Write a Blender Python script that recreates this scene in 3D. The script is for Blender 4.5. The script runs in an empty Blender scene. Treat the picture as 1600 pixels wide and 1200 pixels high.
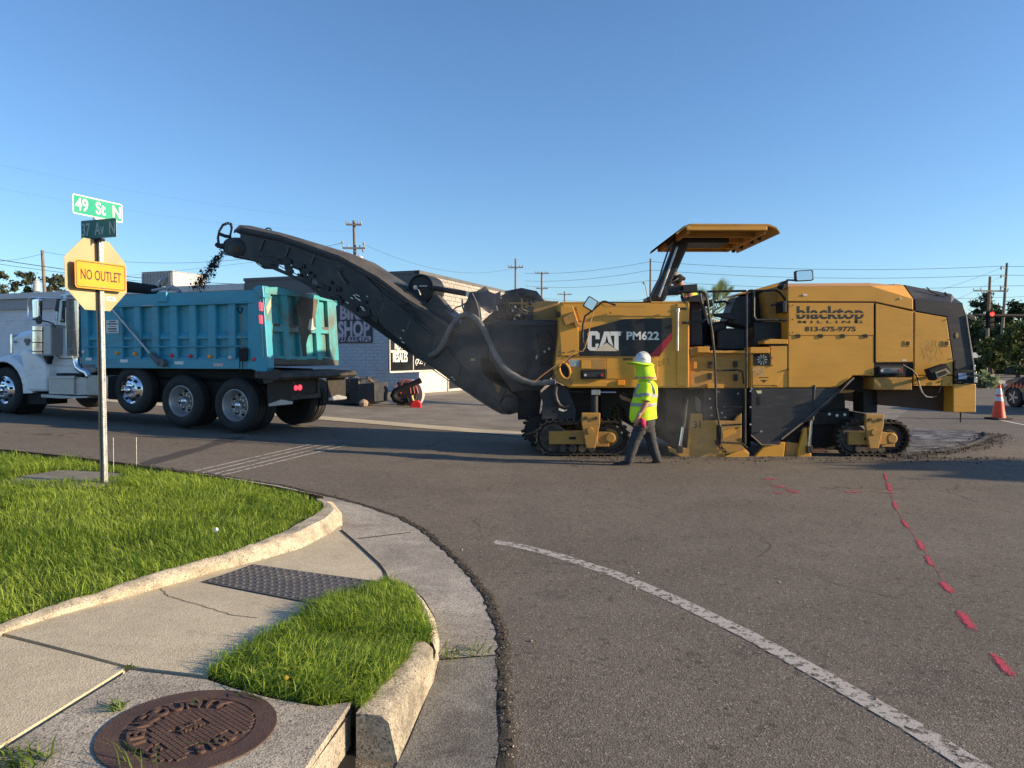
import bpy, bmesh, math, random
import numpy as np
from mathutils import Vector, Matrix
from mathutils.geometry import delaunay_2d_cdt
random.seed(7); rng = np.random.default_rng(7)
R = math.radians
S = bpy.context.scene
C = S.collection

# ---------------------------------------------------------------- camera, sky, sun, exposure
CAM_H, PITCH, FPX = 1.7, R(2.14), 1150.0
cam = bpy.data.cameras.new('camera'); cam_o = bpy.data.objects.new('camera', cam); C.objects.link(cam_o)
cam.sensor_width = 36; cam.lens = 36*FPX/1600; cam.clip_start = .05; cam.clip_end = 3000
cam_o.location = (0, 0, CAM_H); cam_o.rotation_euler = (R(90)-PITCH, 0, 0)
S.camera = cam_o
SUN_EL, SUN_AZ = R(16.5), R(8.5)          # azimuth: degrees towards the camera from +X
w = bpy.data.worlds.new('World'); S.world = w; w.use_nodes = True
nt = w.node_tree; nt.nodes.clear()
sky = nt.nodes.new('ShaderNodeTexSky'); sky.sky_type = 'NISHITA'; sky.sun_disc = False
sky.sun_elevation = SUN_EL; sky.sun_rotation = R(90)+SUN_AZ
sky.air_density = 1.0; sky.dust_density = .35; sky.ozone_density = 3.5
bg = nt.nodes.new('ShaderNodeBackground'); bg.inputs[1].default_value = .107
wo = nt.nodes.new('ShaderNodeOutputWorld')
tint = nt.nodes.new('ShaderNodeMix'); tint.data_type = 'RGBA'; tint.blend_type = 'MULTIPLY'; tint.inputs[0].default_value = 1; tint.inputs[7].default_value = (.87, 1.0, 1.12, 1)
nt.links.new(sky.outputs[0], tint.inputs[6]); nt.links.new(tint.outputs[2], bg.inputs[0]); nt.links.new(bg.outputs[0], wo.inputs[0])
sun = bpy.data.lights.new('sun', 'SUN'); sun.energy = 5.0; sun.angle = R(.5); sun.color = (1, .77, .50)
sun_o = bpy.data.objects.new('sun', sun); C.objects.link(sun_o)
to_sun = Vector((math.cos(SUN_EL)*math.cos(SUN_AZ), -math.cos(SUN_EL)*math.sin(SUN_AZ), math.sin(SUN_EL)))
sun_o.rotation_euler = to_sun.to_track_quat('Z', 'Y').to_euler(); sun_o.location = to_sun*40
S.view_settings.view_transform = 'Standard'; S.view_settings.look = 'None'
S.view_settings.exposure = 0.8; S.view_settings.gamma = 1; S.view_settings.use_curve_mapping = False
S.cycles.max_bounces = 6; S.cycles.transparent_max_bounces = 12

# ---------------------------------------------------------------- geometry of the view
cp, sp = math.cos(PITCH), math.sin(PITCH)
def ray(px, py):
    u = (600-py)/FPX
    return Vector(((px-800)/FPX, cp+sp*u, -sp+cp*u))
def z0(x, y=0):                           # street surface: nearly level, rising gently to the left
    t = -x
    s = (t+math.sqrt(t*t+.3))/2
    return .037*min(s, 13.0)
def G(px, py, h=0.0):                     # pixel -> point on the street surface (+ h, a number or a function of x, y)
    d = ray(px, py); k = (CAM_H)/max(1e-4, -d.z)
    for _ in range(40):
        x, y = d.x*k, d.y*k
        hh = h(x, y) if callable(h) else h
        k2 = (CAM_H-z0(x, y)-hh)/max(1e-4, -d.z)
        k = .5*k+.5*k2
    return Vector((d.x*k, d.y*k, CAM_H+d.z*k))
class Frame:                              # s along a (to the right), t along n (away), z up
    def __init__(f, O, a):
        f.O = Vector((O[0], O[1], 0)); f.a = Vector((a[0], a[1], 0)).normalized(); f.n = Vector((-f.a.y, f.a.x, 0))
    def P(f, s, t, z): return f.O+f.a*s+f.n*t+Vector((0, 0, z))
    def px(f, x, y, t=0.0):
        d = ray(x, y); o = Vector((0, 0, CAM_H))
        k = (t-(o-f.O).dot(f.n))/d.dot(f.n); p = o+d*k
        return ((p-f.O).dot(f.a), p.z)
    def W(f, x, y, t=0.0):
        s, z = f.px(x, y, t); return f.P(s, t, z)

# ---------------------------------------------------------------- mesh builder
class MB:
    def __init__(m): m.v = []; m.f = []
    def add(m, vs, fs):
        b = len(m.v); m.v += [tuple(p) for p in vs]; m.f += [tuple(b+i for i in f) for f in fs]; return m
    def box(m, fr, s0, s1, t0, t1, za, zb):
        q = [fr.P(s, t, z) for z in (za, zb) for s, t in ((s0, t0), (s1, t0), (s1, t1), (s0, t1))]
        return m.add(q, [(3, 2, 1, 0), (4, 5, 6, 7), (0, 1, 5, 4), (1, 2, 6, 5), (2, 3, 7, 6), (3, 0, 4, 7)])
    def prism(m, fr, sz, t0, t1):         # outline (s, z) swept in depth
        a = sum(sz[i][0]*sz[(i+1) % len(sz)][1]-sz[(i+1) % len(sz)][0]*sz[i][1] for i in range(len(sz)))
        if a < 0: sz = sz[::-1]
        n = len(sz); q = [fr.P(s, t0, z) for s, z in sz]+[fr.P(s, t1, z) for s, z in sz]
        return m.add(q, [tuple(range(n)), tuple(range(2*n-1, n-1, -1))]+[(i, i+n, (i+1) % n+n, (i+1) % n) for i in range(n)])
    def pp(m, fr, pts, t0, t1):           # outline in pixels of the photo, placed on the plane t0
        return m.prism(fr, [fr.px(x, y, t0) for x, y in pts], t0, t1)
    def rect(m, fr, x0, y0, x1, y1, t0, t1):
        return m.pp(fr, [(x0, y0), (x1, y0), (x1, y1), (x0, y1)], t0, t1)
    def tube(m, pts, r, seg=8, close=False):
        pts = [Vector(p) for p in pts]; n = len(pts); rs = r if isinstance(r, (list, tuple)) else [r]*n
        up = None; rings = []
        for i, p in enumerate(pts):
            d = ((pts[min(i+1, n-1)]-p).normalized() if i < n-1 else Vector((0, 0, 0)))+((p-pts[i-1]).normalized() if i else Vector((0, 0, 0)))
            if d.length < 1e-6: d = Vector((0, 0, 1))
            d.normalize()
            if up is None:
                up = Vector((0, 0, 1)) if abs(d.z) < .9 else Vector((1, 0, 0))
            e1 = (up-d*up.dot(d)).normalized(); up = e1; e2 = d.cross(e1)
            rings.append([p+(e1*math.cos(2*math.pi*k/seg)+e2*math.sin(2*math.pi*k/seg))*rs[i] for k in range(seg)])
        vs = [q for r_ in rings for q in r_]
        fs = [(i*seg+k, i*seg+(k+1) % seg, (i+1)*seg+(k+1) % seg, (i+1)*seg+k) for i in range(n-1) for k in range(seg)]
        fs += [tuple(range(seg-1, -1, -1)), tuple(range((n-1)*seg, n*seg))]
        return m.add(vs, fs)
    def cyl(m, p0, p1, r0, r1=None, seg=16):
        return m.tube([p0, p1], [r0, r0 if r1 is None else r1], seg)
    def lathe(m, c, ax, prof, seg=24, cap=True): # prof: (distance along ax, radius)
        ax = Vector(ax).normalized(); c = Vector(c)
        e1 = ax.orthogonal().normalized(); e2 = ax.cross(e1); n = len(prof)
        vs = [c+ax*h+(e1*math.cos(2*math.pi*k/seg)+e2*math.sin(2*math.pi*k/seg))*max(r, 1e-4) for h, r in prof for k in range(seg)]
        fs = [(i*seg+k, i*seg+(k+1) % seg, (i+1)*seg+(k+1) % seg, (i+1)*seg+k) for i in range(n-1) for k in range(seg)]
        if cap: fs += [tuple(range(seg-1, -1, -1)), tuple(range((n-1)*seg, n*seg))]
        return m.add(vs, fs)
    def loft(m, rings, cap=True):
        n = len(rings[0]); vs = [q for r_ in rings for q in r_]
        fs = [(i*n+k, i*n+(k+1) % n, (i+1)*n+(k+1) % n, (i+1)*n+k) for i in range(len(rings)-1) for k in range(n)]
        if cap: fs += [tuple(range(n-1, -1, -1)), tuple(range((len(rings)-1)*n, len(rings)*n))]
        return m.add(vs, fs)
    def strip(m, rows):                   # rows of equal length -> quads
        n = len(rows[0]); vs = [q for r_ in rows for q in r_]
        return m.add(vs, [(i*n+k, i*n+k+1, (i+1)*n+k+1, (i+1)*n+k) for i in range(len(rows)-1) for k in range(n-1)])
    def mesh(m, name, mat):
        me = bpy.data.meshes.new(name); me.from_pydata(m.v, [], m.f); me.validate()
        bm = bmesh.new(); bm.from_mesh(me); bmesh.ops.recalc_face_normals(bm, faces=bm.faces)
        if name.endswith(('_mark', '_marking', '_joint', '_crack', '_edge')) and sum(f.normal.z*f.calc_area() for f in bm.faces) < 0: bmesh.ops.reverse_faces(bm, faces=bm.faces)
        bm.to_mesh(me); bm.free()
        if mat: me.materials.append(mat)
        return me
    def obj(m, name, mat, parent=None, smooth=False, bevel=0.0, kind=None, label=None):
        me = m.mesh(name, mat); o = bpy.data.objects.new(name, me); C.objects.link(o)
        if smooth: shade(me, R(40))
        if bevel:
            b = o.modifiers.new('bevel', 'BEVEL'); b.width = bevel; b.segments = 2; b.limit_method = 'ANGLE'; b.angle_limit = R(35)
        if parent is not None: adopt(o, parent)
        if kind: o['kind'] = kind
        if label: o['label'] = label
        return o
def shade(me, ang):
    me.polygons.foreach_set('use_smooth', [True]*len(me.polygons))
    me.set_sharp_from_angle(angle=ang)
def root_of(o):
    while o.parent: o = o.parent
    return o
def adopt(o, parent):
    o.parent = parent
    o.matrix_parent_inverse = Matrix.Translation(-parent.location) if parent.parent is None else Matrix.Identity(4)
    if parent.parent is not None: o.matrix_parent_inverse = Matrix.Identity(4)
def thing(name, label, cat, loc, group=None):
    o = bpy.data.objects.new(name, None); C.objects.link(o); o.location = loc; o.empty_display_size = .2
    o['label'] = label; o['category'] = cat
    if group: o['group'] = group
    return o
def tag(o, label=None, cat=None, group=None, kind=None):
    if label: o['label'] = label
    if cat: o['category'] = cat
    if group: o['group'] = group
    if kind: o['kind'] = kind
    return o
def copy_tree(o, parent=None, loc=None):
    c = o.copy(); C.objects.link(c)
    if parent is not None: c.parent = parent
    if loc is not None: c.location = loc
    for ch in list(o.children): copy_tree(ch, c)
    return c
def npmesh(name, V, F3, mat, tint=None):  # fast triangle mesh
    me = bpy.data.meshes.new(name)
    me.vertices.add(len(V)); me.vertices.foreach_set('co', np.asarray(V, np.float32).ravel())
    nf = len(F3); me.loops.add(nf*3); me.polygons.add(nf)
    me.polygons.foreach_set('loop_start', np.arange(0, nf*3, 3, dtype=np.int32))
    me.loops.foreach_set('vertex_index', np.asarray(F3, np.int32).ravel())
    me.update(calc_edges=True)
    if tint is not None:
        a = me.attributes.new('tint', 'FLOAT', 'POINT'); a.data.foreach_set('value', np.asarray(tint, np.float32))
    me.materials.append(mat)
    return me
def text_mesh(body, size, bold=0.0, depth=.002, spacing=1.0, align='CENTER', shear=0.0):
    cu = bpy.data.curves.new('lettering', 'FONT'); cu.body = body; cu.size = size; cu.offset = bold; cu.extrude = depth
    cu.space_character = spacing; cu.align_x = align; cu.align_y = 'CENTER'; cu.shear = shear; cu.resolution_u = 3
    o = bpy.data.objects.new('lettering', cu); C.objects.link(o)
    me = bpy.data.meshes.new_from_object(o.evaluated_get(bpy.context.evaluated_depsgraph_get()))
    bpy.data.objects.remove(o); bpy.data.curves.remove(cu)
    return me
def lettering(body, fr, s, t, z, width, height, mat, parent, bold=0.0, name='lettering', slant=0.0, depth=.0015, spacing=1.0):
    """flat print, fitted to width x height, centred at (s, z) on the plane t of fr, facing -n"""
    me = text_mesh(body, 1.0, bold, 0.001, spacing)
    co = np.empty(len(me.vertices)*3, np.float32); me.vertices.foreach_get('co', co); co = co.reshape(-1, 3)
    lo, hi = co.min(0), co.max(0); c = (lo+hi)/2
    x = (co[:, 0]-c[0])/(hi[0]-lo[0])*width; y = (co[:, 1]-c[1])/(hi[1]-lo[1])*height; x = x+y*slant
    d = np.sign(co[:, 2])*depth
    A = np.array(fr.a); N = np.array(fr.n); O = np.array(fr.P(s, t, z))
    W = O+np.outer(x, A)+np.outer(y, (0, 0, 1))-np.outer(d, N)
    me.vertices.foreach_set('co', W.astype(np.float32).ravel()); me.update()
    me.materials.clear(); me.materials.append(mat); me.name = name
    o = bpy.data.objects.new(name, me); C.objects.link(o)
    if parent is not None: adopt(o, parent)
    return o
def sheet(name, xy, hf, mat, step=1.0, holes=(), skirt=0.0, kind=None, parent=None, extra=()):
    """triangulated surface over an outline (world xy), height = z0 + hf(x, y)"""
    P = [Vector((p[0], p[1])) for p in xy]
    # resample the outline
    Q = []
    for i, p in enumerate(P):
        q = P[(i+1) % len(P)]; n = max(1, int((q-p).length/step))
        Q += [p.lerp(q, k/n) for k in range(n)]
    nb = len(Q); edges = [(i, (i+1) % nb) for i in range(nb)]
    xs = [p.x for p in Q]; ys = [p.y for p in Q]
    gx = np.arange(min(xs), max(xs), step); gy = np.arange(min(ys), max(ys), step)
    pts = Q+[Vector((x+random.uniform(-.1, .1)*step, y+random.uniform(-.1, .1)*step)) for x in gx for y in gy]
    vs, es, fs, ov, oe, of = delaunay_2d_cdt(pts, edges, [list(range(nb))], 1, 1e-5)
    H = hf if callable(hf) else (lambda x, y: hf)
    m = MB(); m.v = [(p.x, p.y, z0(p.x, p.y)+H(p.x, p.y)) for p in vs]; m.f = [tuple(f) for f in fs]
    if skirt:
        top = [(p.x, p.y, z0(p.x)+H(p.x, p.y)) for p in Q]
        m.strip([top+[top[0]], [(x, y, z-skirt) for x, y, z in top+[top[0]]]])
    me = bpy.data.meshes.new(name); me.from_pydata(m.v, [], m.f)
    bm = bmesh.new(); bm.from_mesh(me); bmesh.ops.recalc_face_normals(bm, faces=bm.faces)
    up = sum(f.normal.z*f.calc_area() for f in bm.faces)
    if up < 0: bmesh.ops.reverse_faces(bm, faces=bm.faces)
    bm.to_mesh(me); bm.free()
    me.materials.append(mat); o = bpy.data.objects.new(name, me); C.objects.link(o)
    if kind: o['kind'] = kind
    if parent is not None: adopt(o, parent)
    return o

# ---------------------------------------------------------------- materials
def newmat(name):
    m = bpy.data.materials.new(name); m.use_nodes = True; nt = m.node_tree
    return m, nt, nt.nodes['Principled BSDF']
def node(nt, t, **kw):
    n = nt.nodes.new(t)
    for k, v in kw.items():
        if k in ('operation', 'blend_type', 'data_type', 'feature', 'distance', 'noise_dimensions', 'bands_direction', 'wave_type', 'clamp_result'): setattr(n, k, v)
        else: n.inputs[k].default_value = v
    return n
def mixc(nt, fac, a, b, mode='MIX'):
    n = nt.nodes.new('ShaderNodeMix'); n.data_type = 'RGBA'; n.blend_type = mode
    for sock, v in ((n.inputs[0], fac), (n.inputs[6], a), (n.inputs[7], b)):
        if hasattr(v, 'is_output'): nt.links.new(v, sock)
        elif isinstance(v, (tuple, list)): sock.default_value = (*v[:3], 1)
        else: sock.default_value = v
    return n.outputs[2]
def ramp(nt, src, a, b, lo=0.0, hi=1.0):
    n = nt.nodes.new('ShaderNodeMapRange'); nt.links.new(src, n.inputs[0])
    n.inputs[1].default_value = a; n.inputs[2].default_value = b; n.inputs[3].default_value = lo; n.inputs[4].default_value = hi
    return n.outputs[0]
def coords(nt, scale=(1, 1, 1)):
    t = nt.nodes.new('ShaderNodeTexCoord'); mp = nt.nodes.new('ShaderNodeMapping'); mp.inputs['Scale'].default_value = scale
    nt.links.new(t.outputs['Object'], mp.inputs[0]); return mp.outputs[0]
def noise(nt, vec, scale, detail=3, rough=.55, dist=0.0):
    n = nt.nodes.new('ShaderNodeTexNoise'); nt.links.new(vec, n.inputs['Vector'])
    n.inputs['Scale'].default_value = scale; n.inputs['Detail'].default_value = detail; n.inputs['Roughness'].default_value = rough
    n.inputs['Distortion'].default_value = dist
    return n.outputs[0]
def bumpn(nt, bsdf, h, strength, dist):
    b = nt.nodes.new('ShaderNodeBump'); b.inputs['Strength'].default_value = strength; b.inputs['Distance'].default_value = dist
    nt.links.new(h, b.inputs['Height']); nt.links.new(b.outputs[0], bsdf.inputs['Normal'])
def paint(name, col, rough=.45, metal=0.0, var=.12, scale=1.5, dirt=None, amt=.4, dscale=2.0, streak=(1, 1, 1), bump=.05, bscale=60, coat=0.0, lo=.52, hi=.68):
    m, nt, b = newmat(name); v = coords(nt); vs = coords(nt, streak)
    n1 = noise(nt, v, scale, 4); c = mixc(nt, ramp(nt, n1, .3, .7), tuple(x*(1-var) for x in col), tuple(min(1, x*(1+var)) for x in col))
    rr = ramp(nt, n1, .3, .7, max(0.02, rough-.08), min(1, rough+.12))
    if dirt:
        n2 = noise(nt, vs, dscale, 8, .65, .3); f = ramp(nt, n2, lo, hi, 0, amt); c = mixc(nt, f, c, dirt)
        n3 = noise(nt, vs, dscale*9, 4, .6); f3 = ramp(nt, n3, .62, .72, 0, amt*.6); c = mixc(nt, f3, c, tuple(x*.6 for x in dirt))
    nt.links.new(c, b.inputs['Base Color']); nt.links.new(rr, b.inputs['Roughness']); b.inputs['Metallic'].default_value = metal
    b.inputs['Coat Weight'].default_value = coat
    if bump: bumpn(nt, b, noise(nt, v, bscale, 3), bump, .01)
    return m
YEL = paint('machine_yellow_paint', (.64, .315, .040), .38, 0, .08, 1.2, (.26, .16, .06), .30, 1.6, (1, 1, 9), .06, 40, lo=.5, hi=.8)
YELD = paint('machine_yellow_dusty', (.44, .235, .052), .7, 0, .14, 2, (.17, .12, .065), .6, 7, (1, 1, 2), .2, 60, lo=.45, hi=.8)
BLK = paint('black_machine_paint', (.010, .011, .014), .5, 0, .3, 2, (.05, .046, .042), .45, 3, (1, 1, 3), .1, 50)
CHR_ = paint('charcoal_machine_paint', (.022, .024, .029), .55, 0, .25, 2, (.07, .066, .06), .55, 3, (1, 1, 6), .12, 50)
CONV = paint('conveyor_black_steel', (.010, .0105, .014), .42, 0, .35, 2, (.055, .05, .045), .5, 3.5, (1, 1, 1), .2, 40)
EDGE = paint('dusty_steel_edge', (.085, .078, .07), .7, 0, .3, 6, (.16, .145, .125), .7, 8, bump=.2)
COVER = paint('dusty_black_canvas', (.060, .056, .054), .7, 0, .3, 2, (.11, .10, .09), .6, 3, (1, 1, 1), .3, 30)
TRK = paint('track_steel', (.055, .045, .038), .65, .3, .35, 8, (.16, .12, .085), .8, 9, (1, 1, 1), .4, 90, lo=.45)
TRKD = paint('dark_undercarriage', (.022, .019, .017), .75, 0, .3, 5, (.07, .055, .04), .6, 5, (1, 1, 1), .3, 50)
BRN = paint('rusty_brown_plate', (.075, .035, .016), .7, 0, .25, 2, (.03, .018, .012), .6, 3, (1, 1, 2), .2, 40)
STEEL = paint('bare_steel', (.50, .49, .47), .35, .9, .15, 6, (.15, .13, .1), .3, 5)
CHROME = paint('chrome', (.82, .82, .84), .12, 1, .05, 6, (.3, .27, .22), .15, 5, bump=0)
RUB = paint('tyre_rubber', (.017, .017, .018), .75, 0, .25, 5, (.05, .045, .04), .5, 6, (1, 1, 1), .1, 60)
HOSE = paint('grey_hose', (.15, .145, .14), .8, 0, .3, 8, (.03, .03, .03), .7, 9, (1, 1, 1), .5, 60)
HOSEB = paint('black_hose', (.02, .02, .022), .5, 0, .2, 8)
TUBE = paint('black_handrail', (.02, .02, .022), .35, .2, .3, 6, (.30, .27, .22), .4, 14, lo=.55)
BLUE = paint('truck_blue_paint', (.045, .31, .43), .42, 0, .12, 1.0, (.075, .15, .17), .7, 1.2, (1, 1, 3), .06, 30, lo=.5, hi=.75)
TAIL = paint('tailgate_turquoise_paint', (.055, .33, .37), .5, 0, .12, 1.5, (.13, .12, .10), .9, 1.3, (1, 1, .5), .08, 30, lo=.52, hi=.66)
TARRY = paint('asphalt_stained_steel', (.05, .043, .037), .8, 0, .3, 4, (.14, .115, .09), .7, 3, (1, 1, 1), .5, 30)
WHT = paint('truck_white_paint', (.78, .80, .82), .3, 0, .06, 1.5, (.35, .33, .3), .4, 2, (1, 1, 2), .03, 30, coat=.3)
ALU = paint('dull_aluminium', (.42, .42, .42), .45, .6, .1, 4, (.2, .19, .17), .4, 4)
GALV = paint('galvanised_steel', (.46, .47, .48), .42, .65, .15, 30, (.25, .25, .24), .3, 12)
DARK = paint('shadowy_black_rubber', (.008, .008, .009), .8, 0, .2, 5)
FABR = paint('fabric_black', (.012, .012, .014), .9, 0, .2, 5)
REDP = paint('red_plastic', (.55, .02, .02), .4); REDP2 = paint('red_decal', (.36, .015, .03), .4)
AMB = paint('amber_plastic', (.85, .30, .02), .3); LETW = paint('white_print', (.72, .72, .70), .5, dirt=(.4, .38, .35), amt=.3); LETB = paint('black_print', (.022, .020, .018), .5)
def glassy(name, col, rough=.06, spec=.8):
    m, nt, b = newmat(name); b.inputs['Base Color'].default_value = (*col, 1); b.inputs['Roughness'].default_value = rough
    b.inputs['Specular IOR Level'].default_value = spec; return m
GLASS = glassy('dark_glass', (.012, .014, .017))
MIRR = glassy('mirror_glass', (.6, .62, .66), .03); MIRR.node_tree.nodes['Principled BSDF'].inputs['Metallic'].default_value = 1
def emis(name, col, e):
    m, nt, b = newmat(name); b.inputs['Base Color'].default_value = (*col, 1); b.inputs['Emission Color'].default_value = (*col, 1)
    b.inputs['Emission Strength'].default_value = e; b.inputs['Roughness'].default_value = .3; return m
TAILL = emis('lit_tail_lamp', (1, .06, .09), 1.0); REDL = emis('red_traffic_lamp', (1, .03, .02), 3.0)
LENS = paint('clear_lens', (.6, .6, .58), .12, 0, .1, 20); LENSR = paint('red_lens', (.6, .03, .04), .2)

def asphalt_nodes(nt, dark=1.0):
    v = coords(nt)
    big = noise(nt, v, .35, 4, .6); mid = noise(nt, v, 2.2, 5, .6)
    c = mixc(nt, ramp(nt, big, .35, .65), tuple(x*dark for x in (.140, .122, .100)), tuple(x*dark for x in (.190, .165, .136)))
    c = mixc(nt, ramp(nt, noise(nt, coords(nt, (.25, 1, 1)), .9, 5, .7, .6), .40, .68, 0, .55), c, tuple(x*dark for x in (.205, .182, .155)))
    c = mixc(nt, ramp(nt, noise(nt, v, .8, 3, .5, 1.5), .62, .72, 0, .45), c, tuple(x*dark for x in (.075, .064, .055)))
    c = mixc(nt, ramp(nt, mid, .35, .7, 0, .5), c, tuple(x*dark for x in (.120, .103, .085)))
    vo = nt.nodes.new('ShaderNodeTexVoronoi'); vo.inputs['Scale'].default_value = 125; nt.links.new(v, vo.inputs['Vector'])
    sep = nt.nodes.new('ShaderNodeSeparateColor'); nt.links.new(vo.outputs['Color'], sep.inputs[0])
    c = mixc(nt, ramp(nt, sep.outputs[0], .0, 1, 0, .95), mixc(nt, 1.0, c, (.60, .60, .60), 'MULTIPLY'), mixc(nt, 1.0, c, (1.24, 1.23, 1.2), 'MULTIPLY'))
    sp_ = ramp(nt, sep.outputs[1], .955, .965); c = mixc(nt, sp_, c, (.32, .29, .24))
    vo2 = nt.nodes.new('ShaderNodeTexVoronoi'); vo2.inputs['Scale'].default_value = 30; vo2.feature = 'F1'; nt.links.new(v, vo2.inputs['Vector'])
    sep2 = nt.nodes.new('ShaderNodeSeparateColor'); nt.links.new(vo2.outputs['Color'], sep2.inputs[0])
    c = mixc(nt, ramp(nt, sep2.outputs[0], .9, 1.0, 0, .45), c, (.03, .025, .022))
    h = nt.nodes.new('ShaderNodeMath'); h.operation = 'ADD'; nt.links.new(vo.outputs['Distance'], h.inputs[0]); nt.links.new(noise(nt, v, 45, 4, .7), h.inputs[1])
    return v, c, h.outputs[0]
def asphalt(name, dark=1.0, cracks=True):
    m, nt, b = newmat(name); v, c, h = asphalt_nodes(nt, dark)
    if cracks:
        vd = nt.nodes.new('ShaderNodeVectorMath'); vd.operation = 'ADD'; nt.links.new(v, vd.inputs[0])
        nn = nt.nodes.new('ShaderNodeTexNoise'); nn.inputs['Scale'].default_value = 1.5; nt.links.new(v, nn.inputs['Vector'])
        sc = nt.nodes.new('ShaderNodeVectorMath'); sc.operation = 'SCALE'; sc.inputs['Scale'].default_value = .9; nt.links.new(nn.outputs['Color'], sc.inputs[0]); nt.links.new(sc.outputs[0], vd.inputs[1])
        vc = nt.nodes.new('ShaderNodeTexVoronoi'); vc.feature = 'DISTANCE_TO_EDGE'; vc.inputs['Scale'].default_value = .28; nt.links.new(vd.outputs[0], vc.inputs['Vector'])
        f = ramp(nt, vc.outputs['Distance'], .0, .006, 1, 0)
        g = nt.nodes.new('ShaderNodeMath'); g.operation = 'MULTIPLY'; nt.links.new(f, g.inputs[0]); nt.links.new(ramp(nt, noise(nt, v, .5, 2), .5, .6, 0, .7), g.inputs[1])
        c = mixc(nt, g.outputs[0], c, (.02, .018, .016))
    nt.links.new(c, b.inputs['Base Color']); b.inputs['Roughness'].default_value = .93; b.inputs['Specular IOR Level'].default_value = .25
    bumpn(nt, b, h, .55, .004); return m
ASPH = asphalt('road_asphalt')
def marking(name, col, cover, scale=14, soft=.12, dist=0.0, dark=1.0):
    m, nt, b = newmat(name); v, c, h = asphalt_nodes(nt, dark)
    n = noise(nt, v, scale, 6, .75, dist); c = mixc(nt, .92, c, col); nt.links.new(ramp(nt, n, cover, cover+soft, 1, 0), b.inputs['Alpha'])
    nt.links.new(c, b.inputs['Base Color']); b.inputs['Roughness'].default_value = .85; bumpn(nt, b, h, .4, .003); return m
def concrete(name, col, stain, speck=.5, stain_amt=.7, sc=1.3):
    m, nt, b = newmat(name); v = coords(nt)
    n1 = noise(nt, v, sc, 6, .65, .4); c = mixc(nt, ramp(nt, n1, .38, .68), col, stain if stain_amt > .9 else tuple(col[i]*(1-stain_amt)+stain[i]*stain_amt for i in range(3)))
    n2 = noise(nt, v, 9, 6, .7); c = mixc(nt, ramp(nt, n2, .45, .75, 0, .55), c, stain)
    vo = nt.nodes.new('ShaderNodeTexVoronoi'); vo.inputs['Scale'].default_value = 130; nt.links.new(v, vo.inputs['Vector'])
    sep = nt.nodes.new('ShaderNodeSeparateColor'); nt.links.new(vo.outputs['Color'], sep.inputs[0])
    c = mixc(nt, ramp(nt, sep.outputs[0], 0, 1, 0, speck), mixc(nt, 1.0, c, (.72, .72, .72), 'MULTIPLY'), mixc(nt, 1.0, c, (1.4, 1.38, 1.33), 'MULTIPLY'))
    c = mixc(nt, ramp(nt, sep.outputs[2], .94, .96, 0, speck), c, (.12, .10, .085))
    nt.links.new(c, b.inputs['Base Color']); b.inputs['Roughness'].default_value = .9; b.inputs['Specular IOR Level'].default_value = .25
    hh = nt.nodes.new('ShaderNodeMath'); hh.operation = 'ADD'; nt.links.new(n2, hh.inputs[0]); nt.links.new(vo.outputs['Distance'], hh.inputs[1])
    bumpn(nt, b, hh.outputs[0], .4, .004); return m
CONC = concrete('sidewalk_concrete', (.66, .58, .42), (.42, .36, .25), .35, .5)
CONCW = concrete('weathered_speckled_concrete', (.42, .385, .32), (.17, .15, .125), 1.0, .7, 2)
KERBC = concrete('kerb_concrete', (.52, .465, .365), (.16, .14, .11), .9, .75, 5)
GUTC = concrete('gutter_concrete', (.40, .375, .33), (.17, .155, .135), 1.0, .7, 1.6)
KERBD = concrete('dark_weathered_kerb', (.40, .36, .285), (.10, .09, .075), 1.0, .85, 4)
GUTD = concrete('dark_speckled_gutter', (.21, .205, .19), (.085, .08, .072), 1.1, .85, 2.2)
DIRT = concrete('dark_joint_dirt', (.05, .04, .03), (.02, .017, .014), .6)
def leafmat(name, dark, light, trans=.25, straw=None):
    m, nt, b = newmat(name); a = nt.nodes.new('ShaderNodeAttribute'); a.attribute_name = 'tint'
    c = mixc(nt, a.outputs['Fac'], dark, light)
    if straw: c = mixc(nt, ramp(nt, a.outputs['Fac'], .90, .97), c, straw)
    nt.links.new(c, b.inputs['Base Color']); b.inputs['Roughness'].default_value = .55
    b.inputs['Specular IOR Level'].default_value = .3
    t = nt.nodes.new('ShaderNodeBsdfTranslucent'); nt.links.new(mixc(nt, 1.0, c, (1.1, 1.25, .6), 'MULTIPLY'), t.inputs[0])
    mx = nt.nodes.new('ShaderNodeMixShader'); mx.inputs[0].default_value = trans
    nt.links.new(b.outputs[0], mx.inputs[1]); nt.links.new(t.outputs[0], mx.inputs[2]); nt.links.new(mx.outputs[0], nt.nodes['Material Output'].inputs[0]); return m
GRASS = leafmat('lawn_grass_blades', (.095, .175, .016), (.44, .54, .09), .42, (.48, .42, .20))
# ================================================================ THE SETTING
U_ = Vector((-.937, .35)).normalized()            # the side street runs this way (to the left and away)
T = Frame((-4.7, 13.9), (-U_.x, -U_.y))            # truck frame: near rear corner of the tipper body
B = Frame((-3.9, 31.0), (-U_.x, -U_.y))            # shop corner: shaded front wall on t=0, s<0
BS = Frame((-3.9, 31.0), (-U_.y, U_.x)); BS.a = Vector((.35, .937, 0)).normalized(); BS.n = Vector((-BS.a.y, BS.a.x, 0))   # sunny side wall: plane t=0, s>0 goes away
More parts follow.
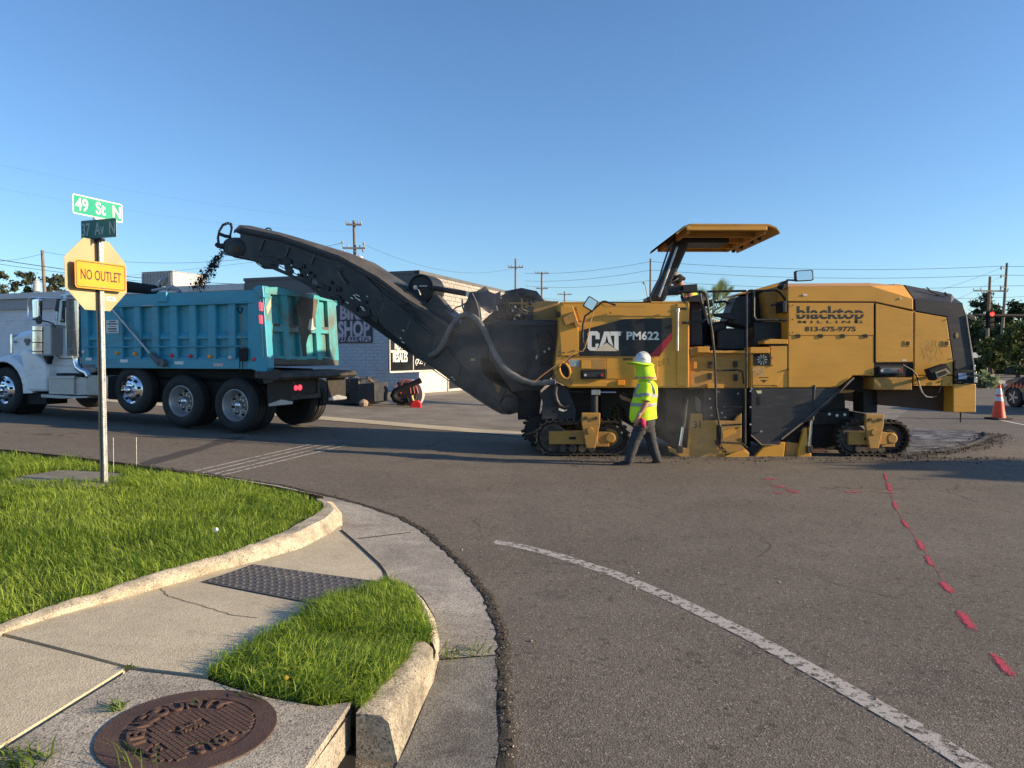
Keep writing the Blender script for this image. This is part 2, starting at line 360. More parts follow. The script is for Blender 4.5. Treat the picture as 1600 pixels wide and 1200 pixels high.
# far ground and road
m, nt, b = newmat('far_ground'); v = coords(nt)
nt.links.new(mixc(nt, ramp(nt, noise(nt, v, .05, 5), .4, .6), (.075, .085, .035), (.16, .14, .10)), b.inputs['Base Color']); b.inputs['Roughness'].default_value = .95
gm = MB(); gm.add([(-900, -300, -.25), (900, -300, -.25), (900, 1500, -.25), (-900, 1500, -.25)], [(0, 1, 2, 3)])
tag(gm.obj('ground', m), kind='structure')
sheet('road', [(-60, -6), (60, -6), (90, 30), (90, 75), (-60, 75)], 0.0, ASPH, 1.5, kind='structure')

# --- milled patch behind the machine, with its cut edge and loose crumbs
m, nt, b = newmat('milled_asphalt'); v = coords(nt); v2 = coords(nt, (1.2, 9, 1))
wv = noise(nt, v2, 1.4, 6, .7, 1.2); c = mixc(nt, ramp(nt, wv, .50, .58), (.020, .019, .022), (.42, .41, .40))
c = mixc(nt, ramp(nt, noise(nt, v, 5, 6, .7), .45, .62, 0, .75), c, (.035, .034, .036)); nt.links.new(c, b.inputs['Base Color']); b.inputs['Roughness'].default_value = .8
bumpn(nt, b, noise(nt, coords(nt, (4, 40, 1)), 2, 3), .8, .02)
arc = [(1380, 669), (1420, 670), (1470, 671), (1515, 673), (1536, 677), (1540, 681), (1530, 688), (1505, 696), (1470, 702), (1430, 707), (1380, 712)]
sheet('milled_surface', [G(*p).xy for p in arc], .004, m, .25, kind='structure')
edge = MB(); ea = [G(*p) for p in [(1536, 677), (1541, 682), (1531, 689.5), (1506, 698), (1471, 704.5), (1430, 709.5), (1380, 714)]]
rows = []
for i, p in enumerate(ea):
    n_ = 14
    if i < len(ea)-1:
        for k in range(n_):
            q = p.lerp(ea[i+1], k/n_); rows.append(q+Vector((random.uniform(-.03, .03), random.uniform(-.03, .03), 0)))
edge.strip([[p+Vector((0, .05, .006)), p+Vector((0, .03, .035)), p+Vector((0, -.04, .04)), p+Vector((0, -.12, .006))] for p in rows])
tag(edge.obj('milled_edge', TRKD), kind='structure')

# --- street far side: pale gutter, gravel lot
def gline(a, b, n=2): return [G(*a).xy, G(*b).xy]
LOTM = concrete('lot_gravel', (.25, .225, .185), (.13, .115, .095), 1.0, .8, .9)
P1, P2 = G(500, 656).xy, G(836, 683).xy; dr = (P2-P1).normalized(); nrm = Vector((-dr.y, dr.x))
A0, A1 = P1-dr*45, P2+dr*1.5
sheet('gutter_far', [A0, A1, A1+nrm*.75, A0+nrm*.75], .010, GUTC if False else CONC, 1.5, kind='structure')
sheet('gravel_lot', [A0+nrm*.75, A1+nrm*.75, A1+nrm*.75+dr*5+nrm*2.5, A1+dr*9+nrm*30, A0+nrm*40], .006, LOTM, 1.5, kind='structure')
m = concrete('lot_pavement_pale', (.42, .37, .30), (.3, .265, .21), .3, .4, 1)
sheet('sidewalk_far', [G(640, 622).xy, G(700, 617).xy, G(790, 607).xy, G(790, 601).xy, G(700, 605).xy, G(645, 612).xy], .012, m, 1, kind='structure')
# --- right: median kerb and the far road's markings
KW = paint('white_road_paint', (.62, .60, .55), .8, dirt=(.25, .22, .2), amt=.6, dscale=3)
m_ = MB()
def ribbon(pts, wid, h=.012, taper=False):
    P = [Vector(p) for p in pts]; rows = []
    for i, p in enumerate(P):
        d = (P[min(i+1, len(P)-1)]-P[max(i-1, 0)]); d.z = 0; d.normalize(); n = Vector((-d.y, d.x, 0))*wid/2
        rows.append([p-n+Vector((0, 0, h)), p+n+Vector((0, 0, h))])
    return rows
def densify(P, step=.4):
    out = []
    for a, b in zip(P, P[1:]):
        n = max(1, int((b-a).length/step)); out += [a.lerp(b, k/n) for k in range(n)]
    return out+[P[-1]]
def marks(name, pts, wid, mat, h=.004):
    P = densify([G(*p) for p in pts]); P = [Vector((p.x, p.y, z0(p.x))) for p in P]
    return tag(MB().strip(ribbon(P, wid, h)).obj(name, mat), kind='structure')
mk = sheet('kerb_median', [G(1480, 592).xy, G(1526, 596).xy, G(1576, 608).xy, G(1700, 628).xy, G(1720, 620).xy, G(1580, 600).xy, G(1526, 589.5).xy, G(1480, 587).xy], .14, CONC, 1, skirt=.2, kind='structure')
marks('road_marking', [(1530, 588), (1600, 592.5), (1700, 598)], .25, KW, .008)
marks('road_marking', [(1530, 582.5), (1600, 585), (1700, 588)], .3, KW, .008)
marks('road_marking', [(1565, 657), (1600, 664), (1720, 688)], .10, KW)

# --- white edge line sweeping through the foreground
WORN = marking('worn_white_line', (.44, .41, .37), .50, 16, .10)
WORN2 = marking('faint_white_line', (.52, .49, .44), .49, 10, .16)
marks('road_marking', [(771, 847), (800, 851), (870, 868), (960, 897), (1060, 940), (1170, 993), (1290, 1059), (1420, 1133), (1510, 1190), (1600, 1250)], .125, WORN)
for a, b_ in (((283, 741), (487, 694)), ((300, 743), (505, 694)), ((318, 745), (522, 695)), ((330, 747), (540, 696))):
    marks('road_marking', [a, b_], .05, WORN2)
marks('road_marking', [(1405, 769.5), (1355, 767), (1320, 765)], .02, paint('orange_line', (.5, .28, .18), .8))
def spraymat(name, col, dens=1.0):
    m, nt, b = newmat(name); v, c, h = asphalt_nodes(nt); at_ = nt.nodes.new('ShaderNodeAttribute'); at_.attribute_name = 'tint'
    n = noise(nt, v, 24, 6, .8); n2 = noise(nt, v, 110, 2, .6)
    s1 = nt.nodes.new('ShaderNodeMath'); s1.operation = 'MULTIPLY_ADD'; nt.links.new(at_.outputs['Fac'], s1.inputs[0]); s1.inputs[1].default_value = .55*dens; nt.links.new(n, s1.inputs[2])
    s2 = nt.nodes.new('ShaderNodeMath'); s2.operation = 'MULTIPLY_ADD'; nt.links.new(n2, s2.inputs[0]); s2.inputs[1].default_value = .35; nt.links.new(s1.outputs[0], s2.inputs[2])
    c = mixc(nt, .9, c, col); nt.links.new(ramp(nt, s2.outputs[0], .97, 1.12), b.inputs['Alpha']); nt.links.new(c, b.inputs['Base Color']); b.inputs['Roughness'].default_value = .9; bumpn(nt, b, h, .5, .004); return m
PINK = spraymat('red_spray_paint', (.50, .035, .085)); PINK2 = spraymat('faded_red_spray_paint', (.42, .05, .08), .8)
def spray(pts, wid, mat=PINK):
    P = densify([G(*p) for p in pts], .05); rows = []; T_ = []
    for i, p in enumerate(P):
        d = P[min(i+1, len(P)-1)]-P[max(i-1, 0)]; d.z = 0; d.normalize(); n = Vector((-d.y, d.x, 0)); f = min(i, len(P)-1-i)/max(1, (len(P)-1)/2)
        rows.append([Vector((p.x, p.y, z0(p.x)+.004))+n*wid*.78*k for k in (-1, -.5, 0, .5, 1)]); T_ += [min(1, f*1.8)*k for k in (0, .6, 1, .6, 0)]
    o = MB().strip(rows).obj('spray_mark', mat); a_ = o.data.attributes.new('tint', 'FLOAT', 'POINT'); a_.data.foreach_set('value', T_); return tag(o, kind='structure')
for a, b_, wd in (((1381, 736), (1387, 754), .05), ((1386, 750), (1393, 773), .075), ((1396, 781), (1402, 799), .055), ((1408, 809), (1421, 829), .05), ((1432, 839), (1445, 865), .07), ((1445, 865), (1459, 889), .06),
                  ((1468, 904), (1492, 933), .085), ((1494, 948), (1527, 993), .08), ((1545, 1014), (1590, 1067), .075), ((1612, 1090), (1652, 1132), .08)): spray([a, b_], wd)
for pts, wd in (([(1188, 752), (1205, 748), (1228, 752)], .19), ([(1196, 758), (1215, 760), (1236, 765)], .20), ([(1199, 767), (1213, 770), (1228, 774)], .17), ([(1220, 762), (1238, 767), (1250, 774)], .18), ([(1312, 770), (1335, 769), (1358, 770)], .17), ([(1379, 730), (1400, 795), (1440, 852), (1480, 915), (1530, 992), (1590, 1066)], .016), ([(1376, 771), (1392, 771), (1402, 774)], .07)): spray(pts, wd, PINK2)
def blob(name, pts, mat, h=.005): return sheet(name, [G(*p).xy for p in pts], h, mat, .3, kind='structure')
TAR = marking('tar_stain', (.045, .038, .034), .62, 4, .1)
blob('tar_stain', [(218, 724), (240, 716), (262, 711), (285, 704), (310, 699), (330, 691), (345, 685), (385, 682), (370, 689), (335, 697), (322, 702), (290, 712), (255, 722), (232, 729)], TAR, .003)
# dark ragged seam where asphalt meets the gutter, and a raised lip of asphalt
E = [(-160, 692), (0, 704), (120, 716), (250, 732), (360, 747), (440, 760), (505, 775), (560, 789), (620, 809), (660, 832), (700, 868), (735, 905), (757, 940), (770, 975), (779, 1005), (774, 1035), (777, 1060), (775, 1110), (779, 1160), (778, 1200), (782, 1290), (790, 1420)]
EG = densify([G(*p) for p in E], .06)
lip = MB()
rows = []
for i, p in enumerate(EG):
    d = EG[min(i+1, len(EG)-1)]-EG[max(i-1, 0)]; d.z = 0; d.normalize(); n = Vector((d.y, -d.x, 0))*-1
    j = random.uniform(-.018, .018); z = z0(p.x)
    q = p+n*j
    rows.append([Vector(((q-n*.02).x, (q-n*.02).y, z+.002)), Vector(((q+n*.01).x, (q+n*.01).y, z+.011)), Vector(((q+n*(.035+random.uniform(0, .02))).x, (q+n*.04).y, z+.010)), Vector(((q+n*.075).x, (q+n*.075).y, z+.001))])
DASPH = asphalt('dark_broken_asphalt', .36, False)
tag(lip.strip(rows).obj('asphalt_edge', DASPH), kind='structure')

# --- corner: gutter apron
def hs(x, y):                                       # sidewalk surface above the street
    t = (y-3.35)/(5.6-3.35); t = max(0, min(1, t)); t = t*t*(3-2*t)
    u = max(0, min(1, (y-5.6)/2.0))
    return .20-.15*t-.035*u
inner = [(-160, 697), (0, 708), (120, 721), (245, 738), (350, 753), (430, 767), (500, 783), (528, 799), (536, 830), (560, 852), (590, 880), (607, 905), (640, 916), (662, 936), (680, 966), (686, 1000), (685, 1030), (682, 1054), (660, 1110), (638, 1165), (622, 1194), (600, 1240), (560, 1330), (500, 1420)]
GUT = sheet('gutter', [G(*p).xy for p in E]+[G(*p).xy for p in inner[::-1]], .006, GUTC, .4, kind='structure')
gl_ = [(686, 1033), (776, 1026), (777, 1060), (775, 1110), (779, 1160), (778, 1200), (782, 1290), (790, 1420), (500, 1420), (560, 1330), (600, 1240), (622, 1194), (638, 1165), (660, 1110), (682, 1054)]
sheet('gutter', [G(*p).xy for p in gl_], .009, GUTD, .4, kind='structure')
# weathered seams across the gutter
for a, b_ in (((560, 843), (642, 833)), ((686, 1033), (776, 1026))):
    marks('gutter_joint', [a, b_], .02, DIRT, .009)
# dirt bed under walks and lawn
LAWN = [(-260, 1054), (0, 975), (70, 949), (150, 926), (235, 898), (310, 877), (380, 856), (440, 833), (484, 809), (503, 796), (503, 786), (470, 772), (430, 762), (357, 750), (280, 739), (205, 731), (94, 716), (0, 706), (-160, 694), (-500, 670), (-700, 1000)]
SOIL = concrete('lawn_soil', (.075, .060, .035), (.04, .045, .02), .6)
def hl(x, y): return .23-.09*max(0, min(1, (y-3.5)/2))+.02*max(0, min(1, (y-5.5)/3))
LG = [G(*p, hl).xy for p in LAWN]
sheet('lawn', LG, lambda x, y: hl(x, y)-.03, SOIL, .4, skirt=.2, kind='structure')
WEDGE = [(324, 1052), (370, 1018), (420, 990), (480, 955), (540, 930), (604, 906), (642, 922), (661, 949), (669, 983), (672, 1001), (646, 1006), (634, 1033), (590, 1078), (563, 1106), (552, 1094), (500, 1100), (430, 1088), (365, 1070)]
def hw(x, y): return min(.20, hs(x, y)+.015)
WG = [G(*p, hw).xy for p in WEDGE]
sheet('grass_verge', WG, lambda x, y: hw(x, y)-.012, SOIL, .15, skirt=.1, kind='structure')
# walk: base of dark dirt, then separate slabs with open joints
walk = tag(thing('sidewalk', 'pale concrete sidewalk slabs ramping down to the gutter', 'sidewalk', (-1.5, 4.2, 0)), kind='structure')
del walk['category']; 
def slab(pts, h, mat, skirt=.12, inset=.008, st=.25, label=None):
    Q = [G(*p, h).xy for p in pts]; c = sum(Q, Vector((0, 0)))/len(Q)
    Q = [q+(c-q).normalized()*inset for q in Q]
    o = sheet('slab', Q, h, mat, st, skirt=skirt, parent=walk)
    if label: o['label'] = label
    return o
slab([(-200, 1010), (0, 984), (90, 951), (180, 924), (325, 882), (395, 858), (465, 832), (528, 806), (536, 829), (562, 852), (592, 880), (606, 906), (575, 917), (530, 933), (480, 958), (420, 992), (370, 1020), (322, 1056), (200, 1042), (0, 989), (-200, 935)][1:-1], hs, CONC)
slab([(-420, 900), (0, 992), (198, 1044), (0, 1167), (-300, 1400)], hs, CONC)
slab([(-420, 1450), (-280, 1400), (0, 1172), (202, 1046), (322, 1060), (365, 1074), (430, 1091), (500, 1103), (551, 1096), (480, 1200), (380, 1345)], hs, CONCW, .25, label='speckled grey slab around the manhole cover')
slab([(380, 1346), (480, 1201), (440, 1330), (300, 1420)], hs, CONCW)
wb = [(-260, 1010), (0, 990), (195, 925), (383, 872), (530, 812), (536, 829), (592, 880), (604, 906), (480, 955), (370, 1020), (555, 1095), (480, 1195), (330, 1340), (-350, 1400)]
sheet('sidewalk_bed', [G(*p, hs).xy for p in wb], lambda x, y: hs(x, y)-.03, DIRT, .3, kind='structure')
# crack lines over the ramp slab
def crack(pts, wid=.006):
    P = []
    for p in pts: q = G(*p, hs); P.append(q)
    P = densify(P, .03); P = [p+Vector((random.uniform(-.008, .008), random.uniform(-.008, .008), .003)) for p in P]
    return tag(MB().strip(ribbon(P, wid, 0)).obj('sidewalk_crack', DIRT), kind='structure')
crack([(250, 920), (262, 932), (285, 938), (318, 948), (360, 960), (400, 966)])
# expansion strip: black rubber between ramp and gutter
P = densify([G(*p, hs) for p in [(533, 829), (545, 839), (560, 852), (576, 867), (592, 882), (600, 893), (606, 907)]], .1)
tag(MB().strip(ribbon(P, .022, .006)).obj('expansion_joint', DARK), kind='structure')

# kerbs lofted from stations (inner top, outer top, foot)
def kerb(name, st, mat, hI, bevel=.012):
    rows = []
    S_ = []
    for (a, ha), (b_, hb), (c_, hc) in st:
        S_.append((G(*a, ha), G(*b_, hb), G(*c_, hc)))
    fine = []
    for A, B_ in zip(S_, S_[1:]):
        n = max(1, int((B_[1]-A[1]).length/.07))
        fine += [[A[i].lerp(B_[i], k/n) for i in range(3)] for k in range(n)]
    fine.append(list(S_[-1]))
    for A in fine:
        j = Vector((random.uniform(-.004, .004), random.uniform(-.004, .004), random.uniform(-.006, .004)))
        I, O_, F_ = A; back = I-Vector((0, 0, .2)); e = (O_-F_)
        d = (O_-I); L = d.length
        rows.append([back, I+j, O_-d.normalized()*min(.035, L*.4)+j, O_-Vector((0, 0, 1))*min(.03, max(.001, e.z*.3))+j, F_, F_-Vector((0, 0, .15))])
    m = MB(); m.strip(rows); n = len(rows[0])
    m.f.append(tuple(range(n))); m.f.append(tuple(range(len(m.v)-1, len(m.v)-n-1, -1)))
    return tag(m.obj(name, mat, smooth=True), kind='structure')
kerb('kerb', [(((590, 905), .03), ((606, 905), .025), ((607, 907), .01)), (((640, 922), .10), ((655, 925), .10), ((661, 937), 0)), (((659, 950), .14), ((672, 954), .14), ((680, 967), 0)),
              (((667, 983), .16), ((680, 984), .16), ((687, 1002), 0)), (((672, 1000), .17), ((682, 1010), .17), ((686, 1032), 0))], KERBC, 0)
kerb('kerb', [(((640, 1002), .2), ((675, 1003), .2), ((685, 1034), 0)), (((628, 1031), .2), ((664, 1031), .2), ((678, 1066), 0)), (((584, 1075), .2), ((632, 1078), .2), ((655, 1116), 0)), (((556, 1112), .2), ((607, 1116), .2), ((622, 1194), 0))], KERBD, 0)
# back kerb between lawn and walk
def hsk(x, y): return hs(x, y)
bk = [((-200, 1040), (-190, 1050), (-185, 1062)), ((0, 974), (0, 982), (2, 990)), ((70, 948), (80, 953), (84, 964)), ((150, 925), (165, 928), (170, 940)), ((235, 897), (255, 899), (262, 915)), ((310, 876), (325, 878), (333, 893)), ((380, 855), (393, 858), (400, 877)),
      ((440, 832), (460, 836), (470, 857)), ((485, 808), (510, 812), (518, 832)), ((505, 795), (527, 797), (535, 820)), ((505, 786), (521, 788), (534, 802)), ((495, 780), (508, 779), (520, 784))]
kst = []
for i, (a, b_, c_) in enumerate(bk):
    pc = G(*c_, hs); hh = hs(pc.x, pc.y); rise = hl(pc.x, pc.y)-hh+.004
    if i >= 9: hh = .012; rise = hl(pc.x, pc.y)-hh
    kst.append(((a, hh+rise), (b_, hh+rise), (c_, hh)))
kerb('kerb', kst, KERBC, 0)
# far side kerb along the lawn
fk = [((x, y-3), (x, y-1), (x, y+0)) for x, y in [(505, 783), (430, 767), (350, 753), (245, 738), (120, 721), (0, 708), (-160, 697)]]
rowsK = []
for a, b_, c_ in fk:
    p = G(*c_, 0.0); z = z0(p.x); o = Vector((.25, -.97, 0))
    k_ = min(1, (505-a[0])/160+.05); rowsK.append([p+o*.34+Vector((0, 0, .12)), p+o*.12+Vector((0, 0, .07)), p+Vector((0, 0, .03+.02*k_)), Vector((p.x, p.y, z-.05))])
tag(MB().strip(rowsK).obj('kerb', KERBC), kind='structure')
# old concrete pad near the sign post
PADC = concrete('old_pad_concrete', (.24, .225, .19), (.12, .11, .09), .8, .7, 2)
sheet('concrete_pad', [G(*p, .2).xy for p in [(5, 744), (45, 735), (95, 728), (165, 731), (208, 735), (192, 743), (150, 752), (60, 753)]], .150, PADC, .3, skirt=.1, kind='structure')
# storm inlet, a dark hole under the slab edge
tag(MB().add([G(*p, .012) for p in [(524, 1182), (552, 1158), (556, 1196), (540, 1250), (480, 1270)]], [(0, 1, 2, 3, 4)]).obj('storm_inlet', DARK), kind='structure')

# --- manhole cover with lettering cast in relief
def hp(x, y): return hs(x, y)
MC = G(296, 1139, hs); CAST = paint('cast_iron_brown', (.085, .048, .036), .7, .15, .2, 8, (.13, .075, .055), .5, 12, bump=.4, bscale=120)
mh = thing('manhole_cover', 'round rusty brown cast iron manhole cover set in the sidewalk', 'manhole cover', MC)
def HZ(x, y): return z0(x)+hs(x, y)
rimR = .325
f_ = Frame((0, 0), (1, 0))
slx = (HZ(MC.x+.2, MC.y)-HZ(MC.x-.2, MC.y))/.4; sly = (HZ(MC.x, MC.y+.2)-HZ(MC.x, MC.y-.2))/.4
def onplate(x, y, z=0): return Vector((MC.x+x, MC.y+y, MC.z+slx*x+sly*y+z))
def ring(r0, r1, z_a, z_b, n=64):
    m = MB(); rows = []
    for k in range(n+1):
        a = 2*math.pi*k/n; c_, s_ = math.cos(a), math.sin(a)
        rows.append([onplate(r0*c_, r0*s_, 0), onplate(r0*c_, r0*s_, z_b), onplate(r1*c_, r1*s_, z_b), onplate(r1*c_, r1*s_, 0)])
    return m.strip(rows)
ring(.245, rimR, 0, .006).obj('frame_ring', CAST, mh)
dk = MB(); dk.add([onplate(.244*math.cos(2*math.pi*k/48), .244*math.sin(2*math.pi*k/48), .003) for k in range(48)], [tuple(range(48))]); dk.obj('disc', CAST, mh)
ca, sa = math.cos(R(-38)), math.sin(R(-38))
def rot(x, y): return (x*ca-y*sa, x*sa+y*ca)
rb = MB()
for i in range(-11, 12):
    for j in range(-11, 12):
        x, y = i*.020, j*.020
        r_ = math.hypot(x, y)
        if r_ > .236: continue
        if abs(x) < .040 and abs(y) < .075: continue
        th = math.degrees(math.atan2(y, x)) % 360
        if r_ > .142 and (108 < th < 300 or -32 < ((th+180) % 360)-180 < 32): continue
        for (w_, h_) in ((.0085, .0085),):
            q = [rot(x-w_, y-h_), rot(x+w_, y-h_), rot(x+w_, y+h_), rot(x-w_, y+h_)]
            rb.add([onplate(*p, .003) for p in q]+[onplate(p[0], p[1], .008) for p in q], [(4, 5, 6, 7), (0, 1, 5, 4), (1, 2, 6, 5), (2, 3, 7, 6), (3, 0, 4, 7)])
rb.obj('tread_square', CAST, mh, kind='stuff')
def platext(body, size, fx, name='lettering', bold=.01):
    me = text_mesh(body, size, bold, .003); co = np.empty(len(me.vertices)*3, np.float32); me.vertices.foreach_get('co', co); co = co.reshape(-1, 3)
    out = []
    for x, y, z in co:
        X, Y = fx(x, y); X, Y = rot(X, Y); out.append(tuple(onplate(X, Y, .008+z*1.6)))
    me.vertices.foreach_set('co', np.array(out, np.float32).ravel()); me.update(); me.materials.clear(); me.materials.append(CAST); me.name = name
    o = bpy.data.objects.new(name, me); C.objects.link(o); adopt(o, mh); return o
def arcf(r, th0, inward=False):
    def f(x, y):
        if inward: a = th0+x/r; rr = r-y; return (rr*math.cos(a), rr*math.sin(a))
        a = th0-x/r; rr = r+y; return (rr*math.cos(a), rr*math.sin(a))
    return f
platext('COUNTY', .085, arcf(.192, R(160)), bold=.002)
platext('PINELLAS', .085, arcf(.192, R(246), True), bold=.002)
platext('2015', .075, arcf(.185, R(0), False), bold=.002)
platext('ELLIS\nTAMPA', .030, lambda x, y: (-y, x), bold=.001)

# --- tactile warning mat with domes
mq = [(316, 910), (395, 883), (601, 911), (503, 947)]; mp = [G(*p, hs) for p in mq]
MATM = paint('tactile_mat_grey', (.088, .084, .082), .7, 0, .12, 4, (.18, .165, .13), .5, 3, bump=.1)
mat_o = thing('tactile_mat', 'dark grey tactile warning mat with rows of domes on the ramp', 'tactile mat', sum(mp, Vector())/4)
b_ = MB(); up = Vector((0, 0, .012)); rows_ = []
for i in range(13):
    rows_.append([])
    for j in range(13):
        p = (mp[0].lerp(mp[1], i/12)).lerp(mp[3].lerp(mp[2], i/12), j/12); rows_[-1].append(Vector((p.x, p.y, HZ(p.x, p.y)+.008)))
b_.strip(rows_); b_.obj('mat_sheet', MATM, mat_o)
ln = (mp[3]-mp[0]).length; wd_ = (mp[1]-mp[0]).length; dm = MB(); nj = int(ln/.062); ni = int(wd_/.062)
for i in range(ni):
    for j in range(nj):
        p = (mp[0].lerp(mp[1], (i+.5)/ni)).lerp(mp[3].lerp(mp[2], (i+.5)/ni), (j+.5)/nj); z = HZ(p.x, p.y)+.008
        k = 8; ra, rb_ = .015, .009
        dm.add([(p.x+ra*math.cos(a), p.y+ra*math.sin(a), z) for a in [2*math.pi*q/k for q in range(k)]]+[(p.x+rb_*math.cos(a), p.y+rb_*math.sin(a), z+.007) for a in [2*math.pi*q/k for q in range(k)]],
               [tuple(range(k, 2*k))]+[(q, (q+1) % k, (q+1) % k+k, q+k) for q in range(k)])
dm.obj('dome', MATM, mat_o, kind='stuff')

# --- grass blades
def in_poly(x, y, poly):
    ins = np.zeros(len(x), bool); n = len(poly)
    for i in range(n):
        x1, y1 = poly[i]; x2, y2 = poly[(i+1) % n]
        c_ = ((y1 > y) != (y2 > y)) & (x < (x2-x1)*(y-y1)/((y2-y1) if y2 != y1 else 1e-9)+x1); ins ^= c_
    return ins
def z0n(x):
    t = -x; return .037*np.minimum((t+np.sqrt(t*t+.3))/2, 13.0)
def vnoise(x, y, sc, seed=0):
    r = np.random.default_rng(seed); g = r.random((64, 64)); X = x*sc+17; Y = y*sc+31; i = np.floor(X).astype(int); j = np.floor(Y).astype(int); fx = X-i; fy = Y-j
    fx = fx*fx*(3-2*fx); fy = fy*fy*(3-2*fy); G_ = lambda a, b: g[a % 64, b % 64]
    return (G_(i, j)*(1-fx)+G_(i+1, j)*fx)*(1-fy)+(G_(i, j+1)*(1-fx)+G_(i+1, j+1)*fx)*fy
def grass(name, poly, n, zf, hmin, hmax, wid, mat, lean=.5, seed=1, exclude=None, densf=None):
    r = np.random.default_rng(seed); P = np.array([(p[0], p[1]) for p in poly]); lo, hi = P.min(0), P.max(0)
    x = r.uniform(lo[0], hi[0], n*2); y = r.uniform(lo[1], hi[1], n*2); k = in_poly(x, y, P)
    if exclude is not None: k &= ~in_poly(x, y, np.array([(p[0], p[1]) for p in exclude]))
    if densf is not None: k &= r.random(len(x)) < densf(x, y)
    x, y = x[k][:n], y[k][:n]; n = len(x)
    z = zf(x, y); cl = vnoise(x, y, 3.2, 5)*.6+vnoise(x, y, 9, 6)*.4
    h = (hmin+(hmax-hmin)*r.random(n)**1.6)*(.45+1.1*cl); a = r.uniform(0, 2*np.pi, n); la = a+r.normal(0, .6, n)
    cla = vnoise(x, y, 1.7, 9)*9; la = np.where(r.random(n) < .5, cla, la); L = h*r.uniform(.1, lean*2, n)
    wx, wy = -np.sin(a)*wid*r.uniform(.6, 1.3, n), np.cos(a)*wid*r.uniform(.6, 1.3, n)
    dx, dy = np.cos(la)*L, np.sin(la)*L
    V = np.empty((n, 5, 3)); B0 = np.stack([x, y, z], 1); W_ = np.stack([wx, wy, np.zeros(n)], 1)
    V[:, 0] = B0-W_; V[:, 1] = B0+W_; M_ = B0+np.stack([dx*.35, dy*.35, h*.6], 1); V[:, 2] = M_-W_*.8; V[:, 3] = M_+W_*.8
    V[:, 4] = B0+np.stack([dx, dy, h*np.clip(1-.25*(L/h)**2, .5, 1)], 1)
    base = np.arange(n)[:, None]*5; F = np.concatenate([base+[0, 1, 3], base+[0, 3, 2], base+[2, 3, 4]], 0)
    pt = vnoise(x, y, .9, 3)*.6+vnoise(x, y, 4, 13)*.4; tb = np.clip(.12+.62*r.random(n)+.7*(pt-.5), 0, 1); tt = np.repeat(tb, 5)
    o = bpy.data.objects.new(name, npmesh(name, V.reshape(-1, 3), F, mat, tt)); C.objects.link(o); return tag(o, kind='stuff')
def hln(x, y): return .23-.09*np.clip((y-3.5)/2, 0, 1)+.02*np.clip((y-5.5)/3, 0, 1)
padx = [G(*p, .17).xy for p in [(12, 743), (48, 736), (95, 730), (160, 733), (198, 736), (186, 741), (146, 747), (64, 748)]]
LGv = [G(*p, hl).xy for p in LAWN]
grass('grass', LGv, 230000, lambda x, y: z0n(x)+hln(x, y)-.035, .030, .105, .0030, GRASS, .9, 11, padx, lambda x, y: np.clip(.35+.65*(vnoise(x, y, 2.5, 8)+.35), 0, 1)*np.where((x < -6.5) | (y < 2.5), .25, 1))
def hsn(x, y):
    t = np.clip((y-3.35)/2.25, 0, 1); t = t*t*(3-2*t); return .20-.15*t-.035*np.clip((y-5.6)/2, 0, 1)
grass('grass', WG, 23000, lambda x, y: z0n(x)+np.minimum(.2, hsn(x, y)+.015)-.014, .03, .115, .0027, GRASS, .95, 12, None, lambda x, y: np.clip(.25+1.1*vnoise(x, y, 6, 41), 0, 1))
cW = sum(WG, Vector((0, 0)))/len(WG)
grass('grass', [cW+(q-cW)*1.07 for q in WG], 2600, lambda x, y: z0n(x)+np.minimum(.2, hsn(x, y))-.004, .02, .07, .0026, GRASS, 1.3, 14, None, lambda x, y: np.clip(2.2*(vnoise(x, y, 7, 43)-.45), 0, 1))
grass('grass', LGv, 9000, lambda x, y: z0n(x)+hln(x, y)-.03, .10, .19, .0028, GRASS, 1.0, 15, padx, lambda x, y: np.clip(3*(vnoise(x, y, 1.6, 44)-.4), 0, 1))
# weeds: small tufts with their own label
WEED = leafmat('weed_leaves', (.07, .12, .02), (.20, .27, .05), .3)
def weed(px, py, h, label, n=40, rad=.06, hgt=.09, seed=0, wid=.004):
    p = G(px, py, h); r = np.random.default_rng(seed); ang = np.linspace(0, 2*np.pi, 10); poly = [(p.x+rad*math.cos(a), p.y+rad*math.sin(a)) for a in ang[:-1]]
    o = grass('weed_tuft', poly, n, lambda x, y: np.full(len(x), p.z), hgt*.5, hgt, wid, WEED, 1.4, seed); tag(o, label, 'weed', None, 'thing'); return o
weed(184, 1108, hs, 'small weed tuft growing in the sidewalk joint above the manhole cover', 26, .03, .07, 21)
weed(205, 1044, hs, 'tiny weed where the two sidewalk joints meet', 14, .02, .04, 22)
weed(700, 1025, .01, 'green and brown weed at the foot of the kerb by the gutter joint', 24, .07, .10, 23)
weed(740, 1020, .01, 'thin spreading weed in the gutter joint near the asphalt edge', 16, .09, .08, 24)
weed(215, 1196, hs, 'tall thin grassy weed growing over the near rim of the manhole cover', 16, .07, .13, 25, .0025)
weed(20, 1196, hs, 'low weed patch at the bottom left corner of the sidewalk', 120, .12, .07, 26)
# trailing stems from the verge over the manhole
st = MB()
for pts in ([(382, 1057), (380, 1075), (388, 1092), (410, 1098)], [(365, 1092), (385, 1090), (402, 1096)], [(300, 1107), (305, 1104), (312, 1103)]):
    st.tube([G(*p, hs)+Vector((0, 0, .015+.02*(i == 1))) for i, p in enumerate(pts)], .0022, 5)
tag(st.obj('runner_stem', WEED), 'thin pale runner stem trailing from the verge onto the manhole cover', 'stem')
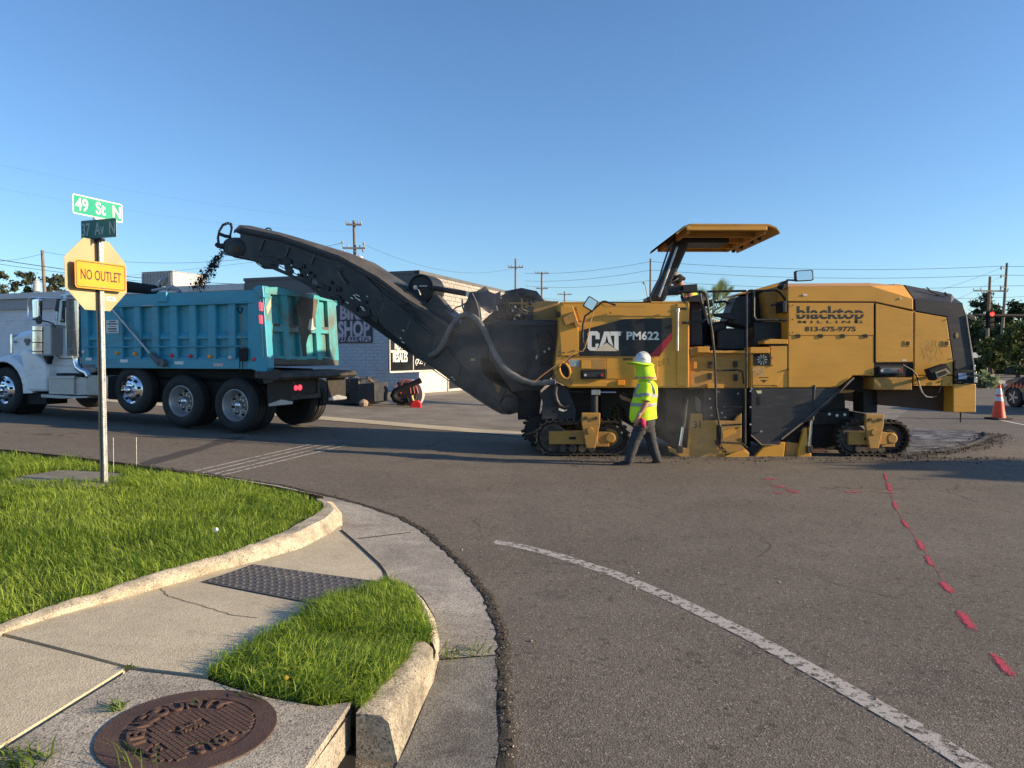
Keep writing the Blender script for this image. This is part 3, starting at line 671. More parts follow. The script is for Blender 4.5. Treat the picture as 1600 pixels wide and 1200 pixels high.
# broad leaves and a yellow flower in the verge
LEAFM = leafmat('broad_weed_leaf', (.12, .22, .03), (.12, .22, .03), .3)
fl = MB(); p = G(514, 1078, .2)
for k in range(5):
    a = k*1.26; d = Vector((math.cos(a), math.sin(a), .3))*.022; e = Vector((-math.sin(a), math.cos(a), 0))*.010; q = p+Vector((0, 0, .05))
    fl.add([q, q+d*.5+e, q+d, q+d*.5-e], [(0, 1, 2, 3)])
fl.cyl(p-Vector((0, 0, .02)), p+Vector((0, 0, .05)), .002, seg=5)
tag(fl.obj('broad_leaf_weed', LEAFM), 'bright broad-leaved weed at the near tip of the verge', 'weed')
p = G(448, 1078, .2)+Vector((0, 0, .05)); fw = MB(); fw.lathe(p, (0, -.6, 1), [(0, .003), (.006, .010), (.009, .009), (.010, .001)], 10); fw.cyl(p-Vector((0, 0, .06)), p, .0015, seg=5)
tag(fw.obj('yellow_flower', paint('flower_yellow', (.75, .42, .02), .6)), 'small yellow flower in the near edge of the verge', 'flower')
# loose crumbs: grit on the road, along the kerb and the cut edge
def crumbs(name, gen, n, smin, smax, mat, seed):
    r = np.random.default_rng(seed); P = gen(r, n); s = r.uniform(smin, smax, n)*(1+2*(r.random(n) > .93))
    T_ = np.array([(1, 1, 1), (1, -1, -1), (-1, 1, -1), (-1, -1, 1)], float)*.6; ang = r.uniform(0, 6.28, n)
    V = T_[None]*s[:, None, None]*r.uniform(.6, 1.3, (n, 4, 1)); c_, s_ = np.cos(ang), np.sin(ang)
    X = V[..., 0]*c_[:, None]-V[..., 1]*s_[:, None]; Y = V[..., 0]*s_[:, None]+V[..., 1]*c_[:, None]
    V = np.stack([X+P[:, 0:1], Y+P[:, 1:2], V[..., 2]+P[:, 2:3]], 2); b0 = np.arange(n)[:, None]*4
    F = np.concatenate([b0+[0, 1, 2], b0+[0, 3, 1], b0+[0, 2, 3], b0+[1, 3, 2]], 0)
    o = bpy.data.objects.new(name, npmesh(name, V.reshape(-1, 3), F, mat)); C.objects.link(o); return tag(o, kind='stuff')
CRUMB = paint('millings_dark', (.035, .030, .027), .9, 0, .4, 40); CRUMBL = paint('grit_pale', (.30, .26, .21), .9, 0, .3, 40)
EN = np.array([(p.x, p.y) for p in EG])
def g1(r, n):
    i = r.integers(0, len(EN), n); xy = EN[i]+r.normal(0, .022, (n, 2))+[.03, .01]; return np.column_stack([xy, z0n(xy[:, 0])+.012])
crumbs('loose_millings', g1, 3200, .002, .0045, DASPH, 31)
AN = np.array([(p.x, p.y) for p in densify(ea, .05)])
def g2(r, n):
    i = r.integers(0, len(AN), n); xy = AN[i]+np.column_stack([r.normal(.05, .22, n), -np.abs(r.normal(0, .15, n))]); return np.column_stack([xy, z0n(xy[:, 0])+.01])
crumbs('loose_millings', g2, 4200, .003, .009, CRUMB, 32)
def g3(r, n):
    x = r.uniform(.8, 11, n); y = r.uniform(-.1, .55, n)**1; return np.column_stack([x, 12.35-np.abs(r.normal(0, .35, n)), z0n(x)+.008])
crumbs('loose_millings', g3, 3600, .003, .008, CRUMB, 33)
def g4(r, n):
    y = r.uniform(3, 14, n); x = r.uniform(-.2, 1, n)*y*.75+.3; return np.column_stack([x, y, z0n(x)+.004])
crumbs('road_grit', g4, 1500, .002, .005, CRUMBL, 34)
# ================================================================ ROAD MILLING MACHINE
M = Frame((0, 12.45), (1, 0)); DW = 2.35
mm = thing('milling_machine', 'large yellow and black asphalt milling machine on crawler tracks with canopied driving stand', 'milling machine', (4.0, 13.6, 0))
def part(name, mat, build, parent=mm, bevel=.012, smooth=False, **k):
    m = MB(); build(m); return m.obj(name, mat, parent, bevel=bevel, smooth=smooth, **k)
def poly(name, mat, pts, t0, t1, parent=mm, bevel=.012, **k):
    return part(name, mat, lambda m: m.pp(M, pts, t0, t1), parent, bevel, **k)
def bolts(name, pts, t, r=.012, mat=BLK, parent=mm, dep=.012, seg=6):
    m = MB()
    for x, y in pts:
        p = M.W(x, y, t); m.cyl(p, p-Vector((0, dep, 0)), r, seg=seg)
    return m.obj(name, mat, parent, kind="stuff")
# --- bodywork
body = poly('front_body', YEL, [(874, 473), (1077, 472), (1077, 606), (890, 606), (871, 597), (866, 580), (873, 520)], 0, DW)
poly('front_top_lid', YEL, [(876, 471.5), (938, 471.5), (946, 478), (1010, 478), (1018, 471), (1077, 470.5), (1077, 473.5), (876, 474)], -.015, DW-.1, body, .006)
poly('left_fender', YELD, [(822, 470.5), (873, 470.5), (873, 501), (822, 501)], .75, DW, mm)
# panel lines and raised panels on the front body
poly('side_panel', YEL, [(876, 478), (895, 478), (903, 502), (905, 556), (877, 556), (874.5, 520)], -.018, .0, body, .008)
poly('side_panel', YEL, [(905, 504), (940, 494), (1068, 494), (1075, 480), (1075, 474), (878, 474), (884, 484), (900, 480), (906, 500)], -.012, .0, body, .006)
poly('side_panel', YEL, [(948, 560), (1028, 560), (1028, 592), (948, 592)], -.010, 0, body, .005)
poly('side_panel', YEL, [(1058, 474), (1075, 474), (1075, 603), (1058, 603)], -.030, 0, body, .008)
poly('side_panel', YELD, [(872, 576), (892, 579), (892, 604), (876, 598), (868, 590)], -.020, 0, body, .006)
poly('side_panel', YEL, [(895, 596), (950, 596), (950, 604), (892, 604)], -.022, 0, body, .006)
hole = M.W(884, 580, -.02)
def oval(m, cx, cy, rx, ry, tilt, t0, t1, n=20):
    c_, s_ = math.cos(tilt), math.sin(tilt)
    m.pp(M, [(cx+rx*math.cos(a)*c_-ry*math.sin(a)*s_, cy+rx*math.cos(a)*s_+ry*math.sin(a)*c_) for a in [2*math.pi*k/n for k in range(n)]], t0, t1)
part('oval_opening', DARK, lambda m: oval(m, 882.5, 579, 6.5, 12, -.35, -.028, 0), body, 0)
def hoop(m):
    P = [M.W(882.5+7.6*math.cos(a)*math.cos(-.35)-13*math.sin(a)*math.sin(-.35), 579+7.6*math.cos(a)*math.sin(-.35)+13*math.sin(a)*math.cos(-.35), -.03) for a in [2*math.pi*k/24 for k in range(25)]]
    m.tube(P, .018, 6)
part('opening_rim', YEL, hoop, body, 0, True)
# black brand panel with red corner
poly('name_panel', BLK, [(905, 556), (908, 516), (975, 498.5), (1050, 497), (1050, 519), (1014, 557)], -.020, -.012, body, .002)
poly('red_corner', REDP2, [(1050, 519), (1050, 529), (1030, 557), (1013, 557)], -.021, -.012, body, .001)
poly('sticker_plate', paint('sticker_grey', (.30, .36, .38), .4, dirt=(.6, .6, .6), amt=.6, dscale=20), [(889, 562), (905, 562), (905, 573), (889, 573)], -.0225, -.018, body, 0)
# lettering on the panel
def sz(x, y, t): return M.px(x, y, t)
def plates(name, polys, mat, t0, t1, parent): 
    m = MB()
    for p in polys: m.pp(M, p, t0, t1)
    return m.obj(name, mat, parent, kind="stuff")
plates('lettering', [
    [(918, 521), (922, 517.5), (933, 517.5), (937, 521), (937, 530), (930.5, 530), (930.5, 524), (924.5, 524), (924.5, 542.5), (930.5, 542.5), (930.5, 537), (936, 537), (932, 548), (922, 548), (918, 544)],
    [(944, 518), (952, 518), (958.5, 542), (950.5, 534.5), (948.2, 523.5), (945.8, 534.5), (934.5, 547.5)],
    [(953, 518), (970, 518), (970, 524.5), (966.5, 524.5), (966.5, 548), (959.8, 544), (959.8, 524.5), (954, 524.5)]], LETW, -.0235, -.019, body)
plates('logo_triangle', [[(927.5, 548.5), (948, 535.5), (965, 548.5)]], paint('logo_cream', (.66, .56, .42), .5), -.0238, -.019, body)
s_, z_ = sz(1004.5, 524.5, -.022); lettering('PM622', M, s_, -.022, z_, .55, .145, LETW, body, .028)
s_, z_ = sz(981, 561, -.012); lettering('GRADE', M, s_, -.014, z_, .17, .045, LETB, body, .03, slant=.3)
s_, z_ = sz(971.5, 519, -.022); lettering('®', M, s_, -.022, z_, .022, .022, LETW, body)
# lower recess box with headlamp
poly('lamp_recess', YELD, [(908, 561), (947, 561), (947, 577), (908, 577)], -.0305, -.01, body, .004)
poly('recess_panel', YEL, [(908.5, 563), (923, 563), (923, 576), (908.5, 576)], -.036, -.03, body, .002)
hb = poly('headlamp', DARK, [(908, 578.5), (946, 578), (946, 592), (908, 592.5)], -.07, 0, body, .006)
poly('lamp_lens', CHR_, [(911, 581.5), (943, 581), (943, 589), (911, 589.5)], -.078, -.07, hb, .003)
for x in (914.5, 940.5):
    p = M.W(x, 586, -.078); part('bulb', LENS if x < 920 else LENSR, lambda m: m.cyl(p, p-Vector((0, .01, 0)), .022, seg=12), hb, 0)
poly('marker_lamp', AMB, [(965, 594), (976.5, 594), (976.5, 602), (965, 602)], -.05, -.01, body, .006)
# bracket plate, small round lamp and mirrors at the nose
poly('folded_bracket', YELD, [(879, 497), (897, 486), (903, 505), (909, 509), (900, 512), (897, 503), (884, 508)], -.09, -.02, body, .006)
part('round_work_lamp', DARK, lambda m: m.lathe(M.W(872, 491, -.12), (0, 1, 0), [(0, .02), (0, .05), (.05, .05), (.08, .02)], 14), mm, 0, True)
def mirror(name, cx, cy, w_, h_, rotd, t, arm, lab):
    c_, s_ = math.cos(R(rotd)), math.sin(R(rotd))
    def q(k): return [(cx+dx*k*w_*c_-dy*k*h_*s_, cy+dx*k*w_*s_+dy*k*h_*c_) for dx, dy in ((-.42, -.5), (.42, -.5), (.5, -.4), (.5, .4), (.42, .5), (-.42, .5), (-.5, .4), (-.5, -.4))]
    o = part('mirror', BLK, lambda m: m.pp(M, q(1), t, t+.07), mm, .008, label=lab)
    part('mirror_glass', MIRR, lambda m: m.pp(M, q(.84), t-.004, t+.004), o, 0)
    part('mirror_arm', TUBE, lambda m: m.tube([M.W(*p, t+.04) for p in arm], .016, 8), o, 0, True)
mirror('mirror', 923, 474.5, 18, 19, 32, -.35, [(929, 483), (914, 494), (910.5, 508), (910.5, 536)], 'tilted square mirror on a bent black arm at the nose')
part('mirror_arm', TUBE, lambda m: m.tube([M.W(*p, -.25) for p in [(926, 485), (942, 471), (946, 471), (962, 477)]], .016, 8), mm, 0, True)
part('cable', paint('orange_cable', (.45, .22, .08), .6), lambda m: m.tube([M.W(*p, -.3) for p in [(928, 484), (923, 502), (919, 525), (914, 543), (910, 549), (898, 549), (888, 560), (870, 570), (848, 586), (835, 597)]], .009, 6), mm, 0, True)
part('cable', HOSEB, lambda m: m.tube([M.W(*p, -.28) for p in [(910, 510), (912, 530), (914, 545), (905, 552), (890, 560), (880, 570), (862, 583), (845, 596)]], .008, 6), mm, 0, True)
mirror('mirror', 1257, 430.5, 29, 17, -3, -.2, [(1243, 438), (1230, 437.5), (1226, 444), (1222, 453)], 'wide black framed mirror above the rear hood')
bolts('bolt', [(874, 550), (881, 551), (897, 548), (897, 555), (886, 557), (873, 556), (954, 489), (907, 502)], -.022, .014)
bolts('bolt', [(1037, 562), (1044, 562), (1037, 567), (1044, 567)], -.012, .010)
part('gas_strut', STEEL, lambda m: [m.tube([M.W(1059, 484, -.08), M.W(1058.5, 548, -.08)], .022, 10), m.cyl(M.W(1059, 482, -.09), M.W(1059, 487, -.09), .035, seg=10)], body, 0, True)
# --- middle: stand well, deck and panels
well = poly('deck_side', YELD, [(1077, 550), (1166, 550), (1166, 606.5), (1077, 606.5)], .10, DW)
poly('deck_edge', YEL, [(1110, 548.2), (1166, 548.2), (1166, 551.5), (1110, 551.5)], .0, .5, well, .004)
poly('deck_panel', YELD, [(1078, 543), (1092, 543), (1092, 553.5), (1078, 556)], .03, .3, well, .005)
poly('step_box', YEL, [(1090.5, 541.5), (1108.5, 541.5), (1108.5, 551), (1090.5, 551)], -.02, .3, well, .008)
poly('deck_panel', YELD, [(1079, 580), (1148, 580), (1148, 605), (1079, 605)], .085, .11, well, .006)
poly('deck_panel', YELD, [(1080, 557), (1146, 557), (1146, 578), (1080, 578)], .090, .11, well, .006)
for x, y in ((1110, 570), (1150, 569), (1110, 588), (1150, 590)): poly('hinge', BLK, [(x-3, y-5), (x+2.5, y-5), (x+2.5, y+5), (x-3, y+5)], .05, .09, well, .003)
poly('latch_plate', YEL, [(1084, 565), (1089, 565), (1089, 576), (1084, 576)], .075, .09, well, .002)
poly('step_box', YEL, [(1106, 600), (1131, 600), (1131, 606.5), (1106, 606.5)], -.01, .12, well, .004)
blk = poly('mid_block', YEL, [(1173, 553), (1203, 553), (1203, 540), (1231, 540), (1231, 606), (1173, 606)], 0, DW)
poly('vent_surround', YEL, [(1172.5, 542.5), (1202.5, 542.5), (1202.5, 552), (1172.5, 552)], -.05, .3, blk, .008)
poly('vent_surround', YEL, [(1203, 529.5), (1231, 530.5), (1231, 537.5), (1194, 537.5), (1194, 533)], -.03, .5, blk, .008)
poly('vent_gap', DARK, [(1200, 537.8), (1230, 537.8), (1230, 540.2), (1200, 540.2)], -.01, .4, blk, 0)
poly('vent_opening', DARK, [(1177.5, 553.5), (1203.5, 553.5), (1203.5, 571), (1177.5, 571)], -.012, .1, blk, 0)
part('fan', STEEL, lambda m: [m.pp(M, [(1191+1.5*math.cos(a-.5), 562+1.5*math.sin(a-.5)), (1191+8*math.cos(a-.12), 562+8*math.sin(a-.12)), (1191+8*math.cos(a+.12), 562+8*math.sin(a+.12))], -.016, -.013) for a in [k*math.pi/5 for k in range(10)]], blk, 0)
poly('side_panel', YEL, [(1204.5, 541), (1229, 541), (1229, 575), (1213, 602), (1176, 602), (1176, 573), (1204.5, 573)], -.010, 0, blk, .004)
bolts('bolt', [(1203.5, 545), (1203.5, 551), (1206, 559), (1206, 571), (1232, 577), (1225, 579), (1176, 604), (1207, 603), (1213, 603), (1210, 602.5)], -.014, .012)
plates('logo_triangle', [[(1186, 589.5), (1201, 589.5), (1201, 590.6), (1186, 590.6)], [(1188, 593.8), (1200, 593.8), (1196, 596), (1194, 598.3), (1192, 596)]], LETB, -.012, -.009, blk)
SCR = paint('scratched_bare_patch', (.50, .42, .30), .6)
scr = MB()
for k in range(26):
    x, y = random.uniform(1174, 1192), random.uniform(573, 588); a = random.uniform(-.9, .2); L = random.uniform(2, 6)
    scr.pp(M, [(x, y), (x+L*math.cos(a), y+L*math.sin(a)), (x+L*math.cos(a)+.7, y+L*math.sin(a)+.7), (x+.5, y+.8)], -.0118, -.0095)
scr.obj('scratch', SCR, blk, kind='stuff')
# --- rear body
rear = poly('rear_body', YEL, [(1231, 471), (1366.5, 471), (1366.5, 587), (1333, 587), (1309, 606), (1231, 606)], 0, DW)
hood = poly('hood', YEL, [(1231, 448), (1361, 447), (1366.5, 448), (1427, 467.5), (1427, 484.5), (1367, 471.5), (1231, 471)], -.012, DW)
# sloped hood shoulder: a real bevelled band rising inwards
def shoulder(m):
    a = [M.P(*[(s, -.012, z) for s, z in [M.px(x, y, -.012)]][0]) for x, y in ((1231, 448), (1361, 447), (1427, 467.5))]
    b_ = [M.P(*[(s, .28, z) for s, z in [M.px(x, y, .28)]][0]) for x, y in ((1231, 443), (1359, 442), (1412, 446.5))]
    c_ = [Vector((p.x, p.y+1.7, p.z)) for p in b_]; d_ = [Vector((p.x, p.y+.3, p.z-.12)) for p in c_]
    m.strip([a, b_, c_, d_])
part('hood_shoulder', YEL, shoulder, hood, 0)
part('hood_shadow_gap', DARK, lambda m: [m.pp(M, [(1231, 471.2), (1366.5, 471.2), (1427, 484.7), (1427, 486), (1366.5, 473), (1231, 472.6)], -.006, .01)], hood, 0)
up_ = poly('side_panel', YEL, [(1232.5, 474), (1365, 473.5), (1365, 524), (1232.5, 524)], -.016, 0, rear, .004)
poly('side_panel', YEL, [(1232.5, 525.2), (1365, 525.2), (1365, 586), (1332.5, 586), (1308.5, 604.8), (1232.5, 604.8)], -.014, 0, rear, .004)
poly('panel_gap', DARK, [(1366, 472.5), (1368, 473), (1368, 590), (1366, 590)], -.010, .01, rear, 0)
d1 = poly('rear_door', YEL, [(1368.5, 474), (1426, 487), (1426, 565.5), (1368.5, 566)], -.022, .1, rear, .005)
d2 = poly('rear_door', YEL, [(1430, 487.5), (1478.5, 496), (1488.5, 564), (1489, 586), (1429, 586)], -.020, DW, rear, .005)
poly('side_panel', YEL, [(1428, 566.5), (1428, 603), (1488.5, 603), (1488.5, 587.2), (1429, 587.2)], -.020, DW, rear, .005)
poly('panel_gap', YELD, [(1426, 485), (1430, 486), (1429, 566), (1426, 566)], -.008, .05, rear, 0)
for x in (1413, 1473.5):
    h_ = poly('latch', YEL, [(x, 532), (x+9.5, 532), (x+9.5, 541), (x, 541)], -.030, -.02, d1 if x < 1420 else d2, .003)
    poly('latch_grip', BLK, [(x+3.5, 533.5), (x+8.5, 533.5), (x+8.5, 539.5), (x+3.5, 539.5)], -.036, -.03, h_, .002)
for x in (1247.5, 1283, 1317.5, 1353):
    part('hinge', BLK, lambda m: [m.rect(M, x-5, 524.4, x+5, 525.6, -.024, 0), m.rect(M, x-2.5, 521.8, x-1, 528, -.028, 0), m.rect(M, x+1, 521.8, x+2.5, 528, -.028, 0)], rear, .002)
bolts('bolt', [(1238, 477), (1238, 499), (1238, 520), (1361, 583), (1302, 604), (1306, 604.5), (1310, 604), (1481, 499), (1485, 530), (1489, 560), (1432, 600), (1483, 600)], -.022, .011)
# company lettering
s_, z_ = sz(1297.5, 491.5, -.017); lettering('blacktop', M, s_, -.0165, z_, 1.13, .285, LETB, up_, .022)
s_, z_ = sz(1297.5, 503, -.017); lettering('M I L L I N G', M, s_, -.0165, z_, 1.09, .045, LETB, up_, .02)
s_, z_ = sz(1297.5, 514, -.017); lettering('813-675-9775', M, s_, -.0165, z_, .86, .085, LETB, up_, .03)
poly('lettering_slit', YEL, [(1244, 489.6), (1352, 489.3), (1352, 491.1), (1244, 491.4)], -.0188, -.016, up_, 0)
for (x, y, w_) in ((1410, 561.5, 6), (1255, 459.5, 6), (1406, 465, 2)): poly('sticker', LETW, [(x, y), (x+w_, y), (x+w_, y+2.5), (x, y+2.5)], -.0236, -.012, rear, 0)
# dusty scratches on the rear door
scr = MB()
for k in range(34):
    x, y = random.uniform(1440, 1466), random.uniform(530, 560); a = random.uniform(.5, 2.4); L = random.uniform(4, 14); b2 = random.uniform(-.4, .4)
    P = [(x, y), (x+L*.5*math.cos(a), y+L*.5*math.sin(a)), (x+L*.5*math.cos(a)+L*.5*math.cos(a+b2), y+L*.5*math.sin(a)+L*.5*math.sin(a+b2))]
    scr.pp(M, P+[(P[2][0]+.35, P[2][1]+.2), (P[1][0]+.45, P[1][1]+.2)], -.0212, -.019)
scr.obj('scratch', paint('dust_scratch', (.55, .36, .13), .8), d2, kind='stuff')
lr = poly('lamp_recess', DARK, [(1367.5, 567), (1426, 567), (1426, 588), (1367.5, 588)], .0, .1, rear, 0)
rl = poly('rear_lamp', CHR_, [(1374, 572.5), (1411, 572), (1411, 584.5), (1374, 585)], -.05, 0, lr, .008)
poly('lamp_lens', paint('dirty_lens', (.22, .21, .20), .3), [(1378, 575), (1408, 574.5), (1408, 582), (1378, 582.5)], -.056, -.05, rl, .003)
for x in (1378, 1406): 
    p = M.W(x, 579, -.056); part('bulb', LENS if x < 1400 else LENSR, lambda m: m.cyl(p, p-Vector((0, .01, 0)), .025, seg=12), rl, 0)
poly('lower_box', YELD, [(1365.5, 590), (1425, 590), (1425, 609.5), (1365.5, 609)], -.03, .8, mm)
ck = poly('conveyor_cheek', BRN, [(1370, 606), (1489, 603), (1489, 644), (1437, 638.5), (1371, 632.5)], .25, 1.9, mm)
s_, z_ = M.px(1476, 617, .25); lettering('31', M, s_, .245, z_, .09, .13, LETB, ck, .03)
cw = poly('rear_counterweight', YEL, [(1489.5, 600), (1525, 600), (1525, 644.5), (1489.5, 644.5)], -.03, DW, mm, .012)
cov = poly('rear_cover', CHR_, [(1429, 467), (1486, 473), (1504, 474), (1510, 490), (1522, 572), (1525, 599), (1490, 599), (1489, 560), (1479, 495), (1430, 486)], -.01, DW)
def covtop(m):
    near = [M.W(x, y, -.01) for x, y in ((1428, 467), (1486, 473), (1504, 474))]; mid = [M.W(x, y, .35) for x, y in ((1413, 445), (1487, 459.5), (1492, 466))]
    far = [Vector((p.x, p.y+1.6, p.z)) for p in mid]; dn = [Vector((p.x, p.y+.3, p.z-.25)) for p in far]
    m.strip([near, mid, far, dn]); m.strip([[near[2], near[2]-Vector((-.02, 0, .1))], [mid[2], mid[2]-Vector((-.05, 0, .2))], [far[2], far[2]-Vector((0, 0, .2))]])
part('cover_top', CHR_, covtop, cov, 0)
part('top_strap', BLK, lambda m: [m.tube([M.W(*p, .2) for p in [(1448, 449), (1455, 456), (1468, 461)]], .012, 6), m.tube([M.W(*p, .2) for p in [(1476, 457), (1480, 462)]], .02, 6)], cov, 0)
part('cover_edge', STEEL, lambda m: m.tube([M.W(*p, -.02) for p in [(1510, 492), (1514, 520), (1519, 550), (1522, 575)]], .009, 6), cov, 0, True)
oval_ = lambda m: oval(m, 1495.5, 524, 2.6, 4.4, 0, -.016, -.01)
part('round_badge', paint('badge_gold', (.32, .22, .07), .5), oval_, cov, 0)
cp_ = poly('control_panel', DARK, [(1491, 564), (1494, 563), (1495, 578), (1524, 578), (1525, 599), (1491, 599)], -.05, 0, cov, .006)
poly('display', paint('display_blue', (.16, .26, .42), .15, dirt=(.45, .55, .65), amt=.6, dscale=25), [(1497.5, 583), (1511, 583), (1511, 592.5), (1497.5, 592.5)], -.054, -.05, cp_, .001)
part('connector', CHR_, lambda m: [m.cyl(M.W(x, y, -.05), M.W(x, y, -.09), .02, seg=10) for x, y in ((1514, 572), (1514, 584), (1517, 590))], cp_, 0)
part('rear_lamp_cluster', STEEL, lambda m: [m.rect(M, 1521, 570, 1524, 579, -.05, .1), m.rect(M, 1521.5, 581, 1526, 586, -.06, .1), m.rect(M, 1522, 589, 1527, 598, -.08, .1)], mm, .005)
part('side_lamp', BLK, lambda m: [m.pp(M, [(1511, 492), (1515, 491), (1525, 494), (1527, 501), (1524, 503), (1512, 499)], .0, .2)], mm, .02)
tb = MB(); tb.pp(M, [(1451, 577.5), (1480, 568), (1487, 577), (1487, 584), (1461, 595), (1458, 594)], -.34, -.18)
rt = tb.obj('tilted_work_lamp', DARK, mm, bevel=.02)
poly('lamp_bezel', paint('bezel_tan', (.30, .24, .13), .6), [(1461, 581.5), (1478.5, 575.5), (1485.5, 583), (1465, 592)], -.352, -.34, rt, .004)
poly('lamp_lens', DARK, [(1465, 583), (1477.5, 578.5), (1481.5, 583), (1468, 589)], -.358, -.35, rt, .004)
part('lamp_arm', BLK, lambda m: m.tube([M.W(1455, 585, -.2), M.W(1455, 588, -.02)], .03, 8), rt, 0)
part('cable', HOSEB, lambda m: m.tube([M.W(*p, -.1) for p in [(1410, 570), (1425, 578), (1432, 586), (1436, 600), (1442, 616), (1452, 622), (1463, 619)]], .014, 8), mm, 0, True)
part('cable', paint('cable_grey', (.3, .28, .25), .7), lambda m: m.tube([M.W(*p, -.11) for p in [(1436, 602), (1440, 612), (1447, 620), (1457, 621)]], .010, 6), mm, 0, True)
part('cable', HOSEB, lambda m: m.tube([M.W(*p, -.05) for p in [(1472, 592), (1471, 602), (1466, 614)]], .008, 6), mm, 0, True)
part('hanging_strap', DARK, lambda m: m.tube([M.W(*p, .1) for p in [(1501, 644), (1501, 652), (1500.5, 660)]], .012, 6), mm, 0)
part('roof_item', BLK, lambda m: m.rect(M, 1383, 444, 1394, 447, .5, 1.0), mm, .01)
poly('roof_box', YEL, [(1396, 443.5), (1410, 444.5), (1410, 449), (1396, 449)], .35, 1.2, mm, .01)
# --- black lower parts
sk = poly('black_skirt', CHR_, [(1173.5, 607), (1315, 607), (1222, 686), (1214, 695), (1190, 695.5), (1173.5, 682)], -.02, .5)
bolts('bolt', [(1172.5, 611), (1172.5, 636), (1172.5, 663), (1189, 674), (1174, 607)], -.03, .018, STEEL, sk)
poly('slot', DARK, [(1184, 620), (1188, 620), (1188, 633), (1184, 633)], -.024, -.02, sk, 0)
poly('sticker', paint('sticker_yellow_pale', (.6, .62, .35), .6), [(1181, 610.5), (1190, 610), (1190, 614.5), (1184, 615)], -.024, -.02, sk, 0)
part('skirt_edge', paint('worn_edge', (.22, .17, .12), .6), lambda m: [m.tube([M.W(*p, -.03) for p in [(1221, 686), (1268, 649), (1312, 611), (1334, 590)]], .018, 6), m.tube([M.W(*p, -.03) for p in [(1173.5, 680), (1190, 695), (1214, 695)]], .009, 6)], sk, 0)
part('cable', HOSEB, lambda m: m.tube([M.W(*p, -.06) for p in [(1322, 600), (1306, 618), (1294, 631), (1280, 640), (1268, 652), (1255, 660)]], .016, 8), sk, 0, True)
poly('inner_frame', TRKD, [(1040, 607), (1173, 607), (1173, 700), (1060, 700), (1040, 690)], .45, 1.9)
poly('inner_box', BLK, [(1097, 604), (1160, 604), (1160, 656), (1099, 656), (1099, 612)], .12, .5)
bolts('bolt', [(1109, 623), (1111, 637), (1112, 649), (1122, 612), (1153, 615), (1128, 645), (1133, 652)], .11, .016, STEEL)
poly('scuffed_edge', paint('scuffed_bare_edge', (.28, .27, .26), .6), [(1089, 620), (1096, 627), (1099, 645), (1091, 643)], .30, .45, mm, 0)
cut = poly('cutter_side_plate', YELD, [(1079, 646), (1097.5, 646), (1099, 657.5), (1147, 657.5), (1152, 650), (1159, 645), (1159, 694), (1171, 708), (1170, 714), (1160, 717), (1115, 716), (1070, 716.5), (1046, 706), (1043, 697), (1056, 702), (1066, 700), (1074, 700)], .0, .06)
s_, z_ = M.px(1089, 663.5, 0); lettering('31', M, s_, -.003, z_, .12, .12, LETB, cut, .02)
poly('warning_plate', YEL, [(1129, 674), (1148, 668), (1150, 676), (1130, 686)], -.006, 0, cut, .002)
poly('lit_skid', YEL, [(1130, 714), (1150, 706), (1163, 703), (1171, 710), (1168, 716.5), (1155, 717), (1140, 716)], -.05, 0, cut, .005)
poly('rear_side_plate', YEL, [(1195, 696), (1216, 695), (1220, 691), (1227.5, 691), (1225, 714), (1200, 717), (1176, 717), (1186, 706)], .02, .1)
poly('rear_side_plate', YELD, [(1229, 690), (1249, 693), (1246, 716), (1226, 716)], .08, .2)
poly('rear_side_plate', YEL, [(1256, 669), (1261.5, 667.5), (1263, 706), (1268, 709), (1268, 716), (1246, 716.5), (1247, 705)], .02, .1)
poly('rubber_flap', DARK, [(1222, 690), (1256, 668), (1249, 693), (1228, 690)], .12, .25)
part('skid_shoe', DARK, lambda m: [m.tube([M.W(*p, .02) for p in [(1050, 708), (1060, 717), (1080, 719.5), (1130, 719.5)]], .03, 6)] and None, mm, 0)
for a, b_, t in (((1071, 640), (1062, 700), .02), ((1271, 620), (1264, 700), .02)):
    pa, pb = M.W(*a, t), M.W(*b_, t); q = pa.lerp(pb, .45)
    cy = part('hydraulic_cylinder', BLK, lambda m: m.tube([pa+Vector((0, 0, .2)), q], .045, 12), mm, 0, True)
    part('rod', CHROME, lambda m: m.tube([q, pb], .03, 12), cy, 0, True)
    part('clevis', TRKD, lambda m: m.box(Frame((0, 0), (1, 0)), pb.x-.05, pb.x+.05, pb.y-.05, pb.y+.05, pb.z-.08, pb.z+.04), cy, .01)
part('chain', DARK, lambda m: [m.tube([M.W(x, y, -.02)+Vector((.022*math.cos(a)*(k % 2), .022*math.cos(a)*((k+1) % 2), .03*math.sin(a))) for a in [q*math.pi/3 for q in range(7)]], .006, 4) for k, (x, y) in enumerate([(1118+k*2.6+6*math.sin(k*.5)*0, 690+k*2.6) for k in range(11)])], mm, 0)
poly('orange_grease_bar', paint('orange_grease', (.5, .16, .07), .6), [(1270, 702), (1289, 701), (1290, 706), (1270, 707)], .05, .2, mm, .006)
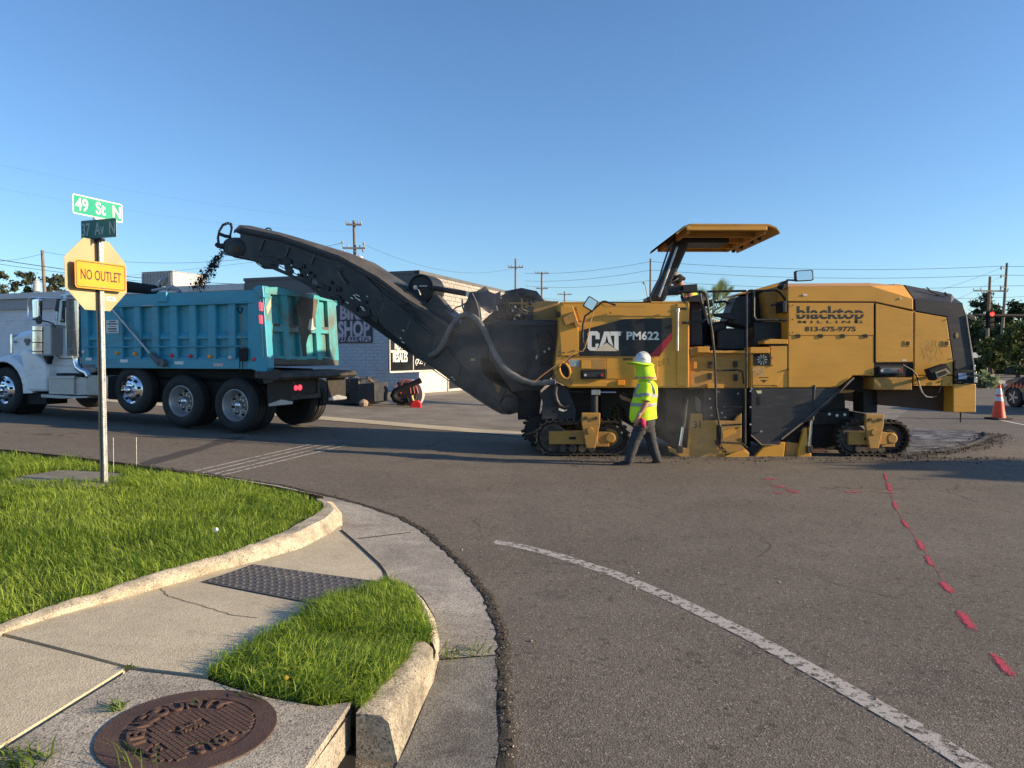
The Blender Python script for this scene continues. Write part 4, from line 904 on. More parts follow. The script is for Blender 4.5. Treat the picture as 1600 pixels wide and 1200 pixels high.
# rear chassis
poly('rear_column', TRKD, [(1333, 588), (1367, 588), (1371, 604), (1371, 645), (1349, 645), (1349, 613), (1330, 611), (1312, 612)], .35, .75)
poly('rear_beam', TRKD, [(1262, 645), (1318, 641), (1327, 638), (1327, 652), (1334, 652), (1334, 643), (1362, 648), (1362, 662), (1262, 664)], .45, .8)
poly('rear_frame', TRKD, [(1222, 688), (1262, 655), (1300, 618), (1310, 606), (1320, 608), (1321, 640), (1310, 645), (1312, 703), (1222, 703)], .55, 1.9)
poly('tow_eye', YELD, [(1310, 611), (1318, 609), (1336, 609.5), (1334, 613), (1320, 614.5), (1310, 614.5)], .2, .4)
part('bolt_hole', STEEL, lambda m: [m.cyl(M.W(x, y, .45), M.W(x, y, .44), .025, seg=10) for x, y in ((1296, 647), (1308, 649), (1320, 648), (1352, 652))], mm, 0)
# --- tracks
def track(cx0, cx1, ytop, ybot, t, parent, lab=None):
    """crawler unit seen from the side; shoes, rollers, frame and mounting bracket"""
    (s0, zb), (s1, _) = M.px(cx0, ybot, t), M.px(cx1, ybot, t); _, zt = M.px(cx0, ytop, t)
    zb = .0; r = (zt-zb)/2; L0, L1 = s0+r, s1-r; W_ = .30; zc = zb+r
    base = MB(); base.box(M, L0, L1, t+.08, t+W_-.05, zc-.12, zc+.12)
    fr_ = base.obj('track_unit', TRKD, parent, bevel=.01)
    if lab: fr_['label'] = lab
    return fr_, s0, s1, zb, zt, r, L0, L1, W_, zc
def shoes(fr_, s0, s1, zb, zt, r, L0, L1, W_, t, proto=[None]):
    n_st = L1-L0; per = 2*n_st+2*math.pi*r; n = 34; zc = zb+r
    if proto[0] is None:
        m = MB(); f0 = Frame((0, 0), (1, 0)); w2 = .068
        m.box(f0, -w2, w2, 0, .30, -.010, .012); m.box(f0, -w2, -w2+.018, 0, .30, -.040, -.010); m.box(f0, w2-.03, w2-.01, 0.0, .30, -.034, -.010)
        m.box(f0, -w2+.01, w2-.02, .10, .20, .012, .06)
        proto[0] = m.mesh('track_shoe', TRK)
    for k in range(n):
        d = per*k/n
        if d < n_st: x, z, a = L0+d, zb+.04, 0
        elif d < n_st+math.pi*r: th = (d-n_st)/r; x, z, a = L1+(r-.04)*math.sin(th), zc-(r-.04)*math.cos(th), -th
        elif d < 2*n_st+math.pi*r: x, z, a = L1-(d-n_st-math.pi*r), zt-.04, math.pi
        else: th = (d-2*n_st-math.pi*r)/r; x, z, a = L0-(r-.04)*math.sin(th), zc+(r-.04)*math.cos(th), math.pi-th
        if z < zb+.05: z = zb+.042
        o = bpy.data.objects.new('track_shoe', proto[0]); C.objects.link(o); o.location = M.P(x, t, z); o.rotation_euler = (0, a, 0)
        o.parent = fr_; o.matrix_parent_inverse = Matrix.Identity(4)
def detail_track(tr, x0, x1, t, bx, side=1):
    fr_, s0, s1, zb, zt, r, L0, L1, W_, zc = tr
    shoes(fr_, s0, s1, zb, zt, r, L0, L1, W_, t)
    def S_(k): return s0+(s1-s0)*k
    H = zt-zb
    def box(name, k0, k1, h0, h1, ta, tb_, mat, bev=.01): return part(name, mat, lambda m: m.box(M, S_(k0), S_(k1), t+ta, t+tb_, zb+H*h0, zb+H*h1), fr_, bev)
    box('track_frame', .15, .66, .33, .68, -.005, .2, YELD); box('frame_slot', .36, .43, .46, .53, -.012, .0, DARK, .004); box('frame_lip', .17, .38, .60, .64, -.02, .0, YELD, .004)
    box('idler_housing', .60, .78, .26, .66, .01, .2, YELD)
    for k in (.30, .40, .50, .60): part('roller', TRK, lambda m: m.lathe(M.P(S_(k), t+.02, zb+H*.22), (0, 1, 0), [(0, .03), (0, .07), (.2, .07), (.2, .03)], 16), fr_, 0, True)
    sp_c = M.P(L1-.02, t+.04, zc)
    def sprk(m):
        pr = []
        for k in range(44): a = 2*math.pi*k/44; rr = r*.80 if k % 4 < 2 else r*.66; pr.append((L1-.02+rr*math.cos(a), zc+rr*math.sin(a)))
        m.prism(M, pr, t+.10, t+.2)
    part('sprocket', TRK, sprk, fr_, 0)
    part('final_drive', YELD, lambda m: m.lathe(sp_c-Vector((0, .05, 0)), (0, 1, 0), [(0, .01), (0, .07), (.02, .09), (.10, .12), (.12, .17), (.2, .17)], 24), fr_, 0, True)
    part('idler_wheel', TRK, lambda m: m.lathe(M.P(L0, t+.06, zc), (0, 1, 0), [(0, .08), (0, r*.74), (.14, r*.74), (.14, .08)], 28), fr_, 0, True)
    # V-shaped mounting bracket
    zz = zb+H*1.18
    b0 = S_(bx)
    br = part('mounting_bracket', YELD, lambda m: m.prism(M, [(b0-.155, zz), (b0+.16, zz), (b0+.155, zz-.18), (b0+.075, zb+H*.24), (b0-.075, zb+H*.24), (b0-.155, zz-.18)], t-.10, t-.03), fr_, .012)
    for dx in (-.085, .085): part('bracket_bolt', TRK, lambda m: m.lathe(M.P(b0+dx, t-.118, zz-.09), (0, 1, 0), [(0, .015), (0, .03), (.02, .03)], 10), fr_, 0)
    part('pivot_boss', YELD, lambda m: m.lathe(M.P(b0-.01, t-.13, zz-.30), (0, 1, 0), [(0, .015), (0, .05), (.03, .055)], 16), fr_, 0, True)
    box('sticker', .47, .52, .26, .32, -.013, 0, LETW, 0) if False else None
    return fr_
trF = track(835, 985, 655, 713, .0, mm, 'front crawler track under the nose'); ftk = detail_track(trF, 835, 985, .0, .58)
trR = track(1308, 1424, 657, 715, .0, mm, 'dust-caked rear crawler track'); rtk = detail_track(trR, 1308, 1424, .0, .46)
def clone_part(src, dy):
    c = src.copy(); C.objects.link(c)
    c.matrix_parent_inverse = Matrix.Translation((0, dy, 0)) @ src.matrix_parent_inverse
    for ch in list(src.children):
        d = ch.copy(); C.objects.link(d); d.parent = c
    return c
clone_part(ftk, DW-.35); clone_part(rtk, DW-.35)
part('leg_column', BLK, lambda m: [m.tube([M.W(928.5, 607, .1), M.W(928.5, 652, .1)], .075, 16)], mm, 0, True)
part('leg_head', STEEL, lambda m: m.rect(M, 924, 609, 938, 617.5, -.02, .15), mm, .01)
part('leg_rod', CHROME, lambda m: m.tube([M.W(938, 613, .05), M.W(962.5, 613, .05)], .014, 8), mm, 0, True)
part('leg_rod', TRKD, lambda m: m.tube([M.W(890, 612, .05), M.W(926, 613, .05)], .012, 8), mm, 0, True)
# front chassis plates
poly('chassis_plate', CHR_, [(843, 616), (862, 600), (872, 598), (888, 608), (900, 640), (900, 656), (846, 656), (848, 628)], .12, .2)
poly('chassis_plate', TRKD, [(888, 607), (936, 607), (936, 657), (888, 657)], .5, 1.8)
poly('chassis_plate', TRKD, [(936, 607), (1040, 607), (1040, 668), (990, 668), (981, 660), (975, 640), (965, 630), (952, 640), (956, 654), (940, 652)], .7, 1.8)
part('hose', HOSEB, lambda m: m.tube([M.W(*p, .0) for p in [(868, 604), (867, 615), (869, 625), (874, 634), (882, 637), (890, 633)]], .04, 10), mm, 0, True)
poly('sticker', LETW, [(873, 637), (877, 638), (886, 637.5), (886, 642), (879, 643), (873, 641)], .10, .12, mm, 0)
part('spiked_drum_guard', TRKD, lambda m: [m.cyl(M.W(842, 672, .45), M.W(842, 672, 1.9), .26, seg=22)]+[m.tube([M.W(842, 672, .45+.1*k)+Vector((.24*math.cos(k*1.3+q*1.05), 0, .24*math.sin(k*1.3+q*1.05))), M.W(842, 672, .45+.1*k)+Vector((.31*math.cos(k*1.3+q*1.05+.1), 0, .31*math.sin(k*1.3+q*1.05+.1)))], .03, 5) for k in range(3) for q in range(6)], mm, 0)
# --- driving stand: handrails, ladder, seat, consoles
def rail(pts, t, r=.02, mat=TUBE, name='handrail', parent=mm): return part(name, mat, lambda m: m.tube([M.W(*p, t) for p in pts], r, 8), parent, 0, True)
rail([(1060, 456), (1094, 455.5), (1101, 458), (1105, 466), (1108, 490), (1113, 520), (1117, 560), (1118, 590), (1119, 636), (1124, 664), (1127, 668), (1126, 694)], -.22)
rail([(1094, 457), (1096, 470), (1103, 492), (1104.5, 497), (1097, 503), (1074, 504), (1066, 504)], -.05)
rail([(1105, 455.5), (1166, 454.5)], .4); rail([(1170, 455), (1212, 453.5), (1218, 457), (1230, 472)], .1)
rail([(1166.5, 606), (1166.5, 460), (1170, 454.5), (1176, 453.5)], -.18)
rail([(1178, 455), (1178, 494), (1182, 500), (1229, 500)], -.05)
rail([(1230, 472), (1205, 477)], .1); rail([(1115, 472.5), (1133, 471), (1137, 474), (1139, 485)], 1.0, .022)
# ladder steps
rail([(1120, 579), (1152, 578), (1160, 580), (1162, 600)], -.15, .016, TUBE, 'ladder_rung'); rail([(1119, 636.5), (1160, 636.5)], -.2, .016, TUBE, 'ladder_rung')
rail([(1126, 665), (1158, 663)], -.2, .016, TUBE, 'ladder_rung'); rail([(1127, 691), (1160, 693), (1168, 700)], -.2, .016, TUBE, 'ladder_rung')
rail([(1122, 664), (1122, 694)], -.2, .03, DARK, 'ladder_strap'); rail([(1163, 607), (1163, 694)], -.1, .035, DARK, 'ladder_strap')
# consoles and seat
cs = poly('console', BLK, [(1079, 463), (1091, 460), (1100, 466), (1096, 484), (1098, 540), (1079, 540)], .45, .9, mm, .02)
poly('console_screen', BLK, [(1042, 446.5), (1064, 445), (1065, 459.5), (1044, 460.5)], .1, .35, cs, .012)
poly('console_screen', BLK, [(1067, 445), (1090, 443.5), (1091, 455.5), (1068, 457.5)], .05, .3, cs, .012)
rail([(1066, 458), (1069, 470), (1072, 482)], .0, .02, BLK, 'console_arm', cs)
part('console_arm', BLK, lambda m: [m.rect(M, 1060, 480, 1073, 484, -.04, .3), m.rect(M, 1076, 463, 1100, 472, .2, .5), m.rect(M, 1104, 468, 1114, 478, .3, .5)], cs, .01)
seat = poly('seat', BLK, [(1121, 521), (1124, 515), (1140, 512.5), (1166, 514), (1166, 547), (1121, 547)], .5, 1.2, mm, .03)
poly('backrest', BLK, [(1137, 500), (1146, 477), (1150, 465), (1168, 462), (1175, 470), (1175, 515), (1136, 505)], .6, 1.15, seat, .04)
poly('armrest', BLK, [(1115, 490), (1136, 488.5), (1150, 492), (1150, 500), (1140, 499), (1117, 494)], .5, .6, seat, .015)
poly('seat_cushion', BLK, [(1112, 508), (1120, 502), (1136, 502), (1136, 548), (1124, 540), (1112, 532)], .7, 1.2, seat, .03)
poly('stand_back_wall', BLK, [(1166, 548), (1166, 462), (1182, 452), (1214, 448), (1231, 450), (1231, 540)], .85, 1.6, mm, .01)
poly('stand_side_wall', YELD, [(1196, 456), (1214, 449), (1231, 444), (1231, 532), (1204, 528)], .45, .85, mm, .01)
poly('stand_top', YEL, [(1148, 462), (1155, 458), (1200, 447), (1231, 437.5), (1231, 446), (1180, 456)], .7, 1.5, mm, .01)
poly('tank', BLK, [(1178, 503), (1222, 503), (1225, 530), (1196, 533), (1190, 546), (1178, 546)], .3, .8, mm, .03)
poly('hood_front_bracket', BLK, [(1221, 446), (1228, 438), (1232, 438), (1232, 445), (1227, 452)], -.04, .2, mm, .01)
bolts('bolt', [(1225, 477), (1225, 501)], -.03, .03, BLK)
poly('hinge', BLK, [(1223, 470), (1229, 470), (1229, 488), (1223, 488)], -.04, .3, mm, .01)
# --- canopy
cz = M.px(1070, 352, 0)[1]
def canopy(m):
    # lightly crowned shell, its rim turned down
    s = [2.80, 3.15, 4.10, 4.52]; prof = [(2.76, cz-.13), (2.90, cz-.02), (3.02, cz+.02), (4.33, cz+.015), (4.44, cz-.03), (4.50, cz-.11)]
    a = [M.P(x, 0.0, z) for x, z in prof]; a2 = [M.P(x, .06, z+.02) for x, z in prof]; b_ = [M.P(x, DW-.06, z+.02) for x, z in prof]; b2 = [M.P(x, DW, z) for x, z in prof]
    under = lambda L: [Vector((p.x, p.y, p.z-.03)) for p in L]
    m.strip([under(a), a, a2, b_, b2, under(b2)]); m.strip([under(a), under(b2)])
can = part('canopy', YELD, canopy, mm, 0)
part('canopy_rim', YELD, lambda m: m.box(M, 2.98, 4.30, .02, .06, cz-.09, cz-.015), can, .008)
part('canopy_rim', YEL, lambda m: m.box(M, 2.93, 4.28, -.02, .02, cz-.085, cz-.02), can, .008)
part('canopy_rim', YELD, lambda m: m.box(M, 2.90, 4.28, DW-.08, DW-.03, cz-.12, cz-.02), can, .008)
for t_ in (.55, 1.2, 1.85): part('canopy_beam', YELD, lambda m: m.box(M, 2.96, 4.30, t_, t_+.07, cz-.11, cz-.03), can, .008)
for s2 in (2.94, 4.24): part('canopy_beam', YELD, lambda m: m.box(M, s2, s2+.06, .06, DW-.08, cz-.13, cz-.04), can, .008)
part('canopy_beam', BLK, lambda m: m.box(M, 2.9, 3.9, .85, 1.5, cz-.16, cz-.05), can, .01)
part('canopy_latch', BLK, lambda m: [m.box(M, 4.30, 4.36, t_, t_+.06, cz-.17, cz-.09) for t_ in (.5, .9, 1.5, 2.0)], can, .008)
def strut(m, t_, dx=0):
    a = M.px(1027+dx, 470, t_); b_ = M.px(1068+dx, 374, t_); d = M.px(1045+dx, 430, t_)
    for (x0, z_0), (x1, z_1) in ((a, d), (d, b_)): pass
    m.prism(M, [(a[0]-.14, a[1]), (a[0]+.12, a[1]), (d[0]+.10, d[1]), (b_[0]+.12, b_[1]), (b_[0]-.14, b_[1]), (d[0]-.12, d[1])], t_, t_+.16)
part('canopy_post', BLK, lambda m: strut(m, .95), can, .02)
part('canopy_post', BLK, lambda m: strut(m, 1.25, 2), can, .02)
part('post_strut', STEEL, lambda m: m.tube([M.W(1030, 464, .85), M.W(1058, 386, .85)], .02, 8), can, 0, True)
part('cable', HOSEB, lambda m: m.tube([M.W(*p, .86) for p in [(1016, 464), (1021, 452), (1030, 435), (1036, 415), (1046, 385)]], .016, 6), can, 0, True)
poly('post_foot', BLK, [(1011, 465), (1017, 462), (1018, 471), (1011, 471)], .8, 1.2, can, .01)
# --- front: intake box, hoses, engine bits above
ib = poly('front_housing', BLK, [(764, 505), (768, 500), (864, 500), (876, 506), (873, 520), (866, 580), (858, 596), (845, 610), (800, 612), (764, 560)], .45, 2.0)
poly('front_housing_lid', CHR_, [(784, 504.5), (812, 503), (868, 501), (876, 504), (876, 509), (784, 508)], .38, .9, ib, .01)
poly('rubber_skirt', DARK, [(809, 604), (843, 598), (846, 622), (842, 655), (809, 656)], .6, .66)
poly('hose_reel_back', DARK, [(838, 520), (858, 515), (866, 530), (862, 570), (845, 572)], .38, .46, ib, .02)
part('coiled_hose', HOSEB, lambda m: [m.tube([M.W(851+rr*math.cos(a), 538+rr*1.7*math.sin(a), .36+.01*rr) for a in [k*math.pi/10 for k in range(21)]], .02, 6) for rr in (7, 9.5, 12)], ib, 0, True)
part('reel_fitting', STEEL, lambda m: [m.cyl(M.W(858, 545, .34), M.W(858, 545, .38), .02, seg=8), m.tube([M.W(850, 548, .33), M.W(852, 551, .33)], .02, 6), m.tube([M.W(838, 561, .33), M.W(839, 555, .33)], .015, 6)], ib, 0)
part('engine_duct', CHR_, lambda m: m.tube([M.W(*p, 1.0) for p in [(790, 462), (815, 457), (835, 461), (845, 474), (849, 498)]], .085, 14), mm, 0, True)
part('engine_duct', CHR_, lambda m: m.tube([M.W(*p, 1.2) for p in [(805, 462), (825, 468), (836, 480), (840, 500)]], .07, 14), mm, 0, True)
part('engine_duct', BLK, lambda m: m.tube([M.W(*p, 1.3) for p in [(784, 466), (800, 457), (822, 455.5)]], .05, 10), mm, 0, True)
poly('engine_block', BLK, [(785, 462), (806, 456), (822, 470), (830, 500), (785, 502), (778, 480)], .9, 1.7, mm, .03)
part('engine_rail', YELD, lambda m: [m.rect(M, 788, 472, 826, 475, .7, .9), m.rect(M, 820, 474, 824, 503, .7, .8), m.rect(M, 814, 466, 817, 484, .65, .7)], mm, .005)
def clutter(m):
    r = random.Random(5)
    for k in range(46):
        x, y, t_ = r.uniform(772, 830), r.uniform(470, 501), r.uniform(.5, 1.0); p = M.W(x, y, t_); a, b_ = r.uniform(.02, .07), r.uniform(.02, .08)
        if k % 3: m.cyl(p, p+Vector((r.uniform(-.15, .15), r.uniform(-.1, .1), r.uniform(-.12, .12))), a*.4, seg=7)
        else: m.box(M, p.x-a, p.x+a, t_-.05, t_+.05, p.z-b_, p.z+b_)
part('engine_fitting', BLK, clutter, mm, .004)
part('engine_fitting', STEEL, lambda m: [m.cyl(M.W(x, y, .5), M.W(x+2, y+3, .5), .014, seg=6) for x, y in ((800, 484), (803, 497), (806, 500), (804, 478), (810, 492), (775, 478), (776, 482))], mm, 0, kind='stuff')
part('hose', HOSEB, lambda m: [m.tube([M.W(*p, .5) for p in [(800, 490), (806, 481), (812, 484), (818, 490), (836, 494)]], .012, 6), m.tube([M.W(*p, .55) for p in [(796, 478), (800, 488), (810, 487), (816, 498)]], .012, 6)], mm, 0, True)
part('cover_flap', COVER, lambda m: [m.add([M.W(x, y, t_) for x, y, t_ in ((738, 458, .9), (759, 447, 1.0), (765, 456, .9), (773, 459, .8), (782, 455, .9), (783, 470, .7), (777, 484, .6), (765, 490, .5), (748, 478, .6))], [(0, 1, 8), (1, 2, 8), (2, 7, 8), (2, 3, 7), (3, 4, 5, 6), (3, 6, 7)])], mm, 0)
poly('front_mast', BLK, [(735, 456), (742, 455), (748, 470), (752, 504), (784, 506), (764, 512), (762, 560), (752, 560), (749, 540), (733, 505)], .55, 1.0, mm, .01)
poly('mast_plate', BLK, [(750, 505), (790, 470), (790, 510), (770, 520)], .75, 1.6, mm, .01)
part('mast_edge', STEEL, lambda m: m.tube([M.W(*p, .5) for p in [(738, 458), (744, 470), (748, 484), (750, 504)]], .008, 6), mm, 0, True)

# ================================================================ DISCHARGE CONVEYOR (swings on the machine: part of it)
Cn = Frame((-.26, 13.15), (.955, -.296)); CW_ = 1.0
cv = thing('placeholder', 'x', 'x', (0, 0, 0)); bpy.data.objects.remove(cv)
def cpoly(name, mat, pts, t0, t1, parent, bevel=.008, **k): return part(name, mat, lambda m: m.pp(Cn, pts, t0, t1), parent, bevel, **k)
low = cpoly('conveyor_lower_frame', CONV, [(637, 471), (700, 506), (738, 531), (750, 545), (751, 581), (766, 596), (790, 608), (808, 622), (810, 630), (806, 642), (797, 648), (783, 647), (768, 639), (740, 621), (677, 575), (650, 559), (580, 509), (560, 496)], 0, CW_, mm, .01, label='black lower section of the discharge conveyor')
upp = cpoly('conveyor_upper_frame', CONV, [(366, 361), (380, 357), (437, 369), (530, 401), (572, 424), (640, 470), (660, 500), (640, 553), (580, 508), (522, 468), (505, 460), (498, 450), (500, 445), (488, 432), (478, 428), (470, 424), (452, 412), (445, 404), (432, 405), (425, 402), (412, 400), (395, 405), (372, 402), (354, 399), (350, 388), (352, 376), (362, 371), (375, 371), (375, 366), (366, 362)], 0, CW_, mm, .01, label='black upper section of the discharge conveyor')
# underside plates and bottom truss with see-through openings
cpoly('truss_plate', CONV, [(395, 405), (412, 400), (425, 402), (432, 405), (440, 411), (425, 418.5), (412, 418.5), (405, 415)], .0, .03, upp, .003)
cpoly('truss_chord', CONV, [(395, 406), (402, 413), (412, 420), (425, 420.5), (452, 432), (480, 446), (500, 464), (522, 470), (520, 464), (500, 457), (478, 441), (452, 427), (430, 417), (412, 415)], .0, .05, upp, .003)
for a, b_ in (((445, 404), (452, 430)), ((470, 422), (478, 440)), ((425, 403), (430, 418)), ((488, 432), (478, 443)), ((498, 450), (490, 452))):
    cpoly('truss_web', CONV, [(a[0]-4, a[1]-3), (a[0]+5, a[1]-2), (b_[0]+4, b_[1]), (b_[0]-5, b_[1])], .0, .04, upp, .002)
# canvas cover with a raised middle
def cover(m):
    eave = [(366, 361), (378, 356), (437, 368), (530, 400), (592, 434), (640, 470), (700, 506)]
    ridge = [(374, 351.5), (391, 352.5), (437, 363), (530, 391), (571, 407.5), (615, 436), (690, 487)]
    n_ = len(eave); e = [Cn.W(*p, 0) for p in eave]; e0 = [p-Vector((0, 0, .05))-Cn.n*.012 for p in e]; e1 = [p-Cn.n*.012+Vector((0, 0, .01)) for p in e]
    r_ = [Cn.W(*p, .3) for p in ridge]; f_ = [p+Cn.n*.4 for p in r_]; g_ = [p+Cn.n*.3-Vector((0, 0, .12)) for p in f_]
    m.strip([[e0[i], e1[i], r_[i], f_[i], g_[i]] for i in range(n_)])
part('canvas_cover', COVER, cover, upp, 0)
part('cover_handle', BLK, lambda m: m.tube([Cn.W(*p, .3) for p in [(414, 359), (417, 356.5), (422, 357), (424, 359.5)]], .015, 6), upp, 0)
# side rails, seams and stiffeners
def crail(name, pts, t_, r, mat, parent=upp): return part(name, mat, lambda m: m.tube([Cn.W(*p, t_) for p in pts], r, 8), parent, 0, True)
crail('side_rail', [(372, 362), (437, 375), (530, 407), (575, 431), (636, 474)], -.02, .022, BLK)
crail('side_rail', [(380, 366), (437, 380), (530, 413), (566, 434)], -.02, .010, EDGE)
cpoly('pivot_plate', CONV, [(520, 405), (532, 402), (560, 420), (592, 452), (600, 470), (590, 474), (570, 460), (545, 438), (528, 420)], -.03, 0, upp, .006)
cpoly('stiffener', CHR_, [(519, 420), (533, 419), (536, 424), (523, 424)], -.05, -.03, upp, .004)
crail('link_bar', [(528, 424), (533, 434), (540, 443)], -.06, .02, EDGE)
crail('belt_edge', [(372, 400), (395, 404), (430, 412), (470, 432), (500, 455), (560, 495), (640, 552)], -.015, .009, EDGE)
crail('belt_edge', [(660, 566), (700, 594), (740, 619), (768, 636)], -.055, .009, EDGE, low)
for k, (x, y) in enumerate(((600, 478), (640, 508), (680, 540), (450, 392), (490, 404), (410, 382))): cpoly('stiffener', EDGE, [(x, y-7), (x+2, y-7), (x-4, y+9), (x-6, y+9)], -.03, 0, upp if x < 560 else low, .003)
crail('seam', [(560, 430), (600, 462), (650, 500), (700, 540)], -.022, .010, EDGE, low); crail('seam', [(640, 473), (700, 509), (737, 533)], -.008, .014, EDGE, low)
crail('seam', [(585, 500), (600, 490), (620, 500), (660, 530), (690, 560)], -.006, .008, BLK, low)
cpoly('side_plate', CONV, [(575, 458), (600, 462), (650, 502), (700, 544), (720, 572), (716, 590), (690, 580), (650, 552), (600, 512), (580, 490)], -.02, 0, low, .006)
cpoly('boom_side', CONV, [(733, 457), (742, 456), (750, 540), (751, 581), (766, 597), (790, 610), (780, 630), (740, 600), (722, 570), (715, 520)], -.05, .02, low, .008)
crail('boom_edge', [(750, 545), (750.5, 575), (755, 585), (766, 595), (790, 608), (806, 620)], -.06, .010, EDGE, low)
rl_ = part('tail_roller', BLK, lambda m: m.lathe(Cn.W(795, 632, -.06), Cn.n, [(0, .05), (0, .10), (.05, .17), (.1, .17)], 24), low, 0, True)
part('roller_bolt', TRK, lambda m: [m.cyl(Cn.W(795+9*math.cos(a), 632+9*math.sin(a), -.06), Cn.W(795+9*math.cos(a), 632+9*math.sin(a), -.0), .016, seg=6) for a in [k*math.pi/3 for k in range(6)]], low, 0)
part('adjuster', YELD, lambda m: [m.pp(Cn, [(770, 596), (782, 604), (781, 614), (775, 612)], -.05, 0), m.cyl(Cn.W(738, 559, -.03), Cn.W(742, 559, -.03), .02, seg=6)], low, .004)
cpoly('sticker', paint('sticker_amber', (.5, .40, .15), .5), [(735.5, 560), (742, 560), (742, 563.5), (735.5, 563.5)], -.055, -.05, low, 0)
# glints drawn as bright steel slivers on worn brackets, lower edge
def bits(m):
    for x, y, L in ((552, 460, 4), (555, 464, 5), (560, 467, 4), (548, 464, 4), (563, 478, 6), (566, 482, 5), (541, 471, 4), (573, 462, 2), (556, 459, 6), (629, 515, 3), (625, 527, 3), (628, 533, 4), (705, 588, 3), (709, 592, 2), (403, 411, 3), (406, 413, 3)):
        m.pp(Cn, [(x, y), (x+L, y+L*.6), (x+L-.6, y+L*.6+1.3), (x-.6, y+1.3)], -.03, 0)
part('bracket_glint', STEEL, bits, low, 0, kind='stuff')
def lowbrk(m):
    r = random.Random(9)
    for k in range(26):
        f = r.random(); x = 445+f*140; y = 425+f*78-r.uniform(2, 26); a, b_ = r.uniform(2, 6), r.uniform(1.5, 4)
        m.pp(Cn, [(x-a, y-b_*.7-a*.4), (x+a, y-b_+a*.4), (x+a, y+b_+a*.4), (x-a, y+b_-a*.4)], -.035-r.random()*.02, 0)
part('bracket', BLK, lowbrk, low, .004)
# head drum with round red-brown side
hd = part('head_drum', BLK, lambda m: m.lathe(Cn.W(369, 388, -.03), Cn.n, [(0, .02), (0, .15), (.02, .19), (CW_+.06, .19)], 28), upp, 0, True)
part('drum_cap', BRN, lambda m: m.lathe(Cn.W(369, 389, -.05), Cn.n, [(0, .02), (0, .07), (.03, .085)], 20), hd, 0, True)
part('belt_roller', RUB, lambda m: m.lathe(Cn.W(358, 385, .1), Cn.n, [(0, .16), (CW_-.2, .16)], 24), upp, 0, True)
# perforated deflector hoop
def dhoop(m, t_):
    pts = [(340, 384), (338.5, 372), (341, 360), (347, 350), (355, 346.5), (361, 348), (362.5, 355), (360, 367), (358, 373)]
    P = [Cn.W(*p, t_) for p in pts]; out = []
    for a, b_ in zip(P, P[1:]): out += [a.lerp(b_, k/3) for k in range(3)]
    out.append(P[-1]); c = Cn.W(351, 366, t_)
    inn = [p+(c-p)*.20 for p in out]
    m.strip([[out[i], inn[i], inn[i]+Cn.n*.03, out[i]+Cn.n*.03, out[i]] for i in range(len(out))])
dh = part('deflector_hoop', BLK, lambda m: dhoop(m, -.02), upp, 0)
part('deflector_bar', BLK, lambda m: m.tube([Cn.W(*p, .0) for p in [(342, 365), (352, 369), (360, 370)]], .035, 8), upp, 0)
part('deflector_bar', BLK, lambda m: [m.tube([Cn.W(*p, .1) for p in [(338, 382), (346, 386), (356, 384)]], .045, 8), m.tube([Cn.W(*p, .5) for p in [(340, 384), (356, 384)]], .05, 8)], upp, 0)
part('hoop_hole_sky_disc', paint('sky_coloured_dot', (.35, .42, .5), .4), lambda m: [m.cyl(Cn.W(x, y, -.024), Cn.W(x, y, -.02), .012, seg=6) for x, y in ((343, 358), (346.5, 353), (350.5, 349.8), (354.5, 348.6), (358.5, 349.5), (340.5, 366), (340, 374))], upp, 0)  # pale discs coloured like the sky showing through the hoop's holes
# hoist: round drum at the top, cylinder to the mast
dr_ = part('water_drum', BLK, lambda m: m.lathe(Cn.W(657, 450, .25), Cn.n, [(0, .02), (.03, .22), (0, .24), (0, .26), (.55, .26), (.55, .02)], 36), low, 0, True)
part('drum_shell', paint('drum_dust', (.13, .11, .09), .8, dirt=(.05, .04, .035), amt=.7, dscale=6), lambda m: m.lathe(Cn.W(657, 450, .30), Cn.n, [(0, .262), (.42, .265), (.42, .262)], 36, False), dr_, 0, True)
part('drum_fitting', STEEL, lambda m: [m.tube([Cn.W(*p, .18) for p in [(649, 449), (654, 453), (657, 461)]], .012, 6), m.cyl(Cn.W(649, 449, .2), Cn.W(649, 449, .26), .04, seg=10), m.tube([Cn.W(*p, .2) for p in [(655, 447), (667, 447)]], .012, 6)], dr_, 0, True)
part('hoist_cylinder', BLK, lambda m: m.tube([Cn.W(672, 449, .3), Cn.W(728, 459, .3)], .05, 12), low, 0, True)
part('hoist_rod', STEEL, lambda m: m.tube([Cn.W(596, 436, .1), Cn.W(638, 446, .3)], .02, 8), low, 0, True)
part('cylinder_eye', STEEL, lambda m: m.lathe(Cn.W(732, 460, .25), Cn.n, [(0, .02), (0, .05), (.1, .05)], 14), low, 0, True)
cpoly('drum_bracket', COVER, [(667, 474), (680, 460), (690, 470), (714, 500), (704, 506), (684, 494)], .25, .5, low, .006)
cpoly('drum_bracket', CONV, [(638, 470), (690, 480), (714, 500), (738, 530), (700, 508)], .1, .7, low, .006)
